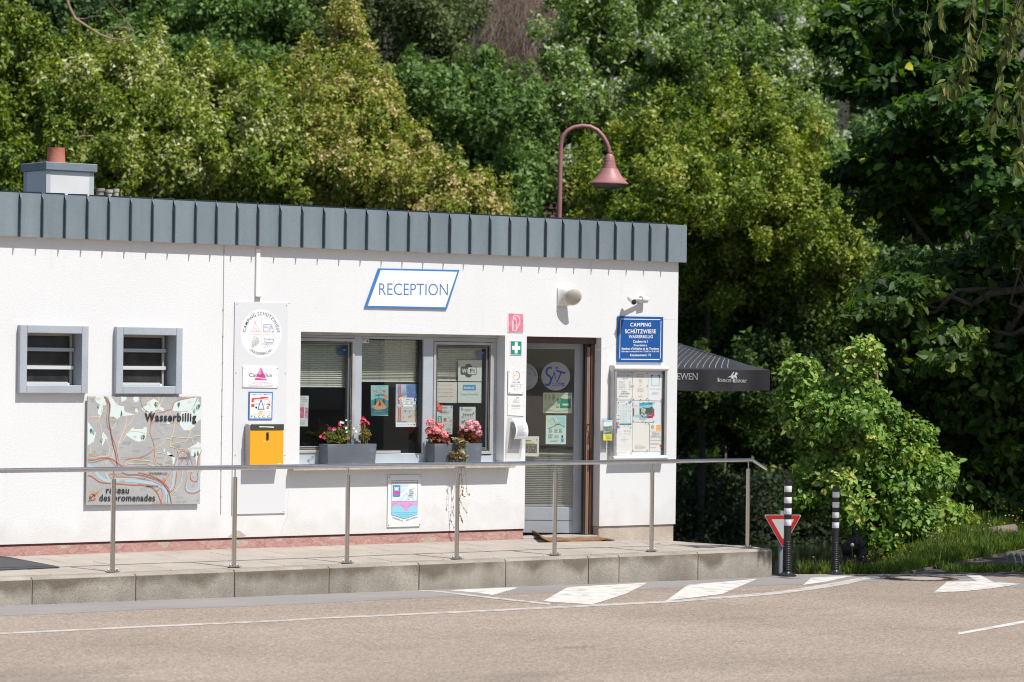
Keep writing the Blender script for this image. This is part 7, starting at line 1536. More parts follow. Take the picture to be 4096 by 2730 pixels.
# back row on the hillside
tree('conifer', 'grey green evergreen high on the hill behind the maples at the upper left', 'tree', [E_(800, 150, 330, 220, 74, 2), E_(1000, 330, 260, 190, 72, 2), E_(650, 330, 260, 200, 73, 2), E_(1050, 60, 250, 160, 75, 2)], 74, LM['mid'], 447, 133, 0.128, 820, kind='tri', crad=.55, up=.2, tmean=.45, group=GT)
tree('conifer', 'very dark evergreen in the upper left corner', 'tree', [E_(150, 100, 300, 220, 74, 2), E_(430, 60, 260, 160, 75, 2)], 74, LM['dark'], 223, 130, 0.128, 200, kind='tri', crad=.55, tmean=.2, group=GT)
tree('conifer', 'olive green evergreen at the top, left of the brown scrub', 'tree', [E_(1620, 120, 250, 220, 74, 2), E_(1250, 60, 300, 180, 76, 2), E_(1800, 60, 160, 120, 75, 1.5)], 75, LM['olive'], 361, 133, 0.113, 1600, kind='tri', crad=.6, up=.2, group=GT)
tree('broadleaf_tree', 'soft mid green tree below the brown scrub, between the pointed maple and the street lamp', 'tree', [E_(1750, 430, 280, 230, 69, 2), E_(2000, 480, 210, 200, 68, 2), E_(1950, 700, 230, 240, 68, 2), E_(1700, 700, 250, 230, 70, 2), E_(2100, 620, 120, 160, 68, 1.5), E_(2055, 850, 60, 60, 65, .4), E_(2120, 740, 60, 50, 66, .4)], 69, LM['mid'], 653, 130, 0.121, 1900, kind='tri', crad=.5, tmean=.48, group=GT)
tree('poplar', 'silvery poplar left of the street lamp shade at the top', 'tree', [E_(2420, 230, 260, 300, 70, 2.2), E_(2330, 560, 180, 260, 69, 1.8), E_(2620, 130, 220, 220, 71, 2), E_(2250, 420, 90, 200, 69, 1), E_(2450, 60, 240, 160, 71, 2), E_(2270, 780, 60, 110, 66, .5)], 70, LM['poplar'], 602, 130, 0.106, 2300, kind='tri', bark=M['bark_pale'], crad=.42, tmean=.55, tvar=.28, up=.1, tr=.2, group=GT)
tree('poplar', 'broad silvery poplar behind the golden tree, right of the street lamp', 'tree', [E_(2850, 250, 330, 260, 70, 2.2), E_(3080, 420, 260, 280, 69, 2), E_(3200, 650, 180, 250, 69, 1.8), E_(2950, 60, 260, 160, 71, 2), E_(2700, 480, 200, 180, 70, 1.5), E_(3300, 300, 120, 180, 70, 1.2)], 70, LM['poplar'], 774, 130, 0.106, 2730, kind='tri', bark=M['bark_pale'], crad=.42, tmean=.53, tvar=.28, up=.1, tr=.2, group=GT)
tree('conifer', 'dark olive tree at the top behind the right hand maple', 'tree', [E_(3350, 110, 240, 190, 75, 2), E_(3650, 300, 300, 300, 74, 2), E_(3900, 100, 300, 260, 74, 2)], 75, LM['olive'], 361, 126, 0.121, 3450, kind='tri', crad=.55, tmean=.25, group=GT)
tree('broadleaf_tree', 'bluish green tree seen between the golden tree and the near dark tree', 'tree', [E_(3480, 700, 260, 260, 71, 2), E_(3550, 1080, 300, 220, 69, 2), E_(3900, 800, 350, 350, 71, 2)], 71, LM['dark'], 481, 126, 0.113, 3500, kind='tri', crad=.45, tmean=.62, group=GT)
# front row along the water
tree('maple_tree', 'dark yellow green maple at the left edge of the photo', 'tree', [E_(40, 330, 190, 300, 65, 1.8), E_(150, 560, 180, 180, 64, 1.6), E_(-150, 500, 260, 400, 65, 2), E_(60, 700, 220, 160, 64, 1.6)], 65, LM['yellow'], 550, 142, 0.098, 60, kind='tri', crad=.42, tmean=.33, tvar=.22, droop=1.2, group=GT)  # lower mean tint than the other maples
tree('maple_tree', 'broad yellow green maple with hanging seeds behind the chimney', 'tree', [E_(330, 420, 200, 190, 65, 1.8), E_(600, 520, 260, 220, 64, 2), E_(430, 700, 300, 170, 63, 1.8), E_(500, 300, 160, 110, 65, 1.4), E_(200, 280, 120, 100, 65, 1.2), E_(720, 700, 200, 160, 63, 1.6)], 64, LM['yellow'], 989, 142, 0.094, 420, kind='tri', crad=.36, tmean=.58, tvar=.3, droop=1.2, group=GT)
tree('maple_tree', 'yellow green maple in the middle of the left group, left of the pointed one', 'tree', [E_(960, 480, 200, 170, 65, 1.8), E_(900, 650, 240, 200, 64, 1.8), E_(1080, 700, 200, 170, 63, 1.6), E_(820, 380, 150, 110, 65, 1.2)], 64, LM['yellow'], 688, 142, 0.094, 960, kind='tri', crad=.36, tmean=.58, tvar=.3, droop=1.2, group=GT)
tree('maple_tree', 'pointed maple tinged with orange, tallest of the left group', 'tree', [E_(1395, 140, 60, 110, 66, .7), E_(1400, 270, 130, 110, 66, 1.1), E_(1330, 400, 200, 140, 65, 1.5), E_(1480, 430, 170, 160, 65, 1.5), E_(1400, 600, 280, 190, 64, 2), E_(1250, 700, 180, 150, 63, 1.5), E_(1500, 740, 260, 150, 63, 1.8), E_(1650, 640, 120, 110, 64, 1), E_(1240, 300, 70, 90, 66, .8)], 65, LM['orange'], 1161, 142, 0.09, 1290, kind='tri', crad=.34, tmean=.55, tvar=.28, droop=1.0, limbs=9, group=GT)
tree('maple_tree', 'low orange tinged maple just above the roof edge, left of the street lamp', 'tree', [E_(1800, 830, 170, 90, 62, 1), E_(1920, 860, 110, 60, 62, .8)], 62, LM['orange'], 180, 130, 0.09, 1820, kind='tri', crad=.3, tmean=.62, tvar=.28, droop=1.0, limbs=3, group=GT)
tree('broadleaf_tree', 'golden green tree right of the street lamp, reaching from above the roof down into shade', 'tree', [E_(2900, 480, 190, 130, 66, 1.6), E_(2700, 590, 240, 170, 65, 1.8), E_(3020, 650, 260, 200, 65, 2), E_(2800, 800, 420, 200, 64, 2.4), E_(3150, 880, 200, 190, 64, 1.8), E_(2450, 760, 130, 110, 65, 1.2), E_(2960, 1050, 360, 160, 65, 2), E_(3350, 1000, 110, 120, 65, 1), E_(2870, 1230, 240, 130, 66, 1.4), E_(3180, 1160, 220, 130, 66, 1.4)], 65, LM['gold'], 1505, 138, 0.09, 2660, kind='tri', crad=.36, tmean=.52, tvar=.28, droop=.3, limbs=9, group=GT)
tree('broadleaf_tree', 'dark green tree in shade behind the parasol', 'tree', [E_(2850, 1340, 300, 200, 66, 1.8), E_(3150, 1330, 260, 260, 66, 1.8), E_(3380, 1250, 160, 200, 67, 1.5), E_(2950, 1560, 340, 230, 68, 2), E_(3300, 1500, 220, 240, 68, 2), E_(2800, 1850, 220, 180, 65.5, 1.3), E_(3120, 1850, 260, 200, 65.5, 1.4), E_(2780, 2050, 120, 90, 64, 1), E_(2960, 2060, 130, 80, 64, 1), E_(3180, 2070, 120, 80, 64.5, 1), E_(2900, 1650, 200, 120, 65.5, 1.1), E_(2850, 1560, 230, 110, 62, 1.7), E_(3120, 1600, 230, 110, 62, 1.7)], 68, LM['shade'], 1118, 133, 0.098, 2600, kind='tri', crad=.4, tmean=.42, tvar=.3, limbs=8, group=GT)  # last two clumps added overhead to shade the bank beneath
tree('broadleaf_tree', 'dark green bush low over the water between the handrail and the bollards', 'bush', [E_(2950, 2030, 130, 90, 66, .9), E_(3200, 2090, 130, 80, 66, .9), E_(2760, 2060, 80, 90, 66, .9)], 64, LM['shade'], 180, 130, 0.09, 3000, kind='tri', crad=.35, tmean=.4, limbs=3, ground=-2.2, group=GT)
# dark trunk by the water
b = MB(); q0 = D(2800, 2175, 62); tk = thing('tree_trunk', 'dark bare trunk at the water edge right of the building corner', 'tree trunk', (q0[0], q0[1], -2.1)); limb(b, (q0[0], q0[1], -2.1), D(2830, 1250, 64), .095, .05, noisy('shaded_bark', [(.3, (.014, .011, .009)), (.7, (.04, .032, .026))], 8, 6, .9, .8, 20, .03), .03, 10, 9); b.build('trunk', tk, smooth=60)  # bark colour darkened to stand for shade on the trunk
# undergrowth on the hillside and the bank
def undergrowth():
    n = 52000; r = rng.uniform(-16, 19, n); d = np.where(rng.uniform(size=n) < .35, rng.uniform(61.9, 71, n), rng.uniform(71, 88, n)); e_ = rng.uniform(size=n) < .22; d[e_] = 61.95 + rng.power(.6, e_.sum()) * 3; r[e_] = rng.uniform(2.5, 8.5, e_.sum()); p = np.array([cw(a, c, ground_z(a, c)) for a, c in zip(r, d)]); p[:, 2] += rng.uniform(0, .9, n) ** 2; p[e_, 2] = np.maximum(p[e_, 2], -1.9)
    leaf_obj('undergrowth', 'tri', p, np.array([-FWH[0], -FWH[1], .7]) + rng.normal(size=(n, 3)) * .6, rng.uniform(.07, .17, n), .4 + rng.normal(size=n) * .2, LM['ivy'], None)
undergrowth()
# dry brown scrub hanging at the top
def scrub():
    c = D(2130, 120, 72); t = None; P_ = []; n = 2600; b = MB(); mats = [flat((.20, .13, .10), .9), flat((.11, .07, .055), .9), flat((.34, .26, .21), .9)]
    for i in range(n):
        x = rng.normal(2130, 130); y = rng.uniform(-80, 330); 
        if abs(x - 2130) > 230 - max(0, y - 120) * .55: continue
        p = D(x, y, 79.0 + rng.uniform(-.8, .8)); L_ = rng.uniform(.3, 1.0); dx = rng.normal(0, .25); pts = [p, p + AX[0] * dx * .5 + np.array([0, 0, -L_ * .4]), p + AX[0] * (dx + rng.normal(0, .15)) + np.array([0, 0, -L_])]
        w_ = rng.uniform(.008, .02); m_ = mats[rng.integers(3)]
        for a, c_ in zip(pts[:-1], pts[1:]): b.quad(a, a + AX[0] * w_, c_ + AX[0] * w_ * .6, c_, m_)
    o = b.build('dry_scrub', None, kind='stuff')
scrub()
# stone retaining wall glimpsed above the roof, left of the lamp post
sw_ = thing('stone_wall', 'rough brown stone retaining wall glimpsed left of the lamp post above the roof', 'wall', D(2150, 900, 67.2)); stm = [noisy('reddish_stone_%d' % k, [(.3, (.09 + .02 * k, .065 + .015 * k, .055 + .012 * k)), (.7, (.16 + .03 * k, .115 + .02 * k, .10 + .02 * k))], 3, 5, .9, .6, 12) for k in range(3)]
for r_ in range(7):
    y = 905 - r_ * 22; x = 2075 + r_ * 14 + random.uniform(-20, 0)
    while x < 2225 + r_ * 1: 
        w_ = random.uniform(26, 50); a = D(x, y, 67); b = MB(); W_m = w_ * 67 / FPX - .02; Hm = 24 * 67 / FPX - .02; dd = random.uniform(-.04, .04)
        f = lambda u, v, n: tuple(a + AX[0] * u + AX[1] * (n + dd) + np.array([0, 0, v]))
        b.hexa([f(0, 0, 0), f(W_m, random.uniform(-.01, .01), 0), f(W_m, 0, .35), f(0, 0, .35), f(random.uniform(0, .02), Hm, 0), f(W_m - random.uniform(0, .02), Hm, 0), f(W_m, Hm, .35), f(0, Hm, .35)], random.choice(stm)); b.build('stone', sw_, bevel=.015); x += w_
# bare arching branches among the left maples
def branch(label, pts, d, r, mat):
    w_ = [D(x, y, d) for x, y in pts]; t = thing('dead_branch', label, 'branch', w_[0]); b = MB(); b.tube(w_, [r * (1 - .7 * i / (len(w_) - 1)) for i in range(len(w_))], mat, 7); b.build('branch', t, smooth=60)
    for _ in range(7): i = rng.integers(1, len(w_) - 1); a = w_[i]; b = MB(); limb(b, a, a + AX[0] * rng.normal(0, .35) + np.array([0, 0, rng.normal(0, .3)]), r * .35, .004, mat, .3, 5, 4); b.build('twig', t)
tanb = noisy('tan_bare_wood', [(.3, (.20, .13, .08)), (.7, (.36, .25, .16))], 8, 4, .8)  # tan is the bare wood's own tone
branch('bare curved branch hanging at the upper left', [(258, -40), (275, 25), (300, 75), (345, 105), (400, 140), (440, 155), (490, 162), (525, 148), (535, 125), (500, 112), (440, 108)], 62.2, .035, tanb)
branch('bare arching branch just right of the chimney pot', [(258, 615), (265, 590), (290, 560), (330, 545), (375, 545), (410, 565), (440, 580), (460, 605)], 62.2, .026, tanb)

# ------------------------------------------------------------------ near right: bank, maple, linden, shrub, cherry, grass
def bank_front(r): return 31.95 + max(0.0, 2.05 * (r - 4.15))
def bank_z(r, d):
    """grassy mound at the right: rises to the right"""
    d0 = bank_front(r); return -0.41 + .26 * max(0, min(1, (r - 4.2) / 1.8)) * max(0, min(1, (d - d0) / 2.2)) - .13 * max(0, d - d0) * max(0, min(1, 1 - (r - 3.9) / 1.6)) 
def mound():
    b = MB(); rs = np.linspace(3.75, 14, 34); ds = np.linspace(33.0, 41, 24); vs = []
    for r in rs:
        for d in ds:
            d = bank_front(r) + (d - 33.0) * .9; q = cw(r, d); z = bank_z(r, d) + .02 * math.sin(r * 3 + d) 
            if d > bank_front(r) + 4.2: z -= (d - bank_front(r) - 4.2) * .5
            vs.append((q[0], q[1], z))
    m = len(ds); b.add(vs, [(i * m + j, (i + 1) * m + j, (i + 1) * m + j + 1, i * m + j + 1) for i in range(len(rs) - 1) for j in range(m - 1)], M['earth']); return b.build('grass_mound', kind='structure', smooth=60)
mound()
LM['grass'] = leaf_mat('grass_blade', [(0, (.04, .085, .012)), (.5, (.105, .185, .03)), (1, (.26, .31, .07))], .45, .5)
LT['blade'] = ([(0, .022, 0), (.5, .03, .03), (1, 0, -.08), (.5, -.03, .03), (0, -.022, 0)], [(0, 4, 3, 1), (1, 3, 2)])
def grass(n, rf, df, hmin, hmax, tm, name='grass', zf=None, mat=None):
    r = rf(n); d = df(n, r); z = np.array([(zf or bank_z)(a, c) for a, c in zip(r, d)]); p = np.array([cw(a, c) for a, c in zip(r, d)]); p[:, 2] = z
    T, F = LT['blade']; T = np.array(T); N = n; h = rng.uniform(hmin, hmax, n); x = norm(np.array([0, 0, 1.0]) + rng.normal(size=(n, 3)) * .32); y = norm(np.cross(x, rng.normal(size=(n, 3)))); nn = np.cross(x, y); k = len(T)
    V = p[:, None] + h[:, None, None] * (T[None, :, 0, None] * x[:, None] + T[None, :, 2, None] * nn[:, None]) + (T[None, :, 1, None] * y[:, None]) * .28
    fl = np.concatenate([np.array(f) for f in F]); ln = np.array([len(f) for f in F]); L = (np.arange(N)[:, None] * k + fl).reshape(-1); st = np.concatenate([[0], np.cumsum(ln)[:-1]]); S = (np.arange(N)[:, None] * len(fl) + st).reshape(-1)
    me = bpy.data.meshes.new(name); me.vertices.add(N * k); me.vertices.foreach_set('co', V.reshape(-1).astype(np.float32)); me.loops.add(len(L)); me.loops.foreach_set('vertex_index', L.astype(np.int32)); me.polygons.add(len(S)); me.polygons.foreach_set('loop_start', S.astype(np.int32)); me.update(calc_edges=True)
    at = me.attributes.new('tint', 'FLOAT', 'FACE'); at.data.foreach_set('value', np.repeat(np.clip(tm + rng.normal(size=N) * .2, 0, 1), 2).astype(np.float32)); me.materials.append(mat or LM['grass']); me.validate()
    o = bpy.data.objects.new(name, me); col.objects.link(o); o['kind'] = 'stuff'; return o
grass(46000, lambda n: 3.7 + rng.power(1, n) * 4.0, lambda n, r: np.array([bank_front(a) for a in r]) + rng.uniform(0, 4.3, n), .05, .19, .55)
grass(900, lambda n: rng.uniform(3.15, 3.8, n), lambda n, r: rng.uniform(31.95, 32.3, n), .05, .2, .75, 'grass', lambda r, d: -.43)
# flowers in the weeds
def flowers(name, n, cc, sz, rlo, rhi, dlo, dhi, h0, h1):
    b = MB(); st = flat((.06, .10, .025), .7); fm = flat(cc, .6)
    for _ in range(n):
        r = rng.uniform(rlo, rhi); d = bank_front(r) + rng.uniform(dlo, dhi); q = cw(r, d, bank_z(r, d)); h = rng.uniform(h0, h1); tp = q + np.array([rng.normal(0, .02), rng.normal(0, .02), h]); s = sz * rng.uniform(.7, 1.3)
        b.tube([q, tp], .0025, st, 3, False); vs = [tp + np.array([0, 0, .002])]
        for k in range(7): a = k * .898; vs.append(tp + s * (AX[0] * math.cos(a) + AX[1] * math.sin(a) * .9) + np.array([0, 0, s * .35 * math.sin(a * 2 + r) - AX[1][2]]))
        b.add(vs, [(0, k + 1, (k + 1) % 7 + 1) for k in range(7)], fm); b.tube([tp - [0, 0, .012], tp], .006, fm, 5)
    b.build(name, None, kind='stuff')
flowers('yellow_wildflowers', 190, (.62, .42, .02), .0145, 4.3, 7.0, .8, 3.8, .14, .30)
flowers('yellow_wildflowers', 34, (.62, .42, .03), .014, 3.2, 4.3, .05, .6, .08, .24)
flowers('white_wildflowers', 26, (.70, .70, .64), .014, 4.6, 7.0, 1.0, 3.8, .12, .26)
q = cw(3.72, 32.3, -.42); dl = thing('dandelion', 'single dandelion clock on a tall stem in the weeds beside the farther bollard', 'flower', q)
b = MB(); b.tube([q, q + [0, 0, .30]], .003, flat((.16, .17, .08), .7), 5); b.build('stem', dl)
b = MB(); b.lathe([(.001, -.022), (.016, -.015), (.022, 0), (.016, .015), (.001, .022)], q + [0, 0, .31], flat((.5, .48, .42), .9), 10); b.build('seed_head', dl, smooth=60)
NR = 'trees on the near bank at the right'
tree('maple_tree', 'tall dark maple filling the upper right with yellow tipped sprays', 'tree',
     [E_(3720, 120, 330, 170, 50, 2), E_(3600, 330, 230, 100, 49, 1.6), E_(3850, 420, 330, 200, 48, 2), E_(3700, 600, 300, 150, 49, 1.8), E_(3500, 650, 130, 70, 49, 1), E_(3950, 750, 300, 220, 48, 2), E_(3700, 850, 220, 110, 50, 1.4), E_(3900, -250, 450, 250, 52, 1.6), E_(4350, 300, 350, 600, 52, 2), E_(4400, -500, 600, 400, 53, 2.4), E_(3480, 190, 90, 70, 50, .8)],
     50, LM['maple'], 1000, 62, .155, 4150, ground=-.8, kind='maple', crad=.52, tmean=.34, tvar=.28, singles=260, up=1.0, flatn=.28, limbs=10, tr=.3, group=NR, inner=.2)
tree('linden_tree', 'dark green linden with heart shaped leaves filling the right edge', 'tree',
     [E_(3900, 1180, 330, 160, 40, 1.4), E_(3650, 1180, 180, 80, 39, .9), E_(3700, 1380, 210, 110, 38.5, 1), E_(3950, 1500, 300, 200, 39, 1.2), E_(3800, 1680, 230, 160, 39.5, 1.0), E_(3990, 1850, 200, 230, 39.5, 1.1), E_(3560, 1250, 110, 70, 38.5, .7), E_(4250, 1400, 300, 600, 40, 2), E_(3520, 1480, 100, 90, 38.8, .6), E_(4050, 980, 120, 90, 38.5, .7), E_(3960, 2040, 150, 60, 38.6, .5), E_(3860, 1960, 130, 90, 38.8, .6)],
     39.5, LM['linden'], 950, 44, .112, 4200, ground=-.3, kind='ovate', crad=.40, tmean=.45, tvar=.26, singles=290, up=.5, droop=.8, flatn=.4, limbs=9, tr=.2, group=NR, inner=.5)
tree('broadleaf_shrub', 'bright light green shrub with large leaves behind the two bollards', 'shrub',
     [E_(3445, 1430, 55, 60, 36.3, .25), E_(3420, 1530, 85, 80, 36.3, .35), E_(3200, 1520, 45, 60, 36.5, .2), E_(3215, 1620, 65, 90, 36.5, .3), E_(3350, 1640, 150, 100, 36.3, .5), E_(3280, 1790, 125, 140, 36.4, .5), E_(3460, 1800, 160, 160, 36.6, .6), E_(3360, 1950, 150, 120, 36.5, .6), E_(3560, 1960, 190, 150, 36.9, .7), E_(3580, 1810, 120, 110, 36.9, .5), E_(3500, 1660, 90, 90, 36.7, .4), E_(3640, 1880, 110, 90, 37, .4), E_(3540, 2090, 190, 90, 36.7, .6), E_(3740, 1970, 110, 130, 37.4, .5), E_(3400, 2080, 90, 80, 36.6, .4), E_(3700, 2090, 120, 70, 37.2, .4)],
     36.8, LM['bright'], 980, 50, .068, 3560, ground=-.5, kind='ovate', crad=.25, tmean=.48, tvar=.28, singles=290, up=.5, droop=.5, flatn=.7, limbs=18, tr=.06, group=None, inner=.25, bark=tanb)
# trees standing behind the linden that hold the deep shade
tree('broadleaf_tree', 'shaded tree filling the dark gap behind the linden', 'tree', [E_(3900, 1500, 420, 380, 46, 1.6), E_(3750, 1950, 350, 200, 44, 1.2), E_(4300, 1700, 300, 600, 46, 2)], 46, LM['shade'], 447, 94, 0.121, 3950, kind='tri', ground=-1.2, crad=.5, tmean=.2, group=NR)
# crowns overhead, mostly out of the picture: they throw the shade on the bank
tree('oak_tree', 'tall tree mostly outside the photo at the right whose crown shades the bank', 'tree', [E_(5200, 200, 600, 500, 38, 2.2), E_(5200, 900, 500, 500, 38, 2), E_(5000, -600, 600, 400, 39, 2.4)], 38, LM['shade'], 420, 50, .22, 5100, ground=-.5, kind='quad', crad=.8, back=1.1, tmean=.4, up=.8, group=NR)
# cherry sprays hanging into the upper right
ch_t = thing('cherry_tree', 'cherry branches with long drooping leaves hanging into the upper right corner', 'tree', cw(8.6, 30.5, -.5))
b = MB(); tb_ = cw(8.6, 30.5, -.5); limb(b, tb_, tb_ + np.array([0, 0, 6.2]), .17, .12, M['bark'], .03, 10, 8); b.build('trunk', ch_t, smooth=60)
dC = 29.0; CLP = []; CLN = []; top_ = tb_ + np.array([0, 0, 6.0])
def spray(pts, leaves, r=.009, dj=0):
    w_ = [D(x, y, dC + dj) for x, y in pts]; b = MB(); b.tube(w_, [r * (1 - .6 * i / (len(w_) - 1)) for i in range(len(w_))], tw, 6); b.build('twig', ch_t, smooth=60)
    for _ in range(leaves):
        i = rng.integers(0, len(w_) - 1); k = rng.uniform(); p = w_[i] + (w_[i + 1] - w_[i]) * k
        for _ in range(rng.integers(1, 4)): CLP.append(p + rng.normal(size=3) * .02); CLN.append(-AX[1] + rng.normal(size=3) * .6)
tw = flat((.10, .085, .065), .85)
spray([(3900, -60), (3880, 80), (3870, 200), (3850, 260), (3800, 330), (3780, 345)], 26)
spray([(3960, -60), (3940, 90), (3900, 190), (3880, 250), (3860, 310), (3820, 330)], 20)
spray([(4080, -60), (4040, 150), (4010, 260), (3990, 380), (3985, 470), (3960, 560)], 16)
spray([(4010, -60), (4020, 200), (4000, 330), (4040, 430), (4076, 495)], 12, .006)
spray([(4150, 150), (4100, 280), (4085, 420), (4090, 560), (4070, 640), (4075, 690)], 26)
spray([(3700, -60), (3712, 20), (3700, 80), (3720, 160), (3740, 310)], 3, .004, .3)
spray([(3565, -60), (3572, 60), (3615, 125)], 0, .004, .3); spray([(3780, -60), (3760, 50), (3790, 120)], 5, .005)
spray([(4100, -60), (4060, 60), (4030, 110), (4060, 190)], 20)
spray([(4010, 300), (3980, 420), (3965, 470)], 3, .004)
b = MB(); limb(b, top_, D(3900, -80, dC), .07, .02, M['bark'], .15, 8, 9); limb(b, top_, D(4100, -60, dC), .06, .02, M['bark'], .15, 8, 9); limb(b, top_, D(3600, -90, dC + .3), .05, .012, M['bark'], .15, 8, 9); b.build('limb', ch_t, smooth=60)
CLP = np.array(CLP); CLN = np.array(CLN); nC = len(CLP); print('cherry leaves', nC)
ns = min(nC, 290); single_leaves('lance', CLP[:ns], CLN[:ns], rng.uniform(.115, .185, ns), rng.beta(2, 2.6, ns) + (rng.uniform(size=ns) > .97) * .6, LM['cherry'], ch_t, droop=3.2)
crown(ch_t, LM['cherry'], [(cw(7.4, 30, 6.6), 2.0, .8, 1.6), (cw(9.5, 31, 6.8), 2.0, 1.4, 2.2)], 200, 34, .15, kind='quad', crad=.35, back=1.1, droop=2)
# log, dark stump, hoops and edging on the bank
lg = D(3950, 2140, 36.9); t = thing('log', 'weathered grey log lying on the grassy bank at the right', 'log', lg); b = MB(); lm_ = noisy('weathered_wood', [(.3, (.09, .07, .055)), (.7, (.22, .18, .145))], 10, 6, .9, .9, 25, .02, stretch=(.3, 1, 1))
b.tube([D(3835, 2158, 36.6), D(3900, 2143, 36.8), D(3980, 2134, 36.9), D(4060, 2118, 37.0)], [.03, .08, .09, .07], lm_, 9); b.build('wood', t, smooth=60)
sp = D(3415, 2225, 33.6); t = thing('stump', 'black gnarled stump between the farther bollard and the weeds', 'stump', (sp[0], sp[1], -.9)); b = MB(); bm_ = noisy('black_wet_wood', [(.3, (.004, .0045, .005)), (.7, (.016, .017, .019))], 9, 6, .6, 1, 14, .05)
sb_ = np.array([sp[0], sp[1], sp[2] - .25])
for k, (dx, hgt, r0) in enumerate(((0, .50, .085), (.07, .36, .06), (-.06, .42, .055), (.03, .58, .045), (.12, .2, .07))):
    pts_ = [sb_ + AX[0] * (dx + .05 * math.sin(i * 1.3 + k)) + AX[1] * (.04 * math.cos(i * 1.9 + k)) + np.array([0, 0, hgt * i / 6]) for i in range(7)]
    b.tube(pts_, [r0 * (1 + .35 * math.sin(i * 2.1 + k * 1.7)) for i in range(6)] + [r0 * .3], bm_, 8)
b.build('wood', t, smooth=70)
for lab, x in (('left one of two small steel hoops in the ground at the right edge', 4045), ('right one of two small steel hoops in the ground at the right edge', 4070)):
    c_ = D(x, 2260, 33.4); t = thing('steel_hoop', lab, 'hoop', c_, 'steel hoops at the right edge'); b = MB(); w_ = 17 * 33.4 / FPX; hh_ = 52 * 33.4 / FPX
    b.tube([c_ + AX[0] * (-w_ * math.cos(a)) + np.array([0, 0, hh_ * math.sin(a) - .02]) + AX[1] * .03 * math.cos(a) for a in np.linspace(0, math.pi, 14)], .009, flat((.42, .44, .46), .35, .7), 8); b.build('bar', t, smooth=60)
a = D(3600, 2297, 31.9); c_ = D(4130, 2195, 36.5); t = thing('timber_edging', 'thin timber edging running up between the grass and the dark path', 'edging', a)
b = MB(); b.hexa([tuple(a + AX[1] * .0 + [0, 0, -.1]), tuple(c_ + [0, 0, -.1]), tuple(c_ + AX[1] * .05 + [0, 0, -.1]), tuple(a + AX[1] * .05 + [0, 0, -.1]), tuple(a + [0, 0, .01]), tuple(c_ + [0, 0, .01]), tuple(c_ + AX[1] * .05 + [0, 0, .01]), tuple(a + AX[1] * .05 + [0, 0, .01])], lm_); b.build('board', t)
path_pts = [D(3600, 2299, 31.85), D(4400, 2299, 31.8), D(4400, 2180, 37.2), D(4130, 2198, 36.4)]
b = MB(); b.add([tuple(p - np.array([0, 0, .01])) for p in path_pts], [(0, 1, 2, 3)], noisy('dark_path', [(.3, (.05, .045, .04)), (.7, (.11, .095, .08))], 3, 6, .9, .5, 60)); b.build('path', kind='structure')
def pathz(r, d):
    return -.42
grass(2600, lambda n: rng.uniform(4.75, 6.6, n), lambda n, r: rng.uniform(32.3, 33.1, n) + .1 * (r - 5), .03, .12, .5, 'grass', pathz)

# ------------------------------------------------------------------ planters on the sill
PLY0 = -0.045; SZ = .7825
def planter(label, q, xfl, xfr, xbl, top, bot):
    a = P(*q(xfl, bot), Y=PLY0); c = P(*q(xfr, bot), Y=PLY0); zt_ = P(*q(xfl, top), Y=PLY0)[2]; dep = .155; x0, x1 = a[0], c[0]; fl = .012
    t = thing('planter', label, 'planter', ((x0 + x1) / 2, PLY0 + dep / 2, SZ)); b = MB(); pm = noisy('slate_plastic', [(.3, (.085, .10, .125)), (.55, (.11, .128, .155)), (.75, (.20, .21, .23))], 3.5, 5, .55, stretch=(1, 1, 1.6))
    o = [(x0, PLY0 + .008, SZ), (x1, PLY0 + .008, SZ), (x1, PLY0 + dep - .008, SZ), (x0, PLY0 + dep - .008, SZ)]; u = [(x0 - fl, PLY0, zt_), (x1 + fl, PLY0, zt_), (x1 + fl, PLY0 + dep, zt_), (x0 - fl, PLY0 + dep, zt_)]
    iu = [(x0 + .002, PLY0 + .014, zt_), (x1 - .002, PLY0 + .014, zt_), (x1 - .002, PLY0 + dep - .014, zt_), (x0 + .002, PLY0 + dep - .014, zt_)]; il = [(p[0], p[1], zt_ - .03) for p in iu]
    b.add(o + u + iu + il, [(0, 3, 2, 1)] + [(i, (i + 1) % 4, 4 + (i + 1) % 4, 4 + i) for i in range(4)] + [(4 + i, 4 + (i + 1) % 4, 8 + (i + 1) % 4, 8 + i) for i in range(4)] + [(8 + i, 8 + (i + 1) % 4, 12 + (i + 1) % 4, 12 + i) for i in range(4)], pm); b.build('box', t, bevel=.002)
    b = MB(); b.quad((il[0][0], il[0][1], zt_ - .018), (il[1][0], il[1][1], zt_ - .018), (il[2][0], il[2][1], zt_ - .018), (il[3][0], il[3][1], zt_ - .018), M['earth']); b.build('soil', t); return zt_
ZT = planter('dark grey planter box with mixed pink, red and white petunias, left on the window sill', Q5, 427, 920, 330, 1250, 1452)
planter('dark grey planter box with pink geraniums, right on the window sill', Q5, 1545, 2026, 1450, 1245, 1440)
PY_ = .035
LM['lime'] = leaf_mat('petunia_leaf', [(0, (.10, .14, .02)), (.5, (.20, .25, .04)), (1, (.34, .36, .08))], .35, .5)
LM['dry'] = leaf_mat('yellowing_leaf', [(0, (.12, .13, .02)), (.5, (.26, .24, .05)), (1, (.38, .30, .10))], .35, .5)
LM['brownred'] = leaf_mat('reddish_leaf', [(0, (.05, .04, .015)), (.35, (.16, .055, .03)), (.7, (.30, .10, .055)), (1, (.36, .20, .10))], .3, .45)
LM['cream'] = leaf_mat('variegated_leaf', [(0, (.16, .15, .06)), (.5, (.34, .30, .15)), (1, (.48, .42, .26))], .3, .5)
def pel(x, y, rx, ry, Y=PY_, q=Q5, rd=.05):
    c = P(*q(x, y), Y=Y); e = P(*q(x + rx, y + ry), Y=Y); return (np.array(c), abs(e[0] - c[0]), abs(e[2] - c[2]), rd)
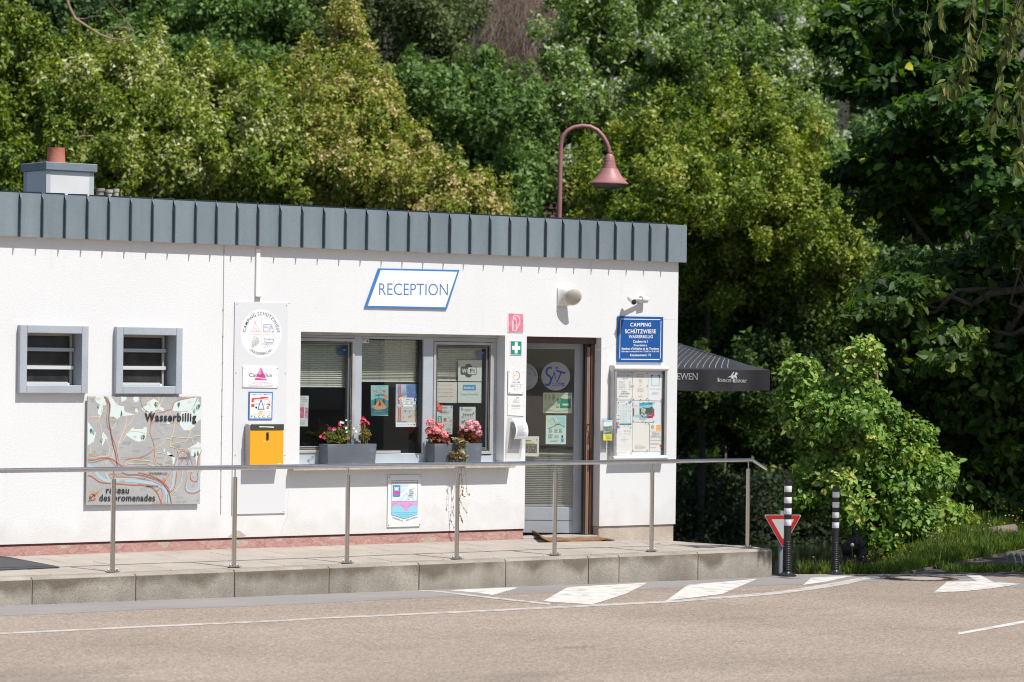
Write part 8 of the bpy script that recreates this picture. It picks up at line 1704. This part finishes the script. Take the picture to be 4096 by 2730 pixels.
def blossom(parent, p, r, cc, n=5, face=None, nm='flower', trumpet=True):
    f = Vector(face if face is not None else (rng.normal(-.3, .35), -1, rng.normal(.15, .35))).normalized(); u = f.cross(Vector((0, 0, 1))).normalized(); v = u.cross(f); p = Vector(p); b = MB(); m_ = flat(cc, .6); ct = tuple(p - f * r * .35); a0 = rng.uniform(0, 6)
    for k in range(n):
        a = a0 + 2 * math.pi * k / n; w_ = math.pi / n * .92; pts = [ct]
        for da, rr_ in ((-w_, .72), (-w_ * .5, 1.0), (0, .96), (w_ * .5, 1.0), (w_, .72)): pts.append(tuple(p + (u * math.cos(a + da) + v * math.sin(a + da)) * r * rr_ + f * r * .06 * rng.normal()))
        b.add(pts, [(0, 1, 2), (0, 2, 3), (0, 3, 4), (0, 4, 5)], m_)
    b.lathe([(r * .14, 0), (r * .1, r * .12)], tuple(p - f * r * .3), flat(tuple(min(1, x * .5 + .1) for x in cc), .6), 6, f); b.build(nm, parent)
    return p
def stems(t, base, tips, r=.003, mat=None):
    b = MB()
    for p in tips: s = np.array(base) + np.array([rng.normal(0, .02), rng.normal(0, .015), 0]); limb(b, s, p, r, r * .6, mat or flat((.12, .17, .04), .7), .25, 5, 6)
    b.build('stem', t, smooth=60)
# petunias (left)
pet = thing('petunia_plant', 'bushy petunia with pink, red and white flowers in the left planter', 'plant', P(*Q5(530, 1250), Y=PY_))
crown(pet, LM['lime'], [pel(500, 1195, 75, 50), pel(560, 1150, 70, 60), pel(590, 1220, 40, 30), pel(440, 1150, 40, 40)], 56, 26, .020, 'ovate', .025, .5, .25, up=.5, inner=.6, back=1.1, name='foliage')
crown(pet, LM['lime'], [pel(540, 1080, 110, 70), pel(650, 1100, 30, 60)], 26, 6, .015, 'lance', .02, .5, .25, inner=0, back=1.1, name='foliage')
fl_ = [((443, 1083), 22, (.62, .06, .24)), ((487, 1090), 20, (.66, .08, .26)), ((535, 1078), 15, (.68, .10, .28)), ((346, 1165), 19, (.62, .06, .22)), ((384, 1178), 20, (.50, .01, .06)), ((545, 1040), 22, (.52, .01, .07)), ((385, 1125), 10, (.6, .05, .2)), ((637, 1184), 17, (.62, .06, .22)), ((537, 1225), 14, (.55, .03, .12)), ((548, 1168), 9, (.6, .1, .2)),
       ((560, 1018), 15, (.70, .70, .66)), ((582, 1022), 13, (.70, .70, .66)), ((615, 997), 11, (.68, .68, .62)), ((613, 1078), 15, (.72, .72, .68)), ((619, 1117), 14, (.72, .72, .68)), ((656, 1002), 9, (.68, .68, .62)), ((693, 1083), 11, (.7, .7, .66)), ((718, 1114), 14, (.72, .72, .68)), ((748, 1048), 12, (.7, .7, .66))]
bs = P(*Q5(545, 1248), Y=PY_); tips = []
for (x, y), r, cc in fl_: p = np.array(P(*Q5(x, y), Y=PY_ - rng.uniform(.01, .07))); blossom(pet, p, r / 2.6133 / 395, cc); tips.append(p + [0, .01, -.01])
for _ in range(12): tips.append(np.array(P(*Q5(rng.uniform(400, 730), rng.uniform(1030, 1180)), Y=PY_ + rng.normal() * .02)))
stems(pet, bs, tips, .0022)
pe2 = thing('petunia_plant', 'upright petunia with dark red flowers on top, at the right end of its planter', 'plant', P(*Q5(800, 1250), Y=PY_))
crown(pe2, LM['dry'], [pel(800, 1180, 45, 65), pel(790, 1100, 35, 45), pel(830, 1150, 35, 50)], 46, 16, .018, 'lance', .02, .5, .28, up=.2, droop=.6, inner=.5, back=1.1, name='foliage')
tips = []
for (x, y), r, cc in [((790, 975), 20, (.55, .01, .06)), ((815, 1000), 22, (.50, .01, .05)), ((845, 1025), 23, (.55, .02, .07)), ((775, 1008), 20, (.45, .01, .05)), ((810, 1040), 20, (.5, .02, .06)), ((765, 1045), 14, (.42, .01, .04)), ((850, 1153), 14, (.36, .01, .06)), ((805, 985), 14, (.62, .1, .2)), ((765, 1022), 10, (.6, .2, .25))]:
    p = np.array(P(*Q5(x, y), Y=PY_ - rng.uniform(.01, .05))); blossom(pe2, p, r / 2.6133 / 395, cc); tips.append(p + [0, .01, -.01])
for _ in range(8): tips.append(np.array(P(*Q5(rng.uniform(760, 860), rng.uniform(1060, 1150)), Y=PY_)))
stems(pe2, P(*Q5(800, 1248), Y=PY_), tips, .0025, flat((.2, .2, .06), .7))
# geraniums (right)
def geranium(label, bx_, foli, heads, cc):
    t = thing('geranium', label, 'plant', P(*Q5(bx_, 1250), Y=PY_)); crown(t, LM['brownred'], foli, 60, 16, .034, 'ovate', .03, .5, .28, up=.4, inner=.6, back=1.1, name='foliage'); tips = []
    for x, y, r in heads:
        Yh = PY_ - rng.uniform(.015, .05); c_ = np.array(P(*Q5(x, y), Y=Yh)); R_ = 1.12 * r / 2.6133 / 395; b = MB(); tips.append(c_ + [0, 0, -R_ * .6]); tn = []; n_ = int(30 + R_ * 1100)
        ms = [flat(tuple(k * q_ for q_ in cc), .6) for k in (.8, 1.0, 1.12)]
        for i in range(n_):
            u = Vector(rng.normal(size=3)).normalized(); 
            if u.z < -.6: u.z *= -1
            p = Vector(c_) + Vector((u.x, u.y * .8, u.z * .8)) * R_ * rng.uniform(.72, 1.0); a = u.cross(Vector((.3, .2, 1))).normalized(); v = a.cross(u); s = R_ * .30; m_ = ms[rng.integers(3)]; w0 = rng.uniform(0, 6)
            for k in range(5):
                an = w0 + k * 1.257; e = a * math.cos(an) + v * math.sin(an); g = a * math.cos(an + .55) + v * math.sin(an + .55); h_ = a * math.cos(an - .55) + v * math.sin(an - .55)
                b.add([tuple(p), tuple(p + h_ * s * .75 + u * s * .15), tuple(p + e * s + u * s * .25), tuple(p + g * s * .75 + u * s * .15)], [(0, 1, 2, 3)], m_)
        b.build('flower_head', t)
    stems(t, P(*Q5(bx_, 1248), Y=PY_), tips, .0035, flat((.16, .11, .05), .7)); return t
geranium('salmon pink geranium with five flower heads at the left of the right planter', 1580, [pel(1550, 1200, 55, 40), pel(1625, 1215, 45, 32), pel(1530, 1165, 40, 30)], [(1495, 1025, 46), (1482, 1108, 44), (1560, 1112, 52), (1597, 1056, 40), (1638, 1155, 48)], (.84, .25, .26))
geranium('pale pink geranium with a cluster of flower heads at the right of the right planter', 1905, [pel(1880, 1150, 60, 45), pel(1930, 1200, 65, 40), pel(1850, 1190, 40, 35)], [(1822, 1075, 26), (1900, 1033, 42), (1965, 1045, 44), (1918, 1080, 36), (1990, 1075, 36), (1998, 1135, 38), (1985, 1180, 30), (1865, 1105, 20)], (.84, .36, .40))
# trailing plant over the front of the right planter
tr_ = thing('trailing_plant', 'cream leaved creeper trailing from the right planter down past the handrail', 'plant', P(*Q5(1770, 1245), Y=PLY0))
YT = PLY0 - .07
crown(tr_, LM['cream'], [pel(1720, 1215, 60, 30, 0, Q5, .03), pel(1790, 1240, 60, 55, YT + .03, Q5, .02), pel(1790, 1330, 65, 65, YT + .01, Q5, .015), pel(1800, 1400, 55, 40, YT, Q5, .012)], 66, 10, .032, 'ovate', .02, .5, .25, up=.0, droop=.8, inner=0, back=1.1, name='foliage')
strands = [([(1030, -30), (1035, 120), (1045, 250), (1048, 350), (1045, 420), (1055, 520), (1058, 590), (1068, 660), (1085, 710), (1105, 755)], 22), ([(1085, -30), (1082, 150), (1085, 270), (1078, 350), (1080, 400), (1062, 470), (1085, 530), (1120, 585), (1150, 645)], 14), ([(1130, -30), (1120, 120), (1100, 220), (1105, 330), (1095, 380), (1112, 430)], 11), ([(1135, -30), (1142, 180), (1145, 280), (1150, 370), (1180, 412)], 6), ([(1062, -30), (1022, 200), (1020, 300), (1015, 350)], 8)]
lp = []; ln2 = []
for pts, n_ in strands:
    w_ = [np.array(P(*U2(x, y), Y=-.115)) for x, y in pts]; w_ = [w_[0] + np.array([0, 0, .10])] + w_; b = MB(); b.tube(w_, .0016, flat((.20, .12, .06), .8), 5); b.build('stem', tr_)
    for _ in range(n_ * 2): i = rng.integers(0, len(w_) - 1); p = w_[i] + (w_[i + 1] - w_[i]) * rng.uniform(); lp.append(p); ln2.append(np.array([rng.normal() * .6, -1, rng.normal() * .5]))
leaf_obj('foliage', 'ovate', np.array(lp), np.array(ln2), rng.uniform(.014, .026, len(lp)), rng.uniform(.1, .9, len(lp)), leaf_mat('dry_creeper_leaf', [(0, (.22, .10, .05)), (.4, (.30, .20, .08)), (.7, (.26, .27, .06)), (1, (.42, .34, .18))], .3, .5), tr_, droop=1.5)

print('leaf tris', sum(NLEAF))
# trees across the road behind the viewer, seen only as reflections in the glass and steel
for i, (x, y, r, h) in enumerate(((21, -27, 3.4, 4.6), (27, -31, 3.8, 5.0), (31, -24, 3.6, 4.6), (4, -36, 3.4, 4.6))):
    t = thing('broadleaf_tree', ('first', 'second', 'third', 'fourth')[i] + ' tree of the row across the road, seen only in reflections', 'tree', (x, y, -.4), 'trees across the road'); b = MB(); limb(b, (x, y, -.4), (x, y, h), .2, .08, M['bark'], .03, 8, 6); b.build('trunk', t, smooth=60)
    A_ = AX; crown(t, LM['mid'], [(np.array([x, y, h]), r, h * .55, r), (np.array([x + 1, y, h * .4]), r * .8, h * .38, r * .8)], 260, 30, .30, crad=.7, back=1.1, tmean=.5)

# house across the road behind the viewer, seen only in the window glass
hs = thing('house', 'plain pale grey house across the road, seen only in the window reflections', 'house', (13.5, -33, -.4)); hw = noisy('house_render', [(.3, (.42, .40, .37)), (.7, (.5, .48, .45))], 1, 3, .9)
MB().box(9.5, 17.2, -36, -30, -.5, 6.2, hw).build('wall', hs)
b = MB(); b.prism([(9.2, -29.7, 6.2), (9.2, -36.3, 6.2), (9.2, -33, 8.6)], (8.3, 0, 0), flat((.10, .06, .05), .8)); b.build('roof', hs)
for x in (10.4, 12.6, 14.8):
    for z in (.7, 3.5): MB().box(x, x + 1.2, -29.97, -29.9, z, z + 1.5, flat((.72, .72, .70), .4)).build('window', hs)
promote()
